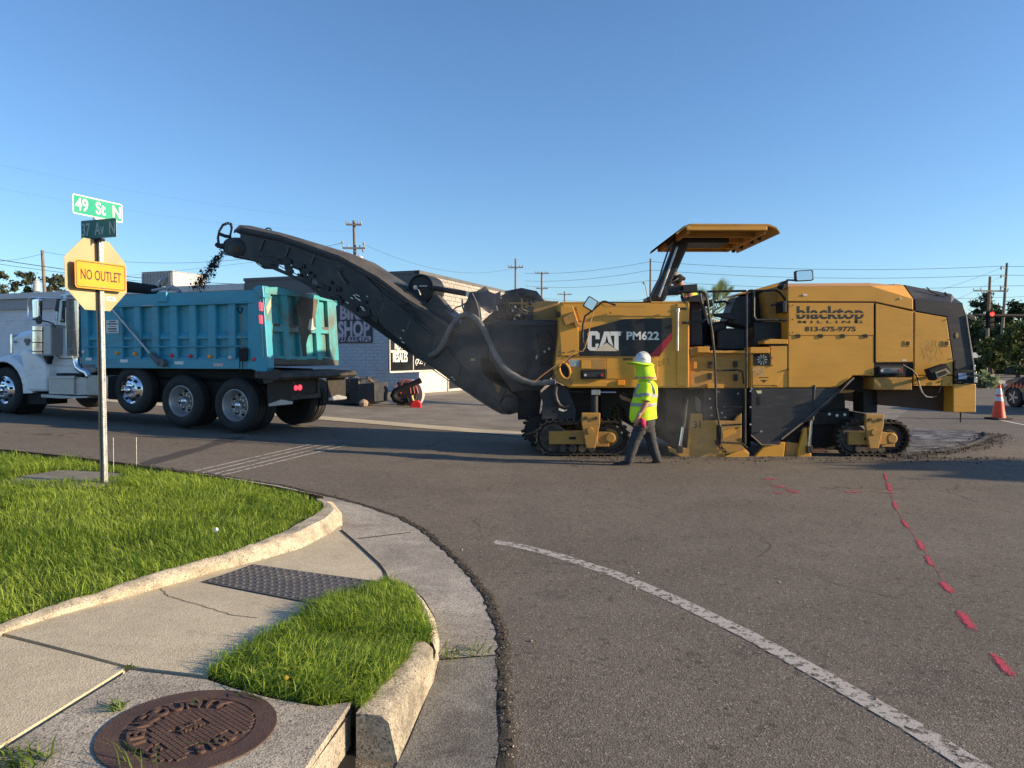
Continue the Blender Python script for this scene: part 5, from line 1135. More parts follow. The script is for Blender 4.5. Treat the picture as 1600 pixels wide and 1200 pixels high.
# big grey hose in a loop
def hz(name, pts, r, mat, parent, t_=None):
    P = [Cn.W(x, y, t_ if t_ is not None else tt) for x, y, tt in pts]
    out = []
    for i in range(len(P)-1):
        p0, p1, p2, p3 = P[max(i-1, 0)], P[i], P[i+1], P[min(i+2, len(P)-1)]
        for k in range(6):
            u = k/6; out.append(.5*((2*p1)+(p2-p0)*u+(2*p0-5*p1+4*p2-p3)*u*u+(3*p1-p0-3*p2+p3)*u**3))
    out.append(P[-1])
    return part(name, mat, lambda m: m.tube(out, [r*(1+.05*math.sin(i*2.4)) for i in range(len(out))], 12), parent, 0, True)
hz('grey_hose', [(671, 556, -.05), (678, 553, -.08), (690, 541, -.1), (700, 520, -.1), (710, 503, -.1), (722, 493, -.08), (733, 492, -.2), (745, 499, -.34), (757, 517, -.42), (765, 535, -.44), (777, 560, -.46), (794, 580, -.48), (812, 591, -.48), (830, 598, -.45), (850, 598, -.42), (868, 596, -.4)], .050, HOSE, low)
hz('black_hose', [(727, 491, -.05), (723, 480, 0), (722, 468, .05)], .014, HOSEB, low); hz('black_hose', [(728, 491, -.05), (726, 478, 0), (731, 470, .05), (736, 466, .05)], .014, HOSEB, low)
hz('black_hose', [(705, 488, .1), (712, 481, .05), (722, 477, .05), (732, 471, .05)], .012, HOSEB, low)
hz('black_hose', [(800, 590, -.42), (812, 597, -.45), (826, 599, -.45), (845, 601, -.42)], .035, HOSEB, low)

# falling stream of millings
def stream(r, n):
    f = r.random(n)**.8; x = 352-44*f**.85+r.normal(0, 2.2+5.5*f, n)+8*(1-f)*0; y = 392+60*f+r.normal(0, 3, n); t_ = r.uniform(.15, .85, n)
    return np.array([tuple(Cn.W(x[i], y[i], t_[i])) for i in range(n)])
crumbs('falling_millings', stream, 2300, .004, .014, CRUMB, 41)
# pile inside the truck is hidden; a light one is built with the truck
# ================================================================ DUMP TRUCK
tk = thing('dump_truck', 'white conventional cab dump truck with ribbed blue tipper body waiting under the conveyor', 'truck', T.P(-3.5, 1.2, z0(-8)))
TR = Frame((-4.7, 13.9), (U_.x, U_.y)); TR.a = Vector((.35, .937, 0)).normalized(); TR.n = Vector((-TR.a.y, TR.a.x, 0))   # rear plane: s across, t forwards
TW = 2.44
def tpart(name, mat, build, parent=tk, bevel=.01, smooth=False, **k):
    m = MB(); build(m); return m.obj(name, mat, parent, bevel=bevel, smooth=smooth, **k)
def tpoly(name, mat, pts, t0, t1, parent=tk, bevel=.01, **k): return tpart(name, mat, lambda m: m.pp(T, pts, t0, t1), parent, bevel, **k)
def tbx(name, mat, x0, y0, x1, y1, t0, t1, parent=tk, bevel=.01, **k): return tpoly(name, mat, [(x0, y0), (x1, y0), (x1, y1), (x0, y1)], t0, t1, parent, bevel, **k)
def TS(x, y, t=0): return T.px(x, y, t)
# geometry of the tipper body in real metres
sR = 0.02; sF = TS(127, 520)[0]                       # rear and front ends
zT = TS(398, 453)[1]; zB = TS(398, 577)[1]; zsk = TS(398, 566)[1]
print('body', sF, sR, zT, zB)
side = tpart('tipper_side', BLUE, lambda m: m.box(T, sF, sR-.12, .09, .14, zB+.05, zT-.02))
def sbox(name, mat, s0, s1, t0, t1, za, zb_, parent=side, bevel=.012, **k): return tpart(name, mat, lambda m: m.box(T, s0, s1, t0, t1, za, zb_), parent, bevel, **k)
zr = TS(398, 474)[1]
sbox('top_rail', BLUE, sF, sR-.16, -.0, .16, zr+.03, zT); sbox('rail_lip', BLUE, sF, sR-.2, -.03, .0, zr, zr+.04)
sbox('bottom_rail', BLUE, sF, sR-.16, .0, .12, zB, zsk+.06)
# ribs between the pockets
edges = [(126, 137), (155, 191), (208.5, 219), (236, 247), (265, 276), (295, 305.6), (324.4, 336.4), (356, 367.4)]
ribx = [(TS(a, 515)[0], TS(b_, 515)[0]) for a, b_ in edges]
def rib(s0, s1): return tpart('rib', BLUE, lambda m: m.prism(T, [(s0, zsk+.02), (s1, zsk+.02), (s1, zr+.02), (s0, zr+.02)], .0, .12), side, .018)
for s0, s1 in ribx: rib(s0, s1)
zs1, zs2, zs3 = TS(370, 522)[1], TS(370, 527)[1], TS(370, 541)[1]
for (a, b_), (c_, d_) in zip(edges, edges[1:]+[(386.6, 398)]):
    s0, s1 = TS(b_, 515)[0], TS(c_, 515)[0]
    def sh(m):
        q = [T.P(s, t_, z) for t_, z in ((.09, zs1+.06), (.03, zs2+.02), (.03, zs2-.02), (.09, zs2-.03)) for s in (s0, s1)]
        m.add(q, [(0, 1, 3, 2), (2, 3, 5, 4), (4, 5, 7, 6)])
    tpart('shelf', BLUE, sh, side, 0); sbox('pocket_sill', BLUE, s0, s1, .03, .1, zsk, zsk+.10, side, .02)
sbox('side_strip', BLUE, sF+.1, sR-.3, -.02, .02, zs3-.015, zs3+.015)
post = tpoly('corner_post', BLUE, [(387, 454), (398, 452.5), (402, 447), (410, 446), (419, 575), (410, 589), (397, 578), (387, 576)], -.02, .16, side, .012)
tpoly('hinge_cap', BLUE, [(395, 450), (402, 446), (410, 446.5), (412, 465), (405, 465)], -.06, .1, side, .012)
sbox('tarp_box', BLUE, TS(262, 455)[0], TS(247, 455)[0], -.04, .02, zr+.08, zT+.03, side, .015); sbox('handle_plate', ALU, TS(224, 470)[0], TS(244, 470)[0], -.045, -.03, zr+.01, zr+.03, side, .003)
for x, y, L in ((134, 561, 14), (188, 564, 17), (273, 567, 18), (334, 570, 19)):
    s, z = TS(x, y); sbox('reflector_strip', LETW if x != 334 else paint('reflector_worn', (.55, .45, .45), .4, dirt=(.5, .1, .1), amt=.7, dscale=12), s, s+L/82, -.006, .0, z-.03, z+.03, side, 0)
for x, y, c_ in ((131.5, 550, LENS), (184, 551.5, AMB), (212, 553, AMB), (269, 555.5, LENSR), (298.5, 556.5, LENSR), (329, 557, AMB), (361, 558.5, LENS), (398, 561.5, LENSR)):
    p = T.W(x, y, .0); o = tpart('side_marker', c_, lambda m: m.lathe(p-T.n*.05, T.n, [(0, .01), (.01, .035), (.05, .04)], 12), side, 0, True)
# body box: floor, far side, front wall with cab shield
sbox('tipper_far_side', BLUE, sF, sR, TW-.14, TW-.09, zB+.05, zT, tk); sbox('tipper_front_wall', BLUE, sF-.05, sF, .05, TW-.05, zB, zT+.1, tk); sbox('tipper_floor', TARRY, sF, sR, .1, TW-.1, zB+.05, zB+.12, tk)
sbox('top_rail', BLUE, sF, sR, TW-.2, TW, zT-.15, zT+.02, tk)
def load(m):
    n1, n2 = 14, 8; rows = []
    for i in range(n1+1):
        s = sF+(sR-sF-.3)*i/n1; rows.append([T.P(s, .15+(TW-.3)*j/n2, zT-.50+.42*math.exp(-((s+2.8)/1.1)**2-((j/n2-.5)/.35)**2)+random.uniform(-.04, .04)) for j in range(n2+1)])
    m.strip(rows)
lo_ = tpart('asphalt_load', CRUMB, load, tk, 0); lo_.name = 'load'
# rolled tarp, deflector and shiny vents at the front of the body
tpart('rolled_tarp', FABR, lambda m: m.tube([T.W(150, 452, .5), T.W(200, 448, .5), T.W(243, 453, .5)], [.09, .12, .10], 12), tk, 0, True)
tpart('tarp_arm', ALU, lambda m: [m.tube([T.W(*p, .1) for p in [(238, 454), (260, 450), (278, 453)]], .03, 8), m.tube([T.W(*p, .3) for p in [(248, 447), (256, 436), (259, 436), (255, 446)]], .05, 8), m.tube([T.W(*p, .1) for p in [(262, 452), (270, 448), (276, 452), (281, 456)]], .04, 8)], tk, 0, True)
# long silver tarp arm across the side
ta = tpart('tarp_strut', STEEL, lambda m: m.tube([T.W(176, 483, -.06), T.W(238, 556, -.06)], .028, 10), tk, 0, True)
tpart('strut_base', paint('oily_grey', (.09, .10, .11), .5), lambda m: [m.tube([T.W(236, 553, -.07), T.W(251, 568, -.07)], [.05, .07], 10), m.lathe(T.W(251, 567, -.12), T.n, [(0, .03), (0, .08), (.1, .08)], 16)], ta, 0, True)
# placard with unreadable small print
s, z = TS(175, 510); pl_ = sbox('placard', LETW, s-.15, s+.19, -.012, .0, z-.14, z+.13, side, .003)
pm = MB()
for k, (w_, h_) in enumerate(((.16, .03), (.27, .03), (.18, .015), (.25, .035), (.21, .025))):
    zz = z+.10-k*.050
    r = random.Random(k); x = s+.02-w_/2
    while x < s+.02+w_/2: L = r.uniform(.012, .03); pm.box(T, x, x+L, -.014, -.011, zz-h_/2, zz+h_/2); x += L+r.uniform(.004, .01)
pm.obj('small_print', paint('print_navy', (.04, .05, .07), .6), pl_, kind='stuff')
# --- tailgate on the rear plane
def rpx(x, y, t=0): return TR.px(x, y, t)
tgm = [(413.5, 449), (432, 449), (470, 457), (524, 467), (529, 571), (424, 567)]
tg = tpart('tailgate', TAIL, lambda m: m.pp(TR, tgm, .02, .10), tk, .01, label='turquoise tailgate streaked with asphalt')
def rbox(name, mat, x0, x1, y0, y1, t0, t1, parent=tg, sk=0, bevel=.01): return tpart(name, mat, lambda m: m.pp(TR, [(x0, y0), (x1, y0+sk), (x1+(y1-y0)*.06, y1+sk), (x0+(y1-y0)*.06, y1)], t0, t1), parent, bevel)
for x0, x1 in ((413.5, 423), (439.5, 449), (464.5, 475), (491, 498.5), (511, 524.5)):
    dy = (x0-413)*.085; tpart('tailgate_rib', TAIL, lambda m: m.pp(TR, [(x0, 456+dy), (x1, 457+dy), (x1+5.5, 562+dy*.2), (x0+5.5, 561+dy*.2)], -.07, .02), tg, .012)
tpart('tailgate_rail', TAIL, lambda m: m.pp(TR, [(413.5, 448.5), (433, 448.5), (470, 456.5), (524.5, 467), (525, 473), (470, 464), (414, 459)], -.08, .02), tg, .012)
tpart('tailgate_rail', TAIL, lambda m: m.pp(TR, [(417, 505), (524.5, 512), (525, 522), (418, 518)], -.06, .02), tg, .012)
tpart('tailgate_rail', TAIL, lambda m: m.pp(TR, [(420, 556), (527.5, 558), (528.5, 566), (422, 565)], -.06, .02), tg, .012)
# dents and stains caked on the tailgate
STN = marking('asphalt_smear', (.10, .088, .07), .56, 5, .2)
ST2 = paint('asphalt_smear', (.10, .088, .072), .8, 0, .3, 3, (.20, .17, .13), .6, 4)
tpart('smear', ST2, lambda m: m.pp(TR, [(425, 559), (470, 562), (505, 559), (527.5, 562), (528.5, 570.5), (424, 569)], -.066, -.055), tg, 0)
tpart('smear', ST2, lambda m: m.pp(TR, [(467, 464), (497, 467), (492, 500), (493, 512), (482, 525), (478, 540), (480, 557), (473, 557), (470, 530), (466, 500), (463, 480)], -.074, -.060), tg, 0)
tpart('smear', paint('primer_patch', (.42, .38, .30), .7), lambda m: m.pp(TR, [(416, 480), (423, 466), (424, 478), (418, 492)], -.074, -.06), tg, 0)
for x in (425, 452, 478, 503): tpart('dirt_ledge', ST2, lambda m: m.pp(TR, [(x, 504.5+(x-413)*.07), (x+13, 505.5+(x-413)*.07), (x+12, 509+(x-413)*.07), (x+2, 509+(x-413)*.07)], -.064, .01), tg, 0)
tpart('dent', paint('bare_scrape', (.55, .52, .46), .5), lambda m: m.pp(TR, [(484, 499), (489, 497), (490, 510), (494, 513), (484, 517), (481, 513)], -.078, -.05), tg, 0)
for y0, y1 in ((472, 486), (492, 506)): tpart('tail_lamp', TAILL, lambda m: m.pp(T, [(404.2, y0), (408.6, y0+1), (409.3, y1), (405, y1-1)], -.05, -.02), tk, .006)
tpart('post_face', TAIL, lambda m: m.pp(T, [(402, 455), (406, 454), (412, 560), (409, 560)], -.035, -.02), tk, 0)
# rear bumper apron, flaps and light bar
ap = tpart('spill_apron', TARRY, lambda m: m.loft([[TR.P(s, t_, z) for t_, z in ((.1, zB-.03), (-.42, zB-.06), (-.50, zB-.15), (-.40, zB-.20), (.1, zB-.16))] for s in (-.12, .4, 1.2, 2.0, 2.5)]), tk, .01)
tpart('apron_side', TARRY, lambda m: m.pp(T, [(409, 590), (413, 583), (425, 577), (437, 580), (434, 590), (424, 598), (412, 600)], -.1, .0), tk, .01)
z1 = TS(420, 592)[1]; z2 = TS(420, 636)[1]
for s0, s1 in ((-.08, .62), (1.83, 2.5)):
    fl_ = tpart('mud_flap', DARK if False else TRKD, lambda m: m.box(TR, s0, s1, -.18, -.15, z2, z1), tk, .01)
    tpart('flap_weight', ALU, lambda m: m.prism(TR, [(s0, z2+.02), (s1, z2+.02), (s1, z2+.07), ((s0+s1)/2, z2+.13), (s0, z2+.07)], -.20, -.18), fl_, .006)
zl = TR.px(465, 606)[1]
lb = tpart('light_bar', TRKD, lambda m: [m.box(TR, .62, 1.55, -.12, .05, zl-.22, zl+.18)], tk, .01)
tpart('light_bar_lip', TARRY, lambda m: [m.box(TR, .60, 1.60, -.16, -.12, zl-.22, zl-.13), m.box(TR, 1.50, 1.60, -.15, -.12, zl-.2, zl+.15)], lb, .006)
for x, y, r_ in ((454, 606.5, .062), (464, 606, .055), (470.5, 605.5, .06)):
    tpart('tail_lamp', TAILL, lambda m: m.lathe(TR.W(x, y, -.15), TR.n, [(0, .01), (.01, r_*.8), (.03, r_)], 16), lb, 0, True)
tpart('tail_lamp_small', LENSR, lambda m: [m.cyl(TR.W(x, y, -.14), TR.W(x, y, -.12), .015, seg=8) for x, y in ((459, 598), (467, 616), (455, 617))], lb, 0, kind='stuff')
tpart('axle_beam', DARK, lambda m: [m.box(T, -6.3, -.3, .75, 1.0, .62+.2, 1.0+.2), m.box(T, -6.3, -.3, 1.45, 1.7, .82, 1.2), m.box(T, -3.6, -.4, .35, 2.1, .75, 1.28)], tk, .01)
tpart('underside_shadow_plate', DARK, lambda m: m.pp(T, [(128, 568), (399, 578), (412, 600), (400, 600), (128, 586)], .35, 2.2), tk, 0).name = 'underside_shade_fill'  # near-black fill paints the shade beneath the tipper body
# --- wheels
def wheel(x, y, D, t, dual, kind_, lab=None, zlift=None, w_=.30):
    c = T.W(x, y, t); R_ = D/2; n = T.n
    tw = w_
    prof = [(.02, R_*.58), (0.0, R_*.62), (-.012, R_*.80), (.015, R_*.93), (.05, R_*.985), (.06, R_), (tw*.30, R_), (tw*.31, R_-.014), (tw*.36, R_-.014), (tw*.37, R_), (tw*.63, R_), (tw*.64, R_-.014), (tw*.69, R_-.014), (tw*.70, R_), (tw-.06, R_), (tw-.02, R_*.95), (tw, R_*.8), (tw-.02, R_*.58)]
    def tyre(m):
        m.lathe(c, n, prof, 48, False)
        if dual: m.lathe(c+n*(tw+.03), n, prof, 48, False)
    wo_ = tpart('wheel', RUB, tyre, tk, 0, True); 
    if lab: wo_['label'] = lab
    if kind_ == 'deep':
        tpart('rim', ALU, lambda m: m.lathe(c+n*.01, n, [(0, R_*.60), (-.008, R_*.57), (.03, R_*.53), (.16, R_*.50), (.19, R_*.44), (.19, .03)], 40, False), wo_, 0, True)
        d0 = .18
    else:
        tpart('rim', CHROME, lambda m: m.lathe(c+n*.01, n, [(0, R_*.60), (-.01, R_*.57), (.03, R_*.53), (.02, R_*.50), (-.02, R_*.35), (-.03, R_*.30), (-.03, .03)], 40, False), wo_, 0, True)
        d0 = -.02
    e1 = T.a; e2 = Vector((0, 0, 1))
    tpart('hub', CHROME, lambda m: m.lathe(c+n*(d0-.15), n, [(0, .005), (.02, .05), (.05, .075), (.10, .085), (.15, .085)], 20), wo_, 0, True)
    tpart('hand_hole', DARK, lambda m: [m.cyl(c+n*(d0-.012+(0 if kind_ == 'deep' else .0))+(e1*math.cos(a)+e2*math.sin(a))*R_*(.37 if kind_ == 'deep' else .43), c+n*(d0+.02)+(e1*math.cos(a)+e2*math.sin(a))*R_*(.37 if kind_ == 'deep' else .43), .028, seg=10) for a in [k*2*math.pi/8+.2 for k in range(8)]], wo_, 0, kind='stuff')
    tpart('wheel_nut', CHROME, lambda m: [m.cyl(c+n*(d0-.06)+(e1*math.cos(a)+e2*math.sin(a))*R_*.265, c+n*d0+(e1*math.cos(a)+e2*math.sin(a))*R_*.265, .016, .02, seg=6) for a in [k*2*math.pi/10 for k in range(10)]], wo_, 0, kind='stuff')
    return wo_
wheel(366.5, 633.5, 1.055, .05, True, 'deep', 'rearmost dual wheel'); wheel(282, 627, 1.055, .05, True, 'deep'); wheel(205.5, 609, 1.0, .06, False, 'chrome', 'pusher wheel lifted clear of the road')
wheel(7, 609.5, 1.055, .06, False, 'chrome', 'front steering wheel', w_=.32)
# far side wheels (positions follow the near ones across the axle)
def far_wheel(x, y, D, dual, w_=.30):
    c = T.W(x, y, .05)+T.n*(TW-.1); R_ = D/2; n = -T.n
    prof = [(.02, R_*.58), (0.0, R_*.62), (-.012, R_*.80), (.015, R_*.93), (.05, R_*.985), (.06, R_), (w_*.30, R_), (w_*.31, R_-.014), (w_*.36, R_-.014), (w_*.37, R_), (w_*.63, R_), (w_*.64, R_-.014), (w_*.69, R_-.014), (w_*.70, R_), (w_-.06, R_), (w_-.02, R_*.95), (w_, R_*.8), (w_-.02, R_*.58)]
    return tpart('wheel', RUB, lambda m: [m.lathe(c, n, prof, 40, True)]+([m.lathe(c+n*(w_+.03), n, prof, 40, True)] if dual else []), tk, 0, True)
far_wheel(366.5, 633.5, 1.055, True); far_wheel(282, 627, 1.055, True); far_wheel(205.5, 609, 1.0, False); far_wheel(7, 609.5, 1.055, False)
for x, y in ((366.5, 633.5), (282, 627), (205.5, 609), (7, 609.5)): tpart('axle', DARK, lambda m: m.cyl(T.W(x, y, .3), T.W(x, y, .3)+T.n*(TW-.7), .09, seg=10), tk, 0, True)
# --- cab: lofted shapes on real widths (cab 2.0 m wide, set in .22 from the body side)
ti = .22; tf = TW-.22
cab = tpart('cab', WHT, lambda m: m.pp(T, [(86, 474), (92, 466), (104, 461), (124, 458), (127, 462), (127, 600), (73, 600), (73, 560), (86, 556), (86, 520), (87, 500)], ti, tf), tk, .03)
tpart('cab_roof', WHT, lambda m: m.loft([[T.W(x, y, t_) for x, y in ((88, 470), (94, 461.5), (108, 456), (128, 455), (128, 470))] for t_ in (ti+.06, ti+.25)]+[[T.W(x, y, ti+.25)+T.n*1.4+Vector((0, 0, 0)) for x, y in ((88, 470), (94, 461.5), (108, 456), (128, 455), (128, 470))]]), cab, .01)
dr = tpoly('door', WHT, [(88.5, 512), (93, 470), (97, 467), (118, 466), (118, 560), (95, 560), (89, 555)], ti-.03, ti, cab, .012)
tpoly('door_gap', DARK, [(87.7, 512), (92.2, 469), (96.5, 466), (118, 465), (118, 561), (94.6, 561), (88.2, 556)], ti-.008, ti, cab, 0)
dg = tpoly('side_window', GLASS, [(94, 505), (97.5, 473.5), (100, 471.5), (110, 471), (112, 474), (111.5, 506)], ti-.036, ti-.028, dr, 0)
tpoly('window_frame', CHR_, [(96, 471), (97.5, 470), (112, 469.5), (113.5, 471), (97, 473)], ti-.045, ti-.03, dr, .002)
tpoly('chrome_strip', CHROME, [(89, 508), (112, 508), (112, 512), (89, 513)], ti-.04, ti-.028, dr, .002)
tpart('grab_handle', CHROME, lambda m: m.tube([T.W(*p, ti-.09) for p in [(108, 479), (105, 479), (103.5, 482), (104, 546), (106, 550)]], .014, 8), dr, 0, True)
tpoly('windscreen', GLASS, [(86.5, 500), (90, 474), (93, 470), (90.5, 506)], ti+.02, tf-.02, cab, 0)
tpoly('sun_visor', CHR_, [(85, 486), (88.5, 466), (95, 463), (90, 487)], ti-.02, tf+.0, cab, .004)
bolts_ = MB()
for k in range(9): p = T.W(84+k*4, 571.5, ti); bolts_.cyl(p-T.n*.012, p, .012, seg=6)
bolts_.obj('rivet', ALU, cab, kind='stuff')
# hood, fender
hoodm = MB()
hoodm.loft([[T.P(s, t_, z) for s, t_, z in row] for row in [
    [(TS(x, yt, .3)[0], ti+.12, TS(x, 575, .3)[1]), (TS(x, yt, .3)[0], ti+.10, TS(x, yt, .3)[1]-.12), (TS(x, yt, .3)[0], ti+.28, TS(x, yt, .3)[1]), (TS(x, yt, .3)[0], tf-.28, TS(x, yt, .3)[1]), (TS(x, yt, .3)[0], tf-.10, TS(x, yt, .3)[1]-.12), (TS(x, yt, .3)[0], tf-.12, TS(x, 575, .3)[1])]
    for x, yt in ((17, 524), (20, 519), (35, 515.5), (55, 511), (74, 508), (87, 507))]])
hd_ = hoodm.obj('hood', WHT, tk, bevel=.03)
tpart('grille_edge', CHROME, lambda m: [m.pp(T, [(15.5, 523), (19, 521), (19, 552), (16, 552)], ti+.12, tf-.12)], hd_, .008)
tpart('emblem', paint('emblem_dark', (.10, .09, .08), .4, dirt=(.4, .3, .2), amt=.8, dscale=30), lambda m: [m.pp(T, [(37, 531), (39, 529), (44, 529), (46, 531), (45.5, 534), (43.5, 536), (43, 539.5), (40, 539.5), (39.5, 536), (37.5, 534)], ti+.075, ti+.10)], hd_, .004)
s, z = TS(24, 534, ti+.1); lettering('963', T, s, ti+.085, z, .11, .055, paint('number_blue', (.05, .16, .38), .5), hd_, .03)
fen = MB()
cx_, cz_ = TS(6, 610, 0); ri, ro = .64, .78
rows = []
for k in range(13):
    a = R(190-k*190/12-5); 
    x1, z1_ = cx_+ri*math.cos(a)*(1.0), cz_+ri*math.sin(a)*1.0; bulge = 1+.10*max(0, math.cos(a))
    x2, z2_ = cx_+ro*math.cos(a)*bulge, cz_+.02+(ro-.04)*math.sin(a)
    rows.append([T.P(x1, -.02, z1_), T.P(x1*.8+x2*.2, -.03, z1_*.8+z2_*.2), T.P(x2, .03, z2_), T.P(x2, .42, z2_+.05), T.P(x2, .60, z2_+.05)])
fen.strip(rows); fen.obj('front_fender', WHT, tk, smooth=True)
tpoly('fender_rear', WHT, [(30, 552), (40, 545), (55, 552), (66, 562), (73, 575), (73, 612), (41, 612), (40, 595), (35, 575)], .0, .6, tk, .06)
tpart('wheel_well', DARK, lambda m: m.lathe(T.W(6, 610, .03), T.n, [(0, .635), (.6, .635), (.6, .05)], 32, False), tk, 0)
tpoly('bumper', CHROME, [(-45, 598), (-30, 598), (-30, 625), (-45, 625)], -.05, TW+.05, tk, .02)
# air cleaner, mirror, stack, steps, tanks
ac = tpart('air_cleaner', CHROME, lambda m: m.cyl(T.W(63, 510, -.02), T.W(63, 553, -.02), .145, seg=24), tk, 0, True)
tpart('air_cleaner_body', ALU, lambda m: [m.pp(T, [(67, 507), (79, 507), (79, 555), (67, 555)], -.1, .2)], ac, .02)
tpart('clamp', CHR_, lambda m: [m.lathe(T.W(63, y, -.02), (0, 0, 1), [(0, .148), (0, .151), (.02, .151), (.02, .148)], 24) for y in (518, 536, 550)], ac, 0)
tpart('horn_ring', BLK, lambda m: m.lathe(T.W(83, 531, .05), T.n, [(0, .02), (0, .10), (.06, .10)], 20), ac, 0, True)
tpart('bracket', DARK, lambda m: m.pp(T, [(67, 556), (78, 556), (74, 569), (72, 566)], .0, .1), ac, .004)
tm = tpart('mirror_frame', CHROME, lambda m: m.tube([T.W(*p, -.15) for p in [(120, 466), (75, 465.5), (50, 464.5), (46, 466), (44.5, 470), (44, 494), (46, 499), (52, 499.5)]], .013, 8), tk, 0, True)
tpart('mirror_head', CHROME, lambda m: m.pp(T, [(50, 468), (58, 466.5), (60, 468), (59.5, 496), (51, 497)], -.2, -.1), tm, .012)
tpart('mirror_inset', MIRR, lambda m: m.pp(T, [(52.5, 470), (57, 469.5), (57, 494), (53, 494.5)], -.206, -.2), tm, 0)
tpart('convex_mirror', CHR_, lambda m: m.lathe(T.W(59.5, 500, -.2), T.n, [(0, .01), (0, .085), (.03, .09), (.05, .06)], 20), tm, 0, True)
tpart('mirror_arm', CHR_, lambda m: m.tube([T.W(*p, -.1) for p in [(52, 499), (63, 500.5), (75, 503), (83, 506), (86, 511)]], .016, 8), tm, 0, True)
tpart('mirror_arm', CHROME, lambda m: [m.tube([T.W(*p, -.12) for p in [(60, 466), (60, 500)]], .012, 8)], tm, 0, True)
stk = tpart('exhaust_stack', CHROME, lambda m: m.cyl(T.W(120, 470, .02), T.W(120, 558, .02), .10, seg=20), tk, 0, True)
tpart('heat_shield', paint('perforated_steel', (.20, .19, .18), .4, .7, .2, 12, (.45, .42, .38), .7, 18), lambda m: m.lathe(T.W(115.5, 556, -.02), (0, 0, 1), [(0, .118), (TS(115, 462)[1]-TS(115, 556)[1], .118)], 20, False), stk, 0, True)
hp_ = MB()
zz0, zz1 = TS(115, 556)[1], TS(115, 466)[1]; c0 = T.W(115.5, 556, -.02)
for i in range(46):
    for k in range(6):
        a = math.pi+.35+k*.45+(i % 2)*.22; z = zz0+(zz1-zz0)*(i+.5)/46
        d = T.a*math.cos(a)+T.n*math.sin(a); p = Vector((c0.x, c0.y, z))+d*.117; hp_.cyl(p, p+d*.003, .012, seg=6)
hp_.obj('perforation', DARK, stk, kind='stuff')
tpart('exhaust_elbow', CHROME, lambda m: m.tube([T.W(*p, .02) for p in [(119, 558), (119, 566), (122, 574), (129, 579), (137, 582), (140, 588)]], [.075, .075, .075, .08, .08, .08], 14), stk, 0, True)
bb = tpoly('battery_box', ALU, [(75.5, 590), (115, 590), (115, 617), (76, 616)], -.02, .35, tk, .012)
tpoly('box_lid', ALU, [(75, 588), (115.5, 587), (115.5, 592), (75, 592)], -.035, .36, bb, .006)
tpoly('step_tread', DARK, [(88, 583), (128, 584), (128, 588), (88, 587)], .0, .3, tk, .008)
tpoly('tool_box', ALU, [(115.5, 588), (136, 590), (136, 617), (115.5, 618)], .02, .4, tk, .012)
tpoly('running_board', ALU, [(64, 616), (112, 619), (136, 619), (136, 622), (96, 623), (64, 621)], -.06, .35, tk, .008)
tpoly('fuel_tank', paint('tank_cream', (.42, .40, .35), .4, dirt=(.2, .18, .15)), [(135, 586), (166, 587), (166, 619), (135, 618)], -.02, .6, tk, .03)
tpoly('tank_strap', CHROME, [(163, 588), (168, 588), (168, 620), (163, 620)], -.03, .5, tk, .006)
tpoly('fuel_tank', DARK, [(168, 588), (188, 589), (188, 625), (168, 624)], .1, .8, tk, .02).name = 'side_skirt'
tpoly('cab_guard', paint('grey_bracket', (.20, .22, .24), .6), [(128, 568), (150, 569), (149, 580), (143, 583), (137, 580), (128, 575)], .0, .08, tk, .01)
tpoly('front_step', DARK, [(42, 613), (73, 613), (73, 632), (42, 632)], .1, .6, tk, .01)
# shovel hanging on the side
sv = thing('shovel', 'long-handled black square shovel hung upright on the blue tipper side', 'shovel', T.W(376, 575, -.04))
part_s = lambda name, mat, f, bev=.004, sm=False: tpart(name, mat, f, sv, bev, sm)
part_s('shaft', paint('wood_shaft', (.20, .17, .10), .6), lambda m: m.tube([T.W(376, 489, -.06), T.W(378, 520, -.06), T.W(378, 545, -.06)], .015, 8), 0, True)
part_s('grip', DARK, lambda m: m.tube([T.W(*p, -.06) for p in [(376, 491), (371.5, 484), (371, 481), (379, 481), (378.5, 484), (376, 491)]], .014, 6), 0, True)
part_s('blade', DARK, lambda m: m.pp(T, [(373, 544), (386.5, 544), (386.5, 561), (384, 564.5), (375, 564.5), (373, 561)], -.07, -.05), .006)
part_s('holder', BLK, lambda m: [m.tube([T.W(x, 545, -.045), T.W(x, 576, -.045)], .010, 6) for x in (374.5, 379)], 0, True)
# ================================================================ STREET SIGN
F_ = Frame((-4.5, 8.02), (.35, .937)); F_.a = Vector((.35, .937, 0)).normalized(); F_.n = Vector((-F_.a.y, F_.a.x, 0))
K_ = Frame((-4.5, 8.02), (.937, -.35))
base = K_.W(156, 752, 0)
sg = thing('street_sign', 'street name and dead end signs on a galvanised post in the lawn', 'street sign', (-4.5, 8.02, base.z))
def pc(name, mat, f, parent=sg, bev=.0, sm=False, **k):
    m = MB(); f(m); return m.obj(name, mat, parent, bevel=bev, smooth=sm, **k)
X0, Y0 = base.x, base.y
def ctr(fr, px): return fr.px(px, 557)[0]
zbot = base.z-.05; ztop = K_.px(154, 375)[1]
s0 = F_.px(156, 600)[0]
def post(m):
    # U-channel: web and two flanges, turned like the signs
    m.box(F_, s0-.004, s0+.034, -.045, -.040, zbot, ztop); m.box(F_, s0-.008, s0-.003, -.045, -.005, zbot, ztop); m.box(F_, s0+.034, s0+.039, -.045, -.005, zbot, ztop)
    m.box(F_, s0-.028, s0-.008, -.010, -.005, zbot, ztop)
pst = pc('post', GALV, post)
ph = MB()
z = zbot+.1
while z < ztop: ph.cyl(F_.P(s0+.022, -.0465, z), F_.P(s0+.022, -.044, z), .0055, seg=6); z += .0254
ph.obj('post_hole', DARK, pst, kind='stuff')
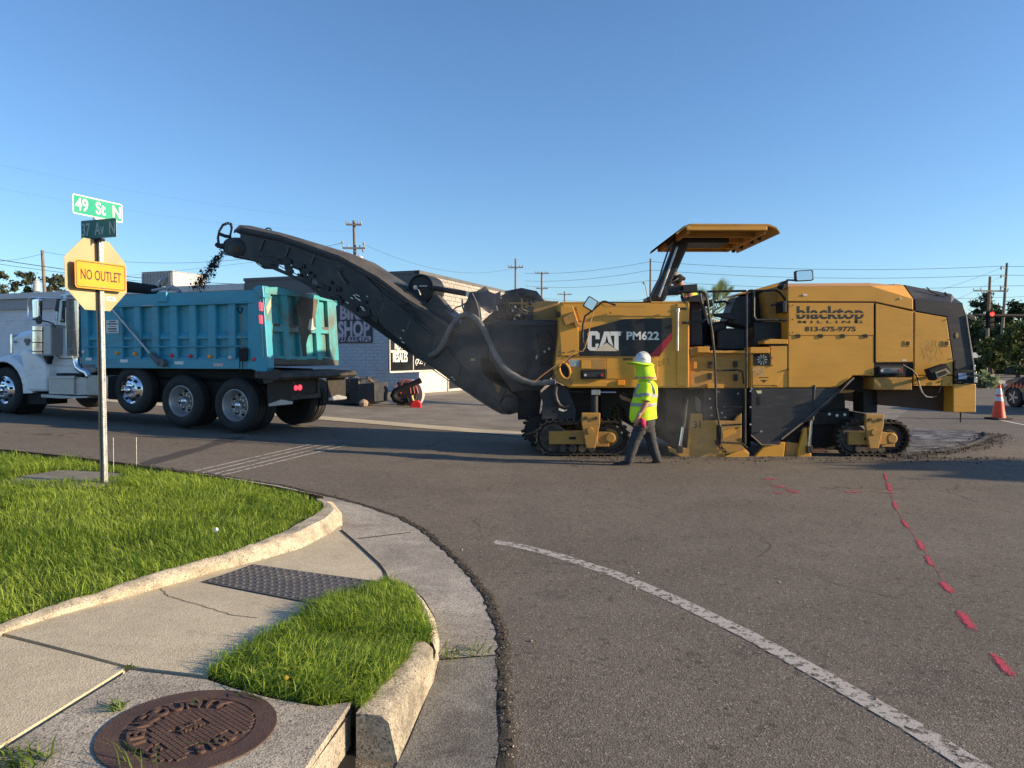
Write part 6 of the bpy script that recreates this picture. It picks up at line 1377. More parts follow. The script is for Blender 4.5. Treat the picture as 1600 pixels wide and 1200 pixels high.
pc('post_channel', DARK, lambda m: m.box(F_, s0-.030, s0-.008, -.012, -.0105, zbot, ztop), pst)
def oct_(fr, xc, zc, Rr): return [(xc+Rr*math.cos(R(22.5+45*k))/math.cos(R(22.5)), zc+Rr*math.sin(R(22.5+45*k))/math.cos(R(22.5))) for k in range(8)]
sc_, zc_ = F_.px(151.5, 430, 0)
AUC = paint('aluminium_sign_back', (.38, .305, .165), .45, .15, .05, 3, (.5, .45, .33), .3, 3, bump=0)
oc = pc('stop_sign_back', AUC, lambda m: m.prism(F_, oct_(F_, sc_, zc_, .381), .0, .004), bev=.001, label='cream bare metal back of an octagonal sign')
sx, sz_ = F_.px(174, 467, -.002); pc('sticker', LETW, lambda m: m.box(F_, sx-.06, sx+.06, -.001, .0, sz_-.022, sz_+.022), oc)
pc('sticker_print', LETB, lambda m: [m.box(F_, sx-.05+k*.02, sx-.038+k*.02, -.002, -.001, sz_-.014, sz_-.004) for k in range(5)]+[m.box(F_, sx-.02, sx+.02, -.002, -.001, sz_+.002, sz_+.012)], oc, kind='stuff')
# dead end sign in front of the post
def rrect(x0, x1, z0_, z1_, r, n=5):
    out = []
    for cx, cz, a0 in ((x1-r, z1_-r, 0), (x0+r, z1_-r, 90), (x0+r, z0_+r, 180), (x1-r, z0_+r, 270)):
        out += [(cx+r*math.cos(R(a0+90*k/n)), cz+r*math.sin(R(a0+90*k/n))) for k in range(n+1)]
    return out
tN = -.085
YS = paint('warning_yellow', (.72, .31, .004), .35, 0, .03, 3, bump=0)
a_, b_ = F_.px(117, 430, tN), F_.px(197, 440, tN); zc2 = F_.px(156, 431, tN)[1]; hw_ = (b_[0]-a_[0])/2; mid = (a_[0]+b_[0])/2; hh = hw_*.47
print('no outlet half width', hw_, 'octagon', sc_, zc_)
no = pc('no_outlet_sign', YS, lambda m: m.prism(F_, rrect(mid-hw_, mid+hw_, zc2-hh, zc2+hh, .035), tN, tN+.004))
def frame_rr(m, i, w_, t_):
    o = rrect(mid-hw_+i, mid+hw_-i, zc2-hh+i, zc2+hh-i, .03); n_ = rrect(mid-hw_+i+w_, mid+hw_-i-w_, zc2-hh+i+w_, zc2+hh-i-w_, .03-w_)
    m.strip([[F_.P(a[0], t_, a[1]), F_.P(b[0], t_, b[1])] for a, b in zip(o+[o[0]], n_+[n_[0]])])
pc('border', LETB, lambda m: frame_rr(m, .012, .009, tN-.001), no)
lettering('NO OUTLET', F_, mid, tN-.001, zc2, hw_*1.58, hh*.74, LETB, no, .01)
pc('backing', DARK, lambda m: [m.box(F_, mid-hw_+.01, mid+hw_-.01, tN+.006, tN+.03, zc2-hh+.01, zc2-hh+.03)], no)
pc('bolt', GALV, lambda m: [m.lathe(F_.P(mid+.012, tN-.008, zc2+d), F_.n, [(0, .004), (.004, .009), (.008, .009)], 8) for d in (hh*.83, -hh*.83)], no, kind='stuff')
# street name blades on a double bracket
GRN = paint('sign_green', (.004, .30, .19), .35, 0, .05, 3, bump=0); 
a_, b_ = F_.px(113.5, 318, 0), F_.px(191.5, 332, 0); z1_, z2_ = F_.px(114, 302, 0)[1], F_.px(114, 333, 0)[1]
bl = pc('street_name_blade', LETW, lambda m: m.prism(F_, rrect(a_[0], b_[0], z2_, z1_, .02), 0, .004), label='bright green blade reading 49 St N')
pc('blade_field', GRN, lambda m: m.prism(F_, rrect(a_[0]+.012, b_[0]-.012, z2_+.012, z1_-.012, .012), -.001, .0), bl)
lettering('49  St  N', F_, (a_[0]+b_[0])/2, -.002, (z1_+z2_)/2+.004, (b_[0]-a_[0])*.91, (z1_-z2_)*.66, LETW, bl, .02)
pc('blade_cap', GALV, lambda m: m.box(F_, (a_[0]+b_[0])/2-.06, (a_[0]+b_[0])/2+.06, -.012, .016, z2_-.02, z2_+.008), bl)
c1, d1_ = K_.px(128, 360, 0), K_.px(183, 357, 0); zt_, zb_ = K_.px(183, 340.5, 0)[1], K_.px(183, 370.5, 0)[1]
GRN2 = paint('sign_green_shaded', (.004, .12, .085), .4, 0, .05, 3, bump=0); LETG = paint('print_shaded', (.36, .44, .44), .5)  # darker green and greyed print: this blade's shade is in the colours
b2_ = pc('street_name_blade', LETG, lambda m: m.prism(K_, rrect(c1[0], d1_[0], zb_, zt_, .012), -.01, -.006), label='shaded green blade reading 37 Av N')
pc('blade_field', GRN2, lambda m: m.prism(K_, rrect(c1[0]+.006, d1_[0]-.006, zb_+.006, zt_-.006, .01), -.011, -.01), b2_)
lettering('37  Av  N', K_, (c1[0]+d1_[0])/2, -.012, (zt_+zb_)/2, (d1_[0]-c1[0])*.94, (zt_-zb_)*.68, LETG, b2_, .012)
pc('post_cap', DARK, lambda m: [m.cyl((X0-.01, Y0, zb_-.03), (X0-.01, Y0, zb_+.0), .035, seg=12), m.box(K_, c1[0]+.20, c1[0]+.30, -.03, .03, zb_-.03, zb_)], sg)
# ================================================================ WORKER WALKING
W = Frame((0, 11.35), (1, 0))
HIV = paint('hi_vis_yellow', (.62, .90, .02), .75, 0, .06, 5, bump=.2, bscale=25); HIVN = paint('hi_vis_mesh', (.50, .78, .03), .85, 0, .12, 12, bump=.3, bscale=60)
GREY = paint('reflective_grey', (.30, .31, .31), .5); SKIN = paint('skin_tan', (.42, .20, .12), .6); JEAN = paint('dark_denim', (.035, .036, .042), .85, 0, .3, 9, (.075, .075, .08), .6, 8, bump=.5, bscale=30)
SHOE = paint('black_shoe', (.012, .011, .011), .6); HAT = paint('hard_hat_white', (.62, .63, .62), .35, 0, .04, 8, (.3, .3, .3), .3, 14); PNKW = paint('pink_cloth', (.50, .02, .10), .8)
wk = thing('person', 'worker in neon vest, jeans and hard hat with neck shade walking beside the machine', 'person', (W.W(992, 728).x, 11.35, 0))
def wp(x, y, t=0): return W.W(x, y, t)
def skinbody(name, joints, bones, mat, parent, sub=1):
    me = bpy.data.meshes.new(name); names = list(joints); idx = {k: i for i, k in enumerate(names)}
    me.from_pydata([tuple(joints[k][0]) for k in names], [(idx[a], idx[b]) for a, b in bones], [])
    o = bpy.data.objects.new(name, me); C.objects.link(o)
    o.modifiers.new('skin', 'SKIN').use_smooth_shade = True
    for k in names:
        r = joints[k][1]; sv_ = me.skin_vertices[0].data[idx[k]]; sv_.radius = (r, r) if not isinstance(r, tuple) else r
        sv_.use_root = (k == names[0])
    s_ = o.modifiers.new('sub', 'SUBSURF'); s_.levels = sub; s_.render_levels = sub
    dg = bpy.context.evaluated_depsgraph_get(); me2 = bpy.data.meshes.new_from_object(o.evaluated_get(dg)); bpy.data.objects.remove(o)
    me2.materials.clear(); me2.materials.append(mat); me2.name = name
    o = bpy.data.objects.new(name, me2); C.objects.link(o); shade(me2, R(180)); adopt(o, parent); return o
J = {'pelvis': (wp(1007, 656, .22), .09), 'waist': (wp(1008, 640, .22), .13), 'chest': (wp(1010, 612, .22), .14), 'neck': (wp(1008, 594, .22), .06), 'head': (wp(1003, 582, .22), .085), 'crown': (wp(1004, 566, .22), .085), 'nose': (wp(994, 580, .22), .02),
     'shL': (wp(1011, 604, .06), .065), 'elL': (wp(1009, 633, .0), .045), 'wrL': (wp(998, 650, -.02), .03), 'paL': (wp(995.5, 657, -.02), .032),
     'shR': (wp(1009, 604, .40), .065), 'elR': (wp(1001, 630, .45), .045), 'wrR': (wp(982, 625, .42), .028), 'paR': (wp(977, 622.5, .40), .03),
     'hipL': (wp(1006, 665, .15), .07), 'knL': (wp(991.5, 692, .11), .05), 'anL': (wp(981, 720, .10), .034), 'toL': (wp(972, 727, .10), .02),
     'hipR': (wp(1009, 665, .29), .07), 'knR': (wp(1018, 692, .33), .05), 'anR': (wp(1027, 719, .34), .034), 'toR': (wp(1020, 726, .34), .02)}
bon = [('pelvis', 'waist'), ('waist', 'chest'), ('chest', 'neck'), ('neck', 'head'), ('head', 'crown'), ('head', 'nose'), ('chest', 'shL'), ('shL', 'elL'), ('elL', 'wrL'), ('wrL', 'paL'), ('chest', 'shR'), ('shR', 'elR'), ('elR', 'wrR'), ('wrR', 'paR'),
       ('pelvis', 'hipL'), ('hipL', 'knL'), ('knL', 'anL'), ('anL', 'toL'), ('pelvis', 'hipR'), ('hipR', 'knR'), ('knR', 'anR'), ('anR', 'toR')]
def fingers(Jd, bn, palm, dirv, spread, curl, tag_, L=.07):
    p = Jd[palm][0]; d = dirv.normalized(); s_ = spread.normalized(); c_ = curl.normalized()
    for i, (o_, l) in enumerate(((-.030, .85), (-.010, 1.0), (.010, .95), (.028, .75))):
        a = p+s_*o_+d*.03; b = a+d*L*l*.5+c_*.006; e = b+d*L*l*.35+c_*L*.3
        Jd[tag_+f'a{i}'] = (a, .010); Jd[tag_+f'b{i}'] = (b, .009); Jd[tag_+f'c{i}'] = (e, .008); bn += [(palm, tag_+f'a{i}'), (tag_+f'a{i}', tag_+f'b{i}'), (tag_+f'b{i}', tag_+f'c{i}')]
    a = p-s_*.035+c_*.01; b = a+d*.035+c_*.02-s_*.01
    Jd[tag_+'ta'] = (a, .012); Jd[tag_+'tb'] = (b, .010); bn += [(palm, tag_+'ta'), (tag_+'ta', tag_+'tb')]
fingers(J, bon, 'paL', Vector((-.15, 0, -1)), Vector((1, .3, 0)), Vector((-.6, .8, 0)), 'fL'); fingers(J, bon, 'paR', Vector((-1, 0, .25)), Vector((0, .6, .8)), Vector((-.2, -.4, .9)), 'fR')
skinbody('body', J, bon, SKIN, wk)
# clothes: lofted shirt with belly, sleeves; jeans with folds; shoes
def ell(c, rx, ry, n=20, tilt=0.0, wob=0.0, ph=0):
    out = []
    for k in range(n):
        a = 2*math.pi*k/n; w_ = 1+wob*math.sin(3*a+ph)+wob*.6*math.sin(7*a+ph*2)
        out.append(Vector((c.x+rx*w_*math.cos(a), c.y+ry*w_*math.sin(a), c.z+tilt*math.cos(a))))
    return out
def limb(pts, rads, n=14, wob=.05):
    rings = []; P = []; Rr = []
    for i in range(len(pts)-1):
        for k in range(4): u = k/4; P.append(pts[i].lerp(pts[i+1], u)); Rr.append(rads[i]*(1-u)+rads[i+1]*u)
    P.append(pts[-1]); Rr.append(rads[-1])
    return P, [r*(1+wob*math.sin(i*1.9)) for i, r in enumerate(Rr)]
def shirt(m):
    st_ = [(1007, 592, .075, .085), (1010, 596, .12, .16), (1011, 602, .155, .225), (1010, 612, .175, .215), (1007, 625, .195, .205), (1005, 638, .205, .20), (1004, 650, .215, .20), (1005, 655, .21, .195)]
    m.loft([ell(wp(x, y, .22), rx, ry, 24, .02*(i > 5), .012*i/3, i*1.3) for i, (x, y, rx, ry) in enumerate(st_)])
sh_ = pc('shirt', HIV, shirt, wk, 0, True)
P, r_ = limb([J['shL'][0]+Vector((0, .02, .02)), wp(1010, 618, .0), wp(1009, 626, -.01)], [.085, .085, .088]); pc('sleeve', HIV, lambda m: m.tube(P, r_, 16), sh_, 0, True)
P2, r2 = limb([J['shR'][0]+Vector((0, -.02, .02)), wp(1005, 617, .43), wp(1002, 625, .45)], [.085, .08, .085]); pc('sleeve', HIV, lambda m: m.tube(P2, r2, 16), sh_, 0, True)
def band(m, y, rx, ry, h=.05, x=1006):
    m.strip([[q for q in ell(wp(x, y-h*50*1, .22), rx, ry, 24)]+[ell(wp(x, y-h*50, .22), rx, ry, 24)[0]], [q for q in ell(wp(x, y+h*50, .22), rx, ry, 24)]+[ell(wp(x, y+h*50, .22), rx, ry, 24)[0]]])
pc('reflective_band', GREY, lambda m: band(m, 617.5, .193, .222, .05, 1008.5), sh_, 0, True); pc('reflective_band', GREY, lambda m: band(m, 631.5, .208, .212, .05, 1005.5), sh_, 0, True)
pc('reflective_band', GREY, lambda m: m.tube([wp(1009.5, 614.5, .0), wp(1009.5, 619, -.005)], [.0935, .0935], 16), sh_, 0, True)
def strap(m, pts, w_, t_):
    rows = []
    for x, y, tt in pts: p = wp(x, y, tt); rows.append([p+Vector((-w_/2, 0, 0)), p+Vector((w_/2, 0, 0))])
    m.strip(rows)
pc('reflective_band', GREY, lambda m: strap(m, [(1013, 595, .04), (1018, 602, .005), (1021, 609, .0), (1022, 616, .03)], .045, 0), sh_, 0, True)
pc('reflective_band', GREY, lambda m: strap(m, [(998, 600, .06), (994, 608, .04), (991.5, 616, .08)], .04, 0), sh_, 0, True)
pc('hem', HIV, lambda m: m.loft([ell(wp(1004, 650, .22), .215, .20, 24, .02, .02, 1), ell(wp(1006, 656, .22), .20, .19, 24, .04, .04, 2)]), sh_, 0, True)
def leg(name, hip, kn, an, r0, w_=.045):
    r = random.Random(int(hip.y*100)); rings = []; N = 26
    for i in range(N+1):
        u = i/N; c = hip.lerp(kn, u*2) if u < .5 else kn.lerp(an, u*2-1); rad = r0[0]*(1-u*2)+r0[1]*u*2 if u < .5 else r0[1]*(2-u*2)+r0[2]*(u*2-1)
        knee = math.exp(-((u-.52)/.10)**2); hem = max(0, (u-.82)/.18)
        rings.append([Vector((c.x+rad*(1+(.07+.10*hem+.06*knee)*math.sin(i*2.2+2*math.cos(a+i*.3)))*math.cos(a), c.y+rad*(1+.06*math.sin(i*1.7+a*2))*math.sin(a), c.z+.008*math.sin(3*a+i))) for a in [2*math.pi*k/18 for k in range(18)]])
    return pc(name, JEAN, lambda m: m.loft(rings), wk, 0, True)
tr = pc('trousers', JEAN, lambda m: m.loft([ell(wp(1006, 650, .22), .165, .155, 20), ell(wp(1007, 660, .22), .17, .165, 20), ell(wp(1007, 668, .22), .155, .165, 20), ell(wp(1006, 674, .22), .10, .13, 20)]), wk, 0, True)
lg1 = leg('trouser_leg', wp(1003, 664, .14), wp(991, 691, .11), wp(982, 722, .10), [.125, .088, .072]); lg2 = leg('trouser_leg', wp(1010, 664, .30), wp(1018, 691, .33), wp(1027, 720, .34), [.125, .085, .072])
def shoe(m, x, y, t_, L=.30, pit=0):
    p = wp(x, y, t_); H = .10
    rings = []
    for u, w_, h_ in ((0, .03, .05), (.04, .042, .09), (.25, .045, .11), (.45, .045, .095), (.65, .052, .065), (.85, .048, .05), (1, .02, .03)):
        c = p+Vector((-L*u, 0, 0)); z = pit*u
        rings.append([Vector((c.x, c.y+w_*math.cos(a), c.z+z+h_*max(0, math.sin(a))+(.004 if math.sin(a) > 0 else -.0))) for a in [2*math.pi*k/12 for k in range(12)]])
    m.loft(rings)
pc('shoe', SHOE, lambda m: shoe(m, 985, 731.5, .10, .29, .035), wk, 0, True); pc('shoe', SHOE, lambda m: shoe(m, 1033, 730.5, .34, .30, .0), wk, 0, True)
# hat, brim, neck shade
hc = wp(1003.5, 566, .22)
hat = pc('hard_hat', HAT, lambda m: m.lathe(hc-Vector((0, 0, .015)), (.05, 0, 1), [(0, .128), (.02, .132), (.06, .128), (.10, .112), (.135, .08), (.155, .045), (.163, .005)], 28), wk, 0, True)
pc('hat_ridge', HAT, lambda m: m.tube([hc+Vector((-.12*math.cos(a)+.01, 0, .012+.145*math.sin(a))) for a in [math.pi*k/10 for k in range(1, 10)]], .016, 8), hat, 0, True)
pc('hat_sticker', CHR_, lambda m: [m.tube([hc+Vector((-.03+.02*k, -.126, .06-.018*k)), hc+Vector((.01+.02*k, -.126, .058-.018*k))], .004, 5) for k in range(2)], hat, 0)
def brim(m):
    c = wp(1000.5, 567.5, .22)
    m.loft([[Vector((c.x+r_*(1.05*math.cos(a)), c.y+r_*math.sin(a)*.92, c.z+z_+.012*math.sin(2*a)-.012*math.cos(a))) for a in [2*math.pi*k/28 for k in range(28)]] for r_, z_ in ((.125, .008), (.17, .004), (.205, -.008), (.212, -.014), (.20, -.018), (.12, -.004))], False)
sb_ = pc('shade_brim', HIVN, brim, hat, 0, True)
def nshade(m):
    m.loft([ell(wp(x, y, .22), rx, ry, 26, 0, wb, i) for i, (x, y, rx, ry, wb) in enumerate(((1004, 567, .150, .145, 0), (1006, 572, .150, .145, .03), (1007, 577, .142, .14, .05), (1008, 582, .146, .145, .07), (1008.5, 587, .16, .165, .08), (1009, 593, .172, .185, .09)))], False)
ns = pc('neck_shade', HIVN, nshade, hat, 0, True)
pc('shade_hem', paint('coral_trim', (.60, .22, .14), .7, dirt=(.3, .3, .1), amt=.6, dscale=30), lambda m: m.loft([ell(wp(1008.6, 588, .22), .166, .172, 26, 0, .08, 4.2), ell(wp(1009, 591.6, .22), .173, .185, 26, 0, .09, 4.8)], False), ns, 0, True)
# phone and the cloth in the near hand: held things
ph_ = pc('mobile_phone', GLASS, lambda m: m.pp(W, [(973, 614.5), (974, 613.5), (982, 617.5), (981.5, 619)], .36, .42), None)
tag(ph_, 'dark mobile phone held up in the walking worker\'s far hand', 'phone')
gl = pc('work_gloves', PNKW, lambda m: m.loft([ell(wp(x, y, -.03), rx, ry, 12, 0, .12, i) for i, (x, y, rx, ry) in enumerate(((1002, 653, .02, .02), (1004, 656, .04, .03), (1005, 661, .042, .035), (1006, 666, .03, .03), (1007, 669, .012, .015)))]), None, 0, True)
tag(gl, 'crumpled pink-red gloves in the walking worker\'s near hand', 'gloves')
wt = pc('wristband', GREY, lambda m: m.tube([wp(999, 645, -.02), wp(998.3, 648, -.02)], .034, 12), wk, 0, True)

# ================================================================ OPERATOR ON THE STAND
op = thing('person', 'seated operator leaning over the console, grey helmet, ear muffs and yellow shirt', 'person', M.W(1075, 540, .9))
def mp_(x, y, t_=1.1): return M.W(x, y, t_)
Jo = {'pelvis': (mp_(1094, 532), .13), 'waist': (mp_(1090, 505), .13), 'chest': (mp_(1078, 470), .14), 'neck': (mp_(1066, 449), .06), 'head': (mp_(1058, 441), .09), 'crown': (mp_(1056, 433), .095), 'nose': (mp_(1049, 441), .022),
      'shL': (mp_(1077, 462, .92), .07), 'elL': (mp_(1072, 486, .8), .05), 'wrL': (mp_(1060, 482, .75), .03), 'paL': (mp_(1056, 480, .75), .03), 'shR': (mp_(1077, 462, 1.28), .07), 'elR': (mp_(1072, 486, 1.4), .05), 'wrR': (mp_(1058, 482, 1.4), .03), 'paR': (mp_(1054, 480, 1.4), .03),
      'hipL': (mp_(1094, 538, .98), .1), 'knL': (mp_(1080, 541, .95), .07), 'anL': (mp_(1078, 552, .95), .045), 'hipR': (mp_(1094, 538, 1.22), .1), 'knR': (mp_(1080, 541, 1.25), .07), 'anR': (mp_(1078, 552, 1.25), .045)}
bo = [('pelvis', 'waist'), ('waist', 'chest'), ('chest', 'neck'), ('neck', 'head'), ('head', 'crown'), ('head', 'nose'), ('chest', 'shL'), ('shL', 'elL'), ('elL', 'wrL'), ('wrL', 'paL'), ('chest', 'shR'), ('shR', 'elR'), ('elR', 'wrR'), ('wrR', 'paR'), ('pelvis', 'hipL'), ('hipL', 'knL'), ('knL', 'anL'), ('pelvis', 'hipR'), ('hipR', 'knR'), ('knR', 'anR')]
fingers(Jo, bo, 'paL', Vector((-1, 0, -.2)), Vector((0, 1, 0)), Vector((0, 0, -1)), 'gL'); fingers(Jo, bo, 'paR', Vector((-1, 0, -.2)), Vector((0, 1, 0)), Vector((0, 0, -1)), 'gR')
skinbody('body', Jo, bo, SKIN, op)
YSH = paint('yellow_shirt', (.75, .70, .03), .8)
os_ = pc('shirt', YSH, lambda m: m.loft([ell(mp_(x, y), rx, ry, 20, 0, .03, i) for i, (x, y, rx, ry) in enumerate(((1067, 448, .08, .09), (1070, 450, .12, .16), (1074, 456, .15, .20), (1077, 463, .15, .20)))]), op, 0, True)
pc('trousers', FABR, lambda m: m.loft([ell(mp_(1077, 463), .16, .21, 16), ell(mp_(1085, 485), .17, .2, 16), ell(mp_(1093, 510), .17, .19, 16), ell(mp_(1095, 540), .18, .2, 16)]), op, 0, True)  # black runs up over the lower shirt, painting it as shaded
hcc = mp_(1055, 437)
oh = pc('hard_hat', paint('helmet_grey', (.38, .38, .34), .4, dirt=(.15, .14, .12), amt=.5, dscale=10), lambda m: m.lathe(hcc, (-.55, 0, 1), [(-.02, .15), (0, .155), (.005, .135), (.05, .128), (.09, .105), (.125, .06), (.14, .01)], 24), op, 0, True)
pc('ear_muff', DARK, lambda m: [m.lathe(mp_(1060, 436.5, 1.0), (0, 1, 0), [(-.05, .03), (-.04, .07), (.0, .075)], 16), m.tube([mp_(1047, 437, 1.02), mp_(1054, 435, 1.0), mp_(1062, 433, 1.02), mp_(1070, 436, 1.05)], [.03, .05, .06, .03], 10)], oh, 0, True)
pc('shirt_light', paint('coral_orange', (.85, .22, .12), .6), lambda m: m.lathe(mp_(1073.5, 464.5, .6), (0, 1, 0), [(0, .01), (0, .032), (.04, .036)], 16), mm, 0).name = 'round_button'

# ================================================================ TRAFFIC CONE
gc = G(1560, 655)
cn = thing('traffic_cone', 'orange traffic cone with two reflective white collars on black base', 'cone', gc)
ORG = paint('cone_orange', (.85, .07, .02), .5, 0, .05, 6, (.4, .06, .03), .3, 6)
pc('cone_base', DARK, lambda m: m.box(Frame((gc.x, gc.y), (1, .2)), -.235, .235, -.235, .235, gc.z, gc.z+.045), cn, .01)
hc_ = .93
def rc(h): return .175-(.175-.035)*(h-.045)/(hc_-.045)
pc('cone_body', ORG, lambda m: m.lathe(gc, (0, 0, 1), [(h, rc(h)) for h in (.045, .3, .5, .7, .86, hc_)], 28), cn, 0, True)
for h0, h1 in ((.50, .62), (.67, .84)): pc('reflective_collar', paint('collar_white', (.72, .72, .70), .5), lambda m: m.lathe(gc, (0, 0, 1), [(h0, rc(h0)+.003), (h1, rc(h1)+.003)], 28, False), cn, 0, True)
# ================================================================ SEDAN at the right edge
cf = Frame((16.74, 25.52), (.08, -.997))
z_g = 0
car = thing('parked_car', 'dark grey sedan with red flame graphics cut off by the right edge', 'car', cf.P(2.3, .9, 0))
CARP = paint('car_paint_grey', (.030, .036, .045), .35, .1, .05, 3, (.08, .08, .08), .3, 3, coat=.3)
prof = [(.44, .35), (.40, .60), (.44, .78), (.56, .90), (.95, .99), (1.25, 1.03), (1.75, 1.34), (2.3, 1.45), (3.0, 1.43), (3.75, 1.12), (4.4, 1.04), (4.62, .9), (4.65, .45), (4.5, .28), (3.98, .27), (3.93, .5), (3.75, .68), (3.5, .7), (3.28, .5), (3.22, .25), (1.28, .25), (1.22, .5), (1.02, .68), (.78, .7), (.53, .52), (.49, .33)]
def carbody(m):
    n = len(prof); rings = []
    for t_, k in ((0.0, 0), (.08, .0), (.9, 0), (1.72, 0), (1.80, 0)):
        rings.append([cf.P(s if t_ not in (0.0, 1.80) else s*.985+.03, t_+(.20 if z > 1.05 and t_ < .1 else (-.20 if z > 1.05 and t_ > 1.7 else 0)), z) for s, z in prof])
    m.loft(rings)
cb_ = pc('body', CARP, carbody, car, .02)
pc('side_window', GLASS, lambda m: m.add([cf.P(1.32, .045, 1.05), cf.P(3.45, .045, 1.07), cf.P(2.95, .19, 1.37), cf.P(2.3, .195, 1.40), cf.P(1.80, .185, 1.31)], [(0, 1, 2, 3, 4)]), car)
pc('bonnet_line', DARK, lambda m: m.tube([cf.P(.5, -.005, .84), cf.P(.9, -.008, .92), cf.P(1.3, -.008, .98)], .008, 5), car)
pc('headlamp', LENS, lambda m: m.prism(cf, [(.42, .66), (.62, .72), (.60, .80), (.46, .76)], -.012, .02), car, .01)
pc('door_mirror', CARP, lambda m: m.box(cf, 1.55, 1.75, -.16, -.01, 1.0, 1.12), car, .03)
FLM = paint('flame_red', (.55, .08, .03), .4)
pc('flame_graphic', FLM, lambda m: [m.prism(cf, [(.32+k*.16, .70-.02*(k % 2)), (.40+k*.16, .80+.03*(k % 3)), (.46+k*.16, .72), (.40+k*.16, .64)], -.010, -.002) for k in range(8)], car, kind='stuff')
for s in (.90, 3.62):
    wv_ = pc('wheel', RUB, lambda m: m.lathe(cf.P(s, -.02, .335), cf.n, [(0, .22), (-.01, .28), (.02, .335), (.2, .335), (.2, .2)], 32), car, 0, True)
    pc('rim', CHR_, lambda m: m.lathe(cf.P(s, -.025, .335), cf.n, [(0, .02), (-.005, .05), (.03, .1), (.03, .2), (0, .23)], 24), wv_, 0, True)
    pc('spoke', ALU, lambda m: [m.prism(cf, [(s+.03*math.cos(a+1.5), .335+.03*math.sin(a+1.5)), (s+.21*math.cos(a+.1), .335+.21*math.sin(a+.1)), (s+.21*math.cos(a-.1), .335+.21*math.sin(a-.1)), (s+.03*math.cos(a-1.5), .335+.03*math.sin(a-1.5))], -.035, -.01) for a in [k*2*math.pi/5 for k in range(5)]], wv_, 0, kind='stuff')
for s in (.90, 3.62): pc('wheel', RUB, lambda m: m.lathe(cf.P(s, 1.62, .335), cf.n, [(0, .22), (-.01, .28), (.02, .335), (.2, .335), (.2, .2)], 24), car, 0, True)

# ================================================================ THINGS BY THE SHOP
# blower lying by the wall, hose reel and fuel can
g0 = G(640, 634)
bw = thing('leaf_blower', 'wheeled leaf blower with long black bent tube standing by the shop wall', 'leaf blower', g0)
Q = Frame((g0.x, g0.y), (1, 0))
pc('fan_housing', paint('housing_brown', (.16, .10, .08), .5, dirt=(.04, .03, .03), amt=.7, dscale=6), lambda m: m.lathe(Q.P(-.10, -.1, .52), (.2, 1, 0), [(0, .1), (.03, .36), (.30, .40), (.33, .2)], 28), bw, 0, True)
pc('housing_ring', paint('ring_pale', (.50, .47, .44), .6), lambda m: m.lathe(Q.P(.02, .05, .50), (.45, 1, 0), [(0, .36), (0, .45), (.12, .46), (.12, .36)], 30), bw, 0, True)
pc('guard_bar', paint('bar_red', (.45, .10, .08), .5), lambda m: [m.tube([Q.P(-.10+.44*math.cos(a)*math.cos(b2), -.14, .52+.44*math.sin(a)) for a in [k*math.pi/8 for k in range(9)]], .02, 5) for b2 in (.5, .9, 1.2)], bw, 0, True)
tubep = [Q.W(x, y, -.62) for x, y in ((638, 624), (628, 627), (618, 624), (614.5, 618), (618, 611), (626, 608), (640, 602), (658, 594))]
pc('blower_tube', DARK, lambda m: m.tube(tubep, [.09, .10, .11, .11, .10, .095, .085, .09], 12), bw, 0, True)
pc('control_lever', DARK, lambda m: [m.tube([Q.W(624, 609, -.62), Q.W(625, 599, -.62)], .05, 8), m.cyl(Q.W(625, 601, -.62), Q.W(625, 597, -.62), .09, seg=8)], bw, 0)
pc('wheel_pair', RUB, lambda m: [m.lathe(Q.P(-.25, t_, .14), (0, 1, 0), [(0, .05), (0, .14), (.08, .14)], 16) for t_ in (-.2, .35)], bw, 0).name = 'wheel'
gcn = G(650, 637); GF = Frame((gcn.x, gcn.y), (1, 0))
fc = thing('fuel_can', 'small red fuel can on the gravel in front of the leaf blower', 'fuel can', gcn)
pc('can_body', REDP, lambda m: m.prism(GF, [(-.17, .0), (.17, .0), (.17, .24), (.08, .34), (-.08, .34), (-.17, .24)], -.1, .1), fc, .03)
pc('spout', paint('spout_yellow', (.7, .6, .2), .5), lambda m: m.tube([GF.P(-.08, 0, .33), GF.P(-.12, 0, .45), GF.P(-.10, 0, .50)], .03, 8), fc, 0, True)
# black attachment behind the truck
ga = G(553, 634)
AT = Frame((ga.x, ga.y), (.94, -.33))
at = thing('sweeper_attachment', 'black steel sweeper attachment with tangled fittings parked on the gravel', 'attachment', ga)
W2 = lambda x, y, t_=0: AT.W(x, y, t_)
pc('housing', BLK, lambda m: m.pp(AT, [(497, 592), (560, 592), (561, 602), (557, 632), (497, 632)], 0, 1.2), at, .03)
pc('end_plate', CHR_, lambda m: m.pp(AT, [(560, 600), (585, 598), (586, 628), (570, 632), (556, 632)], -.05, .8), at, .02)
pc('dark_slot', DARK, lambda m: [m.pp(AT, [(525, 614), (545, 614), (545, 625), (525, 625)], -.02, 0)], at)
pc('dirt_clod', paint('clod', (.30, .22, .16), .9, dirt=(.1, .08, .06)), lambda m: m.lathe(W2(568, 629, -.2), (0, 0, 1), [(-.1, .12), (0, .15), (.06, .11), (.1, .04)], 9), at)
def fit(m):
    r = random.Random(3)
    for k in range(60):
        x = r.uniform(515, 586); y = r.uniform(586, 602) if r.random() < .6 else r.uniform(600, 630)
        if y > 602 and x < 560: continue
        p = W2(x, y, r.uniform(-.1, .8)); d = Vector((r.uniform(-.25, .25), r.uniform(-.1, .1), r.uniform(-.18, .18)))
        m.tube([p, p+d], r.uniform(.015, .05), 6)
pc('fitting', paint('dusty_fitting', (.06, .052, .045), .7, dirt=(.25, .2, .16), amt=.8, dscale=12, lo=.45), fit, at, kind='stuff')

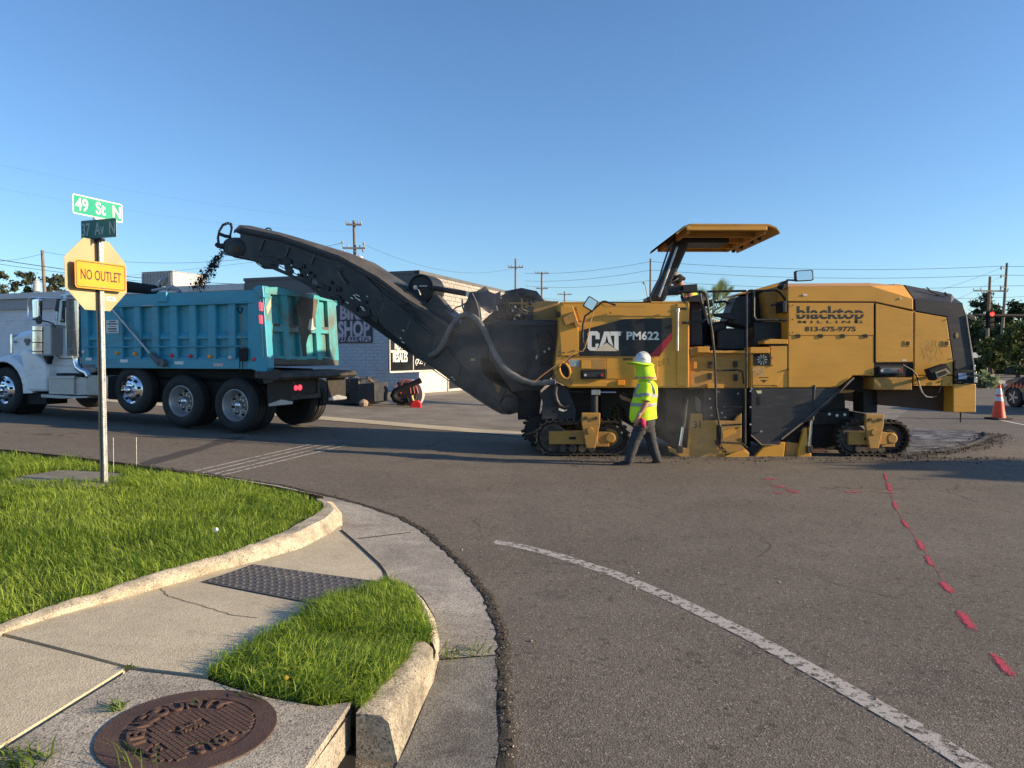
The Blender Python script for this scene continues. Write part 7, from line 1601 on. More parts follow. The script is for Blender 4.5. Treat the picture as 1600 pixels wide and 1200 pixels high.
# thin wire flags near the sign
for x, y0, y1, lab in ((177.5, 735, 684, 'thin wire marker stake nearest the sign post'), (213.5, 732, 683, 'thin wire marker stake farther right of the sign post')):
    p = G(x, y0, .17); Qf = Frame((p.x, p.y), (1, 0)); top = Qf.W(x-.5, y1, 0)
    o = pc('wire_stake', GALV, lambda m: m.tube([p-Vector((0, 0, .05)), top], .003, 5), None); tag(o, lab, 'marker stake', 'wire stakes by the kerb')
p = G(338, 840, .2)
o = pc('litter', LETW, lambda m: m.loft([[p+Vector((.03*math.cos(a)*k, .02*math.sin(a)*k, .05+.01*math.sin(3*a)+.01*j)) for a in [q*.7 for q in range(9)]] for j, k in enumerate((.2, .6, .3))]), None); tag(o, 'small crumpled white scrap of litter lying in the lawn', 'litter')
# ================================================================ BUILDINGS
def courses(m, fr, s0, s1, za, zb_, t, L=.40, H=.145, gap=.014, dep=.012, off=0, holes=()):
    z = za; i = 0
    while z < zb_-.02:
        h = min(H, zb_-z); s = s0-(L/2 if i % 2 else 0)
        while s < s1:
            a, b_ = max(s, s0), min(s+L-gap, s1)
            if b_ > a+.02 and not any(a < h1 and b_ > h0 and z < v1 and z+h > v0 for h0, h1, v0, v1 in holes):
                q = [fr.P(x, t, zz) for zz in (z, z+h-gap) for x in (a, b_)]+[fr.P(x, t-dep, zz) for zz in (z+.003, z+h-gap-.003) for x in (a+.003, b_-.003)]
                m.add(q, [(4, 5, 7, 6), (0, 1, 5, 4), (1, 3, 7, 5), (3, 2, 6, 7), (2, 0, 4, 6)])
            s += L
        z += H; i += 1
WALLB = paint('white_brick_blue_shade', (.44, .48, .54), .8, 0, .08, 1.5, (.28, .28, .28), .4, 1.5)  # white paint, with the blue of skylit shade mixed into its colour
WALLC = paint('painted_brick_cream', (.62, .57, .48), .8, 0, .06, 1.5, (.42, .38, .31), .5, 1.8)
WALLT = paint('weathered_parapet_block', (.34, .31, .28), .85, 0, .15, 1.5, (.55, .52, .46), .8, 2.2, (1, 1, 2), lo=.48)
SIDE = paint('white_siding', (.68, .70, .74), .7, 0, .05, 1, (.36, .36, .36), .3, 1.5)
FASC = paint('fascia_white', (.56, .57, .58), .6, 0, .05, 1, (.35, .35, .34), .4, 2)
TRIM = paint('dark_roof_trim', (.10, .105, .11), .6)
gB = z0(-4)-.05
shop = thing('shop_building', 'low brick shop with white front tinted blue by shade, dark lettered sign and sunny cream side', 'building', B.P(0, 0, gB))
def bp(name, mat, f, parent=shop, bev=.0, **k):
    m = MB(); f(m); return m.obj(name, mat, parent, bevel=bev, **k)
Hs = B.px(658, 423, 0)[1]; print('shop height', Hs)
LEN = 70; SB = -9.0
bp('core', SIDE, lambda m: m.box(B, SB, -.02, .02, 12, gB, Hs-.12))
Hb = BS.px(662, 470, 0)[1]
fw = bp('front_brickwork', WALLB, lambda m: courses(m, B, SB, 0, gB, Hs-.3, .02), kind='stuff')
WX = [BS.px(x, 560, 0)[0] for x in (608.5, 645, 690)]
wz0, wz1 = BS.px(608, 580, 0)[1], BS.px(608, 529, 0)[1]-.0
zmid0, zmid1 = BS.px(608, 551, 0)[1], BS.px(608, 547, 0)[1]
print('window', WX, wz0, wz1)
wtop = wz1+.35
LS = 60
bp('side_core', WALLC, lambda m: m.box(BS, .02, LS, .035, 8.6, gB, Hs-.12))
bp('side_brickwork', WALLC, lambda m: courses(m, BS, 0, 14, gB, wtop+.5, .02, holes=[(WX[0], WX[0]+9, wz0, wtop)]), kind='stuff')
bp('parapet_brickwork', WALLT, lambda m: courses(m, BS, .0, 40, wtop+.5, Hs-.1, .0, .42, .20, .016, .03), kind='stuff')
bp('roof_trim', TRIM, lambda m: [m.box(B, SB-.05, .06, -.06, .2, Hs-.12, Hs+.02), m.box(BS, -.06, LS, -.062, .2, Hs-.118, Hs+.022)], bev=.01)
bp('front_fascia', TRIM, lambda m: m.box(B, SB, -.0, -.03, .02, Hs-.75, Hs-.12))
# shop windows with lettering
wn = bp('shop_window', GLASS, lambda m: m.box(BS, WX[0], WX[0]+9, -.0+.045-.06, .045, wz0, wtop))
FRM = paint('window_frame_pale', (.50, .47, .42), .6)
bp('window_frame', FRM, lambda m: [m.box(BS, WX[0]-.05, WX[0]+9, -.05, .0, wz0-.07, wz0)]+[m.box(BS, x-.03, x+.03, -.03, .0, wz0, wtop) for x in (WX[0], WX[1], WX[1]+2.3, WX[1]+4.6)]+[m.box(BS, WX[0], WX[1], -.052, .0, zmid0, zmid1)], wn)
sx = (WX[0]+WX[1])/2
lz = BS.px(625, 558, 0)[1]; lettering('RESALES', BS, BS.px(624.5, 558, 0)[0], -.03, lz, (WX[1]-WX[0])*.62, .40, LETW, wn, .03)
lz = BS.px(622, 540, 0)[1]; lettering('REPAIRS', BS, BS.px(628, 540, 0)[0], -.03, lz, (WX[1]-WX[0])*.66, .32, LETW, wn, .03)
lz = BS.px(655, 566, 0)[1]; lettering('(727)', BS, BS.px(656, 566, 0)[0], -.03, lz, .9, .28, LETW, wn, .02)
0 and bp('window_decal', LETG, lambda m: [m.box(BS, WX[0]+.6+k*.17, WX[0]+.66+k*.17, -.022, -.02, wz0+.1+.1*(k % 3), wz0+.45+.06*(k % 4)) for k in range(8)], wn, kind='stuff')
dx = BS.px(700, 600, 0)[0]
dor = bp('door', GLASS, lambda m: m.box(BS, dx, dx+2.2, -.02, .04, gB+.1, gB+2.3)); bp('door_frame', FRM, lambda m: [m.box(BS, dx-.08, dx, -.05, .03, gB, gB+2.4), m.box(BS, dx+2.2, dx+2.3, -.05, .03, gB, gB+2.4), m.box(BS, dx-.08, dx+2.3, -.052, .03, gB+2.4, gB+2.5), m.box(BS, dx-.08, dx+2.3, -.052, .03, gB, gB+.12)], dor)
# the big dark sign
a_, b_ = B.px(523, 500, -.05), B.px(581, 500, -.05); z1_, z2_ = B.px(560, 462, -.05)[1], B.px(580, 535.5, -.05)[1]
sgn = bp('shop_sign', paint('sign_black_purple', (.035, .035, .05), .6), lambda m: m.box(B, a_[0]-.6, b_[0], -.06, .02, z2_, z1_), bev=.005)
LAV = paint('sign_lavender', (.40, .36, .42), .6)
cx_ = B.px(553, 500, -.06)[0]
lettering('SHOP', B, cx_, -.064, B.px(553, 514, -.06)[1], B.px(577, 500, -.06)[0]-B.px(527, 500, -.06)[0], .72, LAV, sgn, .04)
lettering('BIRD', B, cx_, -.064, B.px(553, 488, -.06)[1], B.px(572, 500, -.06)[0]-B.px(529, 500, -.06)[0], .62, LAV, sgn, .04)
lettering('727.623.4929', B, cx_, -.064, B.px(553, 529.5, -.06)[1], B.px(579, 500, -.06)[0]-B.px(526, 500, -.06)[0], .26, LAV, sgn, .03)
# long white building to the left
zl1 = B.px(430, 441, 0)[1]
lng = thing('long_building', 'long low white warehouse with metal edged flat roof behind the truck', 'building', B.P(-30, 0, gB))
lp = lambda name, mat, f, parent=lng, bev=.0, **k: bp(name, mat, f, parent, bev, **k)
Hl0 = B.P(0, 0, 0); za_ = zl1
lp('wall', SIDE, lambda m: m.box(B, -62, SB-.05, .25, 12, gB, za_-.1))
def clap(m):
    z = gB+.1
    while z < za_-.65: m.prism(BC, [(.25-.02, z), (.25+.0, z+.21), (.25+.02, z+.21), (.25+.02, z)], -62, SB-.05) if False else m.box(B, -62, SB-.05, .25-.018, .25, z, z+.19); z += .215
lp('siding_board', SIDE, clap, kind='stuff', bev=.004)
lp('fascia', FASC, lambda m: m.box(B, -62, SB-.02, -.10, .3, za_-.30, za_), bev=.02)
lp('soffit_board', paint('soffit_grey', (.34, .34, .36), .7), lambda m: m.box(B, -62, SB-.02, .05, .3, za_-.85, za_-.30))
lp('roof', paint('roof_grey', (.3, .3, .3), .8), lambda m: m.box(B, -62, SB, .3, 12, za_-.08, za_-.02))
ac_ = thing('rooftop_air_conditioner', 'pale boxy air conditioning unit on the flat white roof behind the tipper', 'air conditioner', B.P(-16, 3, za_))
s1_, zt_ = B.px(270, 424, 3.0); s0_, _ = B.px(222, 424, 3.0); s1_ = s0_+2.0
ab = bp('unit_case', paint('unit_pale', (.50, .49, .46), .6, 0, .08, 2, (.35, .33, .3), .5), lambda m: m.box(B, s0_, s0_+(B.px(270, 430, 3)[0]-s0_), 3.0, 5.4, za_-.02, zt_), ac_, .02)
wS = B.px(270, 430, 3)[0]
bp('unit_rib', paint('unit_grey', (.28, .28, .29), .6), lambda m: [m.box(B, s0_+k*(wS-s0_)/9, s0_+(k+.6)*(wS-s0_)/9, 2.96, 3.0, za_, zt_-.06) for k in range(9)], ac_, kind='stuff')
bp('unit_lid', ALU, lambda m: m.box(B, s0_-.03, wS+.03, 2.95, 5.45, zt_, zt_+.04), ac_, .01)
vent_ = thing('roof_vent', 'small curved metal vent hood on the roof in front of the air conditioner', 'vent', B.P(-14, 1, za_))
vs = B.px(256, 440, 1.2)[0]
bp('vent_pipe', ALU, lambda m: m.tube([B.P(vs, 1.2, za_-.05), B.P(vs, 1.2, za_+.2), B.P(vs-.1, 1.2, za_+.35), B.P(vs-.35, 1.2, za_+.42)], .09, 10), vent_, 0, smooth=True)

# ================================================================ POLES AND WIRES
WOOD = paint('pole_wood', (.20, .165, .13), .85, 0, .2, 3, (.10, .08, .06), .5, 6, (1, 1, .3)); CAN = paint('transformer_grey', (.42, .43, .44), .5); INS = paint('insulator', (.35, .33, .30), .4)
def at_depth(px, py, d): r = ray(px, py); return Vector((r.x/r.y*d, d, CAM_H+r.z/r.y*d))
def pole(px, py, d, label, arms=(), cans=0, thick=.16, lean=0, side_ins=()):
    top = at_depth(px, py, d); base_ = Vector((top.x+lean, d, -.3))
    p = thing('utility_pole', label, 'utility pole', base_, 'utility poles along the streets')
    m = MB(); m.cyl(base_, top, thick, thick*.68, seg=10); m.obj('shaft', WOOD, p, smooth=True)
    for dz, L in arms:
        c = top-Vector((0, 0, dz)); m = MB(); m.box(Frame((c.x, c.y), (1, .1)), -L/2, L/2, -.2, -.08, c.z-.06, c.z+.06); ca_ = m.obj('crossarm', WOOD, p)
        m = MB()
        for k in (-.48, -.28, .28, .48): m.cyl(c+Vector((L*k, -.14, .06)), c+Vector((L*k, -.14, .22)), .05, seg=6)
        m.obj('insulator', INS, ca_, kind='stuff')
    for dz in side_ins:
        c = top-Vector((0, 0, dz)); m = MB(); m.tube([c, c+Vector((-.35, -.1, .05)), c+Vector((-.6, -.1, -.02))], .05, 6); m.cyl(c+Vector((-.6, -.1, -.15)), c+Vector((-.6, -.1, .15)), .09, seg=8); m.obj('insulator_bracket', INS, p)
    for k in range(cans):
        c = top+Vector(((-.42 if k == 0 else .42), -.2, -3.0)); m = MB(); m.lathe(c, (0, 0, 1), [(-.5, .2), (-.45, .27), (.35, .27), (.42, .2), (.46, .05)], 14); m.cyl(c+Vector((0, 0, .45)), c+Vector((0, 0, .62)), .05, seg=6); m.obj('transformer', CAN, p, smooth=True)
    return top
p_tr = pole(553, 345, 54, 'wooden pole with two grey transformers rising behind the discharge conveyor', [(.3, 1.1), (2.0, 1.6)], 2, .16, .25)
m = MB(); 
for dx_, dz_ in ((-.8, -1.6), (.75, -1.7), (-.7, -2.3), (.7, -2.2)): c = p_tr+Vector((dx_, -.2, dz_)); m.lathe(c, (0, 0, 1), [(-.12, .03), (0, .10), (.12, .05)], 8)
tag(m.obj('line_fuse', INS), kind='stuff')
pL = pole(66, 391, 62, 'leaning wooden pole with a small transformer above the white warehouse roof', [], 1, .17, .35)
p806 = pole(805.5, 404, 75, 'tall plain pole with one arm seen above the shop parapet', [(.9, 1.5)], 0, .13)
p847 = pole(846.5, 424.5, 88, 'pole with small crossarm between the shop roof and the machine nose', [(.2, 1.6), (2, 1.4)], 0, .14)
p881 = pole(882, 455, 115, 'short distant pole with crossarm just above the machine nose', [(.5, 2.2)], 0, .15)
p1015 = pole(1016.5, 404, 75, 'plain wooden pole rising left of the canopy post', [], 0, .14, 0, ())
p1573 = pole(1573.5, 411, 72, 'tallest pole at the right edge with three side insulators', [], 0, .16, -.5, (.5, 1.3, 2.4))
p1547 = pole(1547, 432, 66, 'pole with white crossarm and traffic signal before it', [(1.3, 3.2)], 0, .16, -.2)
WIRE = paint('power_wire', (.03, .035, .04), .7)
def wire(a, b_, sag, label, r=.013):
    P = [a.lerp(b_, k/16)-Vector((0, 0, sag*4*(k/16)*(1-k/16))) for k in range(17)]
    m = MB(); m.tube(P, r, 4); o = m.obj('power_line', WIRE); tag(o, label, 'power line', 'overhead power lines'); return o
names = ['highest', 'middle', 'lowest']
for i, (dz, yy, yl) in enumerate(((.3, 404, 427), (1.15, 418, 439), (2.2, 431, 447))):
    a = p1015-Vector((0, 0, dz)); b_ = p1573-Vector((.5, 0, dz)); c = at_depth(820, 436+i*10 if False else yl, 92); far = at_depth(1760, 395+i*13, 60)
    wire(a, b_, .55, f'{names[i]} of the three long wires crossing the sky over the machine', .017); wire(c, a, .4, f'{names[i]} wire running from above the shop to the plain pole by the canopy', .015); wire(b_, far, .4, f'{names[i]} short wire leaving the tallest pole to the right edge', .017)
wire(at_depth(820, 461, 110), at_depth(1060, 462, 80), .8, 'thin low wire just over the nose of the machine', .014)
wire(at_depth(-60, 396, 45), at_depth(480, 444, 60), .6, 'thick cable sloping down across the left, behind the octagon sign', .022); wire(at_depth(-60, 404, 45), at_depth(640, 452, 62), .8, 'second cable sloping down under the thick one on the left', .014)
wire(at_depth(-60, 408, 60), pL-Vector((0, 0, .3)), .3, 'wire running into the leaning pole from the left', .012); wire(pL-Vector((0, 0, .1)), p_tr-Vector((.8, 0, 1.6)), 1.2, 'wire from the leaning pole to the transformer pole', .012)
wire(at_depth(-60, 245, 30), at_depth(560, 345, 56), .4, 'faint high wire crossing the sky at upper left', .0022); wire(at_depth(-60, 283, 32), at_depth(553, 362, 56), .5, 'faint second high wire across the left sky', .0022)
wire(at_depth(-60, 448, 60), at_depth(470, 400, 60), .3, 'thin wire rising to the right behind the millings stream', .009); wire(p_tr-Vector((-.7, 0, 1.7)), p806-Vector((0, 0, .9)), 1.2, 'thin wire from the transformer pole to the pole over the shop', .009)
wire(at_depth(1440, 462, 66), p1573-Vector((.6, 0, .5)), .1, 'slanting guy wire at the right below the tallest pole', .012); wire(at_depth(1490, 470, 60), p1573-Vector((.6, 0, 1.3)), .1, 'lower slanting guy wire at the right', .012)
wire(at_depth(1450, 467, 60), at_depth(1700, 458, 60), .1, 'low wire passing right behind the machine and over the trees', .012)
wire(at_depth(1300, 505, 50), at_depth(1000, 512, 50), .2, 'low wire hidden mostly behind the machine body', .01)
# street lamp, far, thin curved arm
m = MB(); c = at_depth(1013, 470, 80); q = at_depth(1006, 442, 80); m.tube([Vector((c.x, 80, -.3)), c, Vector((q.x+.15, 80, q.z-.2)), q], .06, 6); m.lathe(q, (0, 0, 1), [(-.15, .05), (0, .2), (.1, .1)], 8)
tag(m.obj('street_lamp', CAN), 'thin distant street lamp beside the plain pole left of the canopy', 'street lamp')
# traffic signal on a mast arm
tp = at_depth(1548, 495, 46)
ts = thing('traffic_signal', 'black traffic signal showing red, hung on a dark mast arm', 'traffic light', tp)
def tf(name, mat, f, bev=0, parent=ts, **k): m = MB(); f(m); return m.obj(name, mat, parent, bevel=bev, **k)
Zt = Frame((tp.x, tp.y), (1, 0)); zT_ = tp.z
tf('mast_arm', TRKD, lambda m: m.tube([Zt.P(-1.2, .3, zT_+.10), Zt.P(6, .3, zT_+.05), Zt.P(9.5, .3, zT_-.1)], [.09, .12, .16], 10), smooth=True)
tf('mast_pole', TRKD, lambda m: m.cyl(Zt.P(9.5, .3, -.3), Zt.P(9.5, .3, zT_+.3), .18, seg=12))
hs_ = tf('housing', DARK, lambda m: m.box(Zt, -.16, .16, -.12, .12, zT_-.62, zT_+.34), .02); tf('backplate', DARK, lambda m: m.box(Zt, -.28, .28, .05, .08, zT_-.72, zT_+.44), 0)
tf('red_lamp', REDL, lambda m: m.lathe(Zt.P(0, -.14, zT_+.17), (0, 1, 0), [(0, .02), (0, .13), (.04, .13)], 16), 0, hs_)
for k, nm in ((-.14, 'amber_lamp'), (-.45, 'green_lamp')): tf(nm, CHR_, lambda m: m.lathe(Zt.P(0, -.13, zT_+k), (0, 1, 0), [(0, .02), (0, .11), (.02, .11)], 14), 0, hs_)
for k in (.17, -.14, -.45): tf('visor', DARK, lambda m: m.add([q for a in [.5+2.1*j/8 for j in range(9)] for q in (Zt.P(.14*math.cos(a), -.13, zT_+k+.14*math.sin(a)), Zt.P(.14*math.cos(a), -.32, zT_+k+.14*math.sin(a)))], [(2*j, 2*j+1, 2*j+3, 2*j+2) for j in range(8)]), 0, hs_)

# ================================================================ TREES, PALM, HEDGE
BARK = paint('bark', (.12, .095, .07), .9, 0, .2, 6)
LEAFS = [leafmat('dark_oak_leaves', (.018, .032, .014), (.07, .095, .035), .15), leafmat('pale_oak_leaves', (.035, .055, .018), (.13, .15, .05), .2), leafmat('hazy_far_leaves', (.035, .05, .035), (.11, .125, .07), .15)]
def leafcloud(cs, rs, n, size, r, flat=1.0):
    k = r.choice(len(cs), n, p=rs**2/np.sum(rs**2)); d = r.normal(size=(n, 3)); d /= np.linalg.norm(d, axis=1)[:, None]
    rad = rs[k]*np.abs(r.normal(.7, .55, n)); c = cs[k]+d*rad[:, None]*np.array([1, 1, .75*flat])
    A = r.normal(size=(n, 3)); A /= np.linalg.norm(A, axis=1)[:, None]; Bv = np.cross(A, r.normal(size=(n, 3))); Bv /= np.linalg.norm(Bv, axis=1)[:, None]
    s = size*r.uniform(.5, 1.4, n)[:, None]; V = np.stack([c-A*s, c+Bv*s*.5, c+A*s, c-Bv*s*.5], 1).reshape(-1, 3); b0 = np.arange(n)[:, None]*4
    F = np.concatenate([b0+[0, 1, 2], b0+[0, 2, 3]], 0); t = np.clip(.5+.25*r.normal(size=n)+.2*np.sin(c[:, 0]*2+c[:, 2]*3), 0, 1)
    return V, F, np.repeat(t, 4)
def tree(base_, h, crown, label, mat, n=5000, size=.13, seed=0, bottom=.35, clumps=26, name='tree', trunk=.22, group=None):
    r = np.random.default_rng(seed); t = thing(name, label, 'tree', base_, group); m = MB(); base_ = Vector(base_)
    top = base_+Vector((r.normal()*.3, 0, h*.75)); m.tube([base_-Vector((0, 0, .3)), base_.lerp(top, .4)+Vector((r.normal()*.2, 0, 0)), top], [trunk, trunk*.7, trunk*.25], 8)
    cs, rs = [], []
    for i in range(int(clumps*1.5)):
        a = r.uniform(0, 6.28); f = r.random()**.6; z = h*(bottom+(1-bottom)*r.random()*.92); sp_ = crown*math.sqrt(max(.1, 1-((z/h-(bottom+1)/2)/((1.15-bottom)/2))**2))*f
        c = base_+Vector((math.cos(a)*sp_, math.sin(a)*sp_, z)); cs.append(tuple(c)); rs.append(crown*r.uniform(.12, .30))
        if i % 2 == 0: st_ = base_.lerp(top, max(.3, min(.95, (z/h-.15)))); m.tube([st_, st_.lerp(c, .5)+Vector((0, 0, -.1)), c], [trunk*.35, trunk*.2, trunk*.08], 5)
    m.obj('trunk', BARK, t, smooth=True); V, F, tt = leafcloud(np.array(cs), np.array(rs), n, size, r); o = bpy.data.objects.new('crown', npmesh('crown', V, F, mat, tt)); C.objects.link(o); adopt(o, t); return t
def tr_at(px, ybase, d): p = at_depth(px, ybase, d); return Vector((p.x, d, max(0, z0(p.x)) if p.x < 0 else -.05))
def tree_px(px, ytop, d, crown_px, label, mat, **k): b_ = tr_at(px, 560, d); return tree(b_, at_depth(px, ytop, d).z-b_.z, crown_px/FPX*d, label, mat, **k)
tree_px(10, 417, 75, 17, 'small windblown tree behind the warehouse roof at the far left', LEAFS[2], n=2600, size=.16, seed=2, bottom=.45, clumps=14)
tree_px(50, 419, 72, 20, 'rounded tree left of the leaning pole above the roof', LEAFS[2], n=4200, size=.16, seed=3, bottom=.4, clumps=18)
tree_px(86, 424, 72, 20, 'lower spreading tree right of the leaning pole, partly behind the octagon', LEAFS[2], n=4000, size=.16, seed=4, bottom=.4, clumps=18)
tree_px(1545, 455, 95, 28, 'tall dark oak behind the traffic signal', LEAFS[0], n=9000, size=.22, seed=5, bottom=.2, clumps=30)
tree_px(1515, 492, 90, 30, 'dark tree mass right behind the rear of the machine', LEAFS[0], n=9000, size=.22, seed=6, bottom=.05, clumps=34)
tree_px(1595, 468, 92, 26, 'dark leafy tree behind the tallest pole at the right edge', LEAFS[0], n=9000, size=.22, seed=7, bottom=.1, clumps=30)
tree_px(1640, 478, 88, 30, 'dark tree just beyond the right edge', LEAFS[0], n=6000, size=.22, seed=17, bottom=.1, clumps=26)
tree_px(1560, 505, 84, 28, 'bushy dark tree between the two right poles', LEAFS[0], n=9000, size=.2, seed=8, bottom=.05, clumps=34)
tree_px(1592, 500, 60, 30, 'sunlit lower oak with slanting trunk beside the sedan', LEAFS[1], n=9000, size=.16, seed=9, bottom=.35, clumps=26)
tree_px(1552, 528, 64, 22, 'small sunlit tree below the traffic signal', LEAFS[1], n=6000, size=.15, seed=10, bottom=.25, clumps=20)
tree_px(1480, 500, 96, 40, 'dark tree hidden behind the machine rear', LEAFS[0], n=5000, size=.25, seed=18, bottom=.05, clumps=30)
# palm behind the driving stand
pm_c = at_depth(1112, 500, 24)
palm = thing('palm_tree', 'grey-green fan palm seen through the driving stand of the machine', 'palm tree', (pm_c.x, 24, 0))
m = MB(); r = random.Random(4)
m.tube([(pm_c.x, 24, -.2), (pm_c.x, 24, pm_c.z)], [.28, .24], 10)
for k in range(120): a = r.uniform(0, 6.28); z = r.uniform(0, pm_c.z-.1); p = Vector((pm_c.x+.26*math.cos(a), 24+.26*math.sin(a), z)); m.tube([p, p+Vector((.14*math.cos(a), .14*math.sin(a), .22))], [.05, .02], 4)
m.obj('trunk', paint('palm_boots', (.34, .31, .25), .9, 0, .3, 8, (.15, .13, .1), .7, 9), palm)
PALM = leafmat('palm_frond', (.16, .19, .12), (.30, .33, .22), .25)
for k in range(26):
    a = k*2.4; el = r.uniform(-.5, 1.2); d = Vector((math.cos(a)*math.cos(el), math.sin(a)*math.cos(el), math.sin(el))); c = Vector((pm_c.x, 24, pm_c.z+.1)); q = c+d*r.uniform(.5, .9)
    m = MB(); m.tube([c, q], .012, 4); e1 = d.orthogonal().normalized(); e2 = d.cross(e1)
    for j in range(22):
        b2 = -1.5+3*j/21; v = (d*math.cos(b2)+e1*math.sin(b2)); L = .72*(1-.25*abs(b2)/1.5); tip = q+v*L-Vector((0, 0, L*L*.28)); w_ = e2*.018+e1*.006
        m.add([q, q+v*L*.5+w_, tip, q+v*L*.5-w_], [(0, 1, 2, 3)])
    m.obj('frond', PALM, palm)
# second tree base showing through the stand, shrub seen through the front chassis
def shrub(px, py, d, wpx, hpx, label, mat, n, size, name='shrub', seed=0, cat='shrub', ly=1.0):
    r = np.random.default_rng(seed); b_ = at_depth(px, py, d); hw_ = wpx/FPX*d/2; hh_ = hpx/FPX*d; k = 14
    cs = np.array([(b_.x+r.uniform(-hw_, hw_)*.75, d+r.uniform(-1, 1)*ly, b_.z+hh_*r.uniform(.2, .7)) for _ in range(k)]); rs = np.full(k, hh_*.36)
    V, F, t = leafcloud(cs, rs, n, size, r); o = bpy.data.objects.new(name, npmesh(name, V, F, mat, t)); C.objects.link(o); return tag(o, label, cat)
shrub(1006-40, 668, 19.5, 40, 44, 'green roadside weeds seen between the tracks and the walking worker', LEAFS[1], 1500, .07, 'weed_bush', 4, 'bush', .3)
shrub(603, 630, 30.2, 30, 9, 'low grassy weeds at the corner of the shop', LEAFS[1], 500, .08, 'weed_patch', 5, 'weeds', .3)
shrub(1532, 604, 40, 22, 20, 'pale ornamental grass clump on the median behind the machine', paint('x', (.1, .1, .1)) if False else PALM, 900, .22, 'ornamental_grass', 6, 'grass clump', .5)
HEDGE = leafmat('hedge_leaves', (.015, .035, .012), (.05, .085, .025), .1)
def hedge(x0, x1, yb, yt, d, label, seed):
    r = np.random.default_rng(seed); a, b_ = at_depth(x0, yb, d), at_depth(x1, yb, d); h = at_depth(x0, yt, d).z-a.z; L = b_.x-a.x; n = int(L*900); dp = 1.4
    t = thing('hedge', label, 'hedge', (a.x, d, a.z))
    P = np.stack([r.uniform(0, L, n)+a.x, d+r.uniform(0, dp, n), a.z+h*r.random(n)], 1); f = r.random(n); P[f < .45, 1] = d+r.normal(0, .06, (f < .45).sum()); P[(f > .45) & (f < .8), 2] = a.z+h+r.normal(0, .05, ((f > .45) & (f < .8)).sum())
    A = r.normal(size=(n, 3)); A /= np.linalg.norm(A, axis=1)[:, None]; Bv = np.cross(A, r.normal(size=(n, 3))); Bv /= np.linalg.norm(Bv, axis=1)[:, None]; s = .07*r.uniform(.6, 1.3, n)[:, None]
    V = np.stack([P-A*s, P+Bv*s*.6, P+A*s, P-Bv*s*.6], 1).reshape(-1, 3); b0 = np.arange(n)[:, None]*4; o = bpy.data.objects.new('foliage', npmesh('foliage', V, np.concatenate([b0+[0, 1, 2], b0+[0, 2, 3]], 0), HEDGE, np.repeat(r.random(n), 4))); C.objects.link(o); adopt(o, t)
    m = MB(); m.box(Frame((a.x, d+.1), (1, 0)), 0.05, L-.05, 0, dp-.2, a.z-.1, a.z+h-.1); m.obj('inner_twigs', DARK, t)
hedge(1480, 1599, 583, 563, 66, 'long clipped dark hedge across the far road', 1); hedge(1585, 1700, 584, 573, 58, 'lower clipped hedge nearer the right edge', 2)
m = MB(); c = at_depth(1526, 555, 70); m.box(Frame((c.x, 70), (1, 0)), -.5, .5, 0, .05, c.z-.25, c.z+.25); m.box(Frame((c.x, 70), (1, 0)), -.45, -.4, .05, .1, -.2, c.z); m.box(Frame((c.x, 70), (1, 0)), .4, .45, .05, .1, -.2, c.z); tag(m.obj('board_sign', LETW), 'small white board on legs before the far dark trees', 'sign')
# a distant tree line closes the horizon
r = np.random.default_rng(77); cs = np.array([(x, 170+r.uniform(-8, 8), r.uniform(1, 4)) for x in np.arange(-260, 330, 2.6)]); rs = r.uniform(1.6, 3.2, len(cs))
V, F, t = leafcloud(cs, rs, 60000, .38, r); o = bpy.data.objects.new('far_treeline', npmesh('far_treeline', V, F, LEAFS[0], t)); C.objects.link(o); tag(o, kind='stuff')
m = MB(); rows = [[(x, 176, -.5), (x, 176, 3.2+1.2*math.sin(x*.13)+.8*math.sin(x*.41))] for x in np.arange(-300, 380, 4)]; m.strip(rows); m.strip([[(x, 180, -.5), (x, 180, 3.2+1.2*math.sin(x*.13)+.8*math.sin(x*.41))] for x in np.arange(-300, 380, 4)]); tag(m.obj('far_treeline', paint('far_wood_dark', (.022, .032, .018), .9)), kind='stuff')

# ---- unseen things placed right of the frame whose shadows fall into it
tree(Vector((22.0, 8.85, 0)), 4.6, 1.15, 'unseen round tree added right of the frame for its shadow', LEAFS[1], n=24000, size=.12, seed=30, bottom=.42, clumps=30, trunk=.10)  # unseen crown, added and thickened to cast the broad shadow on the road
m = MB(); q = G(1340, 769); bx = 40.0; m.cyl((bx, q.y-(bx-q.x)*math.tan(SUN_AZ), -.2), (bx, q.y-(bx-q.x)*math.tan(SUN_AZ), 9.0), .14, .10, seg=10); tag(m.obj('utility_pole', WOOD), 'lone wooden pole far right of the frame', 'utility pole', 'utility poles along the streets')

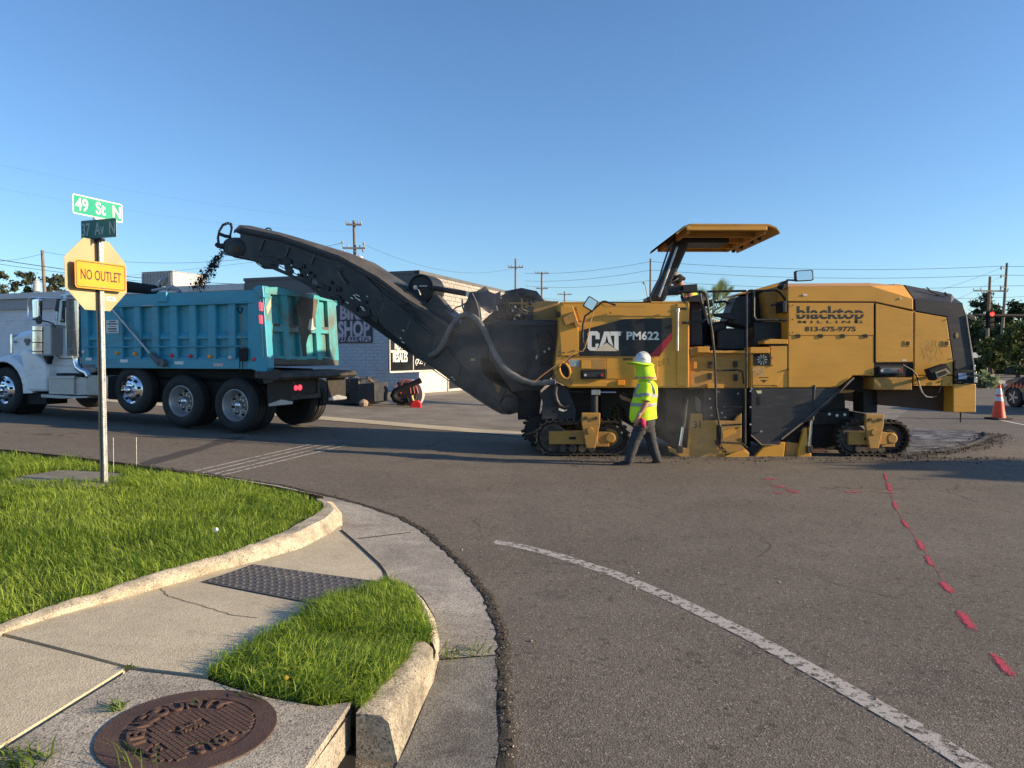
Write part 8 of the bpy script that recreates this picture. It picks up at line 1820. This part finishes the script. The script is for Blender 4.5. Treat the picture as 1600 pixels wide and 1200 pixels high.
# ---- steam and dust rising round the cutting drum
def puff(name, lo, hi, dens, label):
    m = MB(); c = [(lo[i]+hi[i])/2 for i in range(3)]; bmx = bmesh.new(); bmesh.ops.create_icosphere(bmx, subdivisions=3, radius=1)
    me = bpy.data.meshes.new(name); 
    for v_ in bmx.verts: v_.co = Vector([c[i]+v_.co[i]*(hi[i]-lo[i])/2 for i in range(3)])
    bmx.to_mesh(me); bmx.free(); o = bpy.data.objects.new(name, me); C.objects.link(o)
    mt = bpy.data.materials.new(name); mt.use_nodes = True; nt = mt.node_tree; nt.nodes.clear(); out = nt.nodes.new('ShaderNodeOutputMaterial'); pv = nt.nodes.new('ShaderNodeVolumePrincipled')
    pv.inputs['Color'].default_value = (.8, .8, .8, 1); v = coords(nt); n1 = noise(nt, v, 2.2, 4, .6, 1.2)
    # fade towards the rim of the ellipsoid
    tc = nt.nodes.new('ShaderNodeTexCoord'); mp_2 = nt.nodes.new('ShaderNodeVectorMath'); mp_2.operation = 'SUBTRACT'; mp_2.inputs[1].default_value = c; nt.links.new(tc.outputs['Object'], mp_2.inputs[0])
    dv = nt.nodes.new('ShaderNodeVectorMath'); dv.operation = 'DIVIDE'; dv.inputs[1].default_value = [(hi[i]-lo[i])/2 for i in range(3)]; nt.links.new(mp_2.outputs[0], dv.inputs[0])
    ln_ = nt.nodes.new('ShaderNodeVectorMath'); ln_.operation = 'LENGTH'; nt.links.new(dv.outputs[0], ln_.inputs[0])
    f = ramp(nt, ln_.outputs['Value'], .25, .95, 1, 0); g = nt.nodes.new('ShaderNodeMath'); g.operation = 'MULTIPLY'; nt.links.new(f, g.inputs[0]); nt.links.new(ramp(nt, n1, .38, .68, dens*.15, dens), g.inputs[1]); nt.links.new(g.outputs[0], pv.inputs['Density'])
    nt.links.new(pv.outputs[0], out.inputs['Volume']); me.materials.append(mt); mt.cycles.volume_sampling = 'MULTIPLE_IMPORTANCE' if hasattr(mt.cycles, 'volume_sampling') else None
    return tag(o, kind='stuff')
SMOKE = True
if SMOKE:
    a, b_ = M.W(1035, 650, -.5), M.W(1150, 720, .3); puff('dust', (a.x-.5, 11.9, -.3), (b_.x, 12.9, 1.6), .5, '')
    a = M.W(830, 500, .3); puff('steam', (a.x-2.2, 12.0, .3), (a.x+1.1, 13.4, 3.4), .30, '')
S.cycles.volume_step_rate = 2.0; S.cycles.volume_max_steps = 64
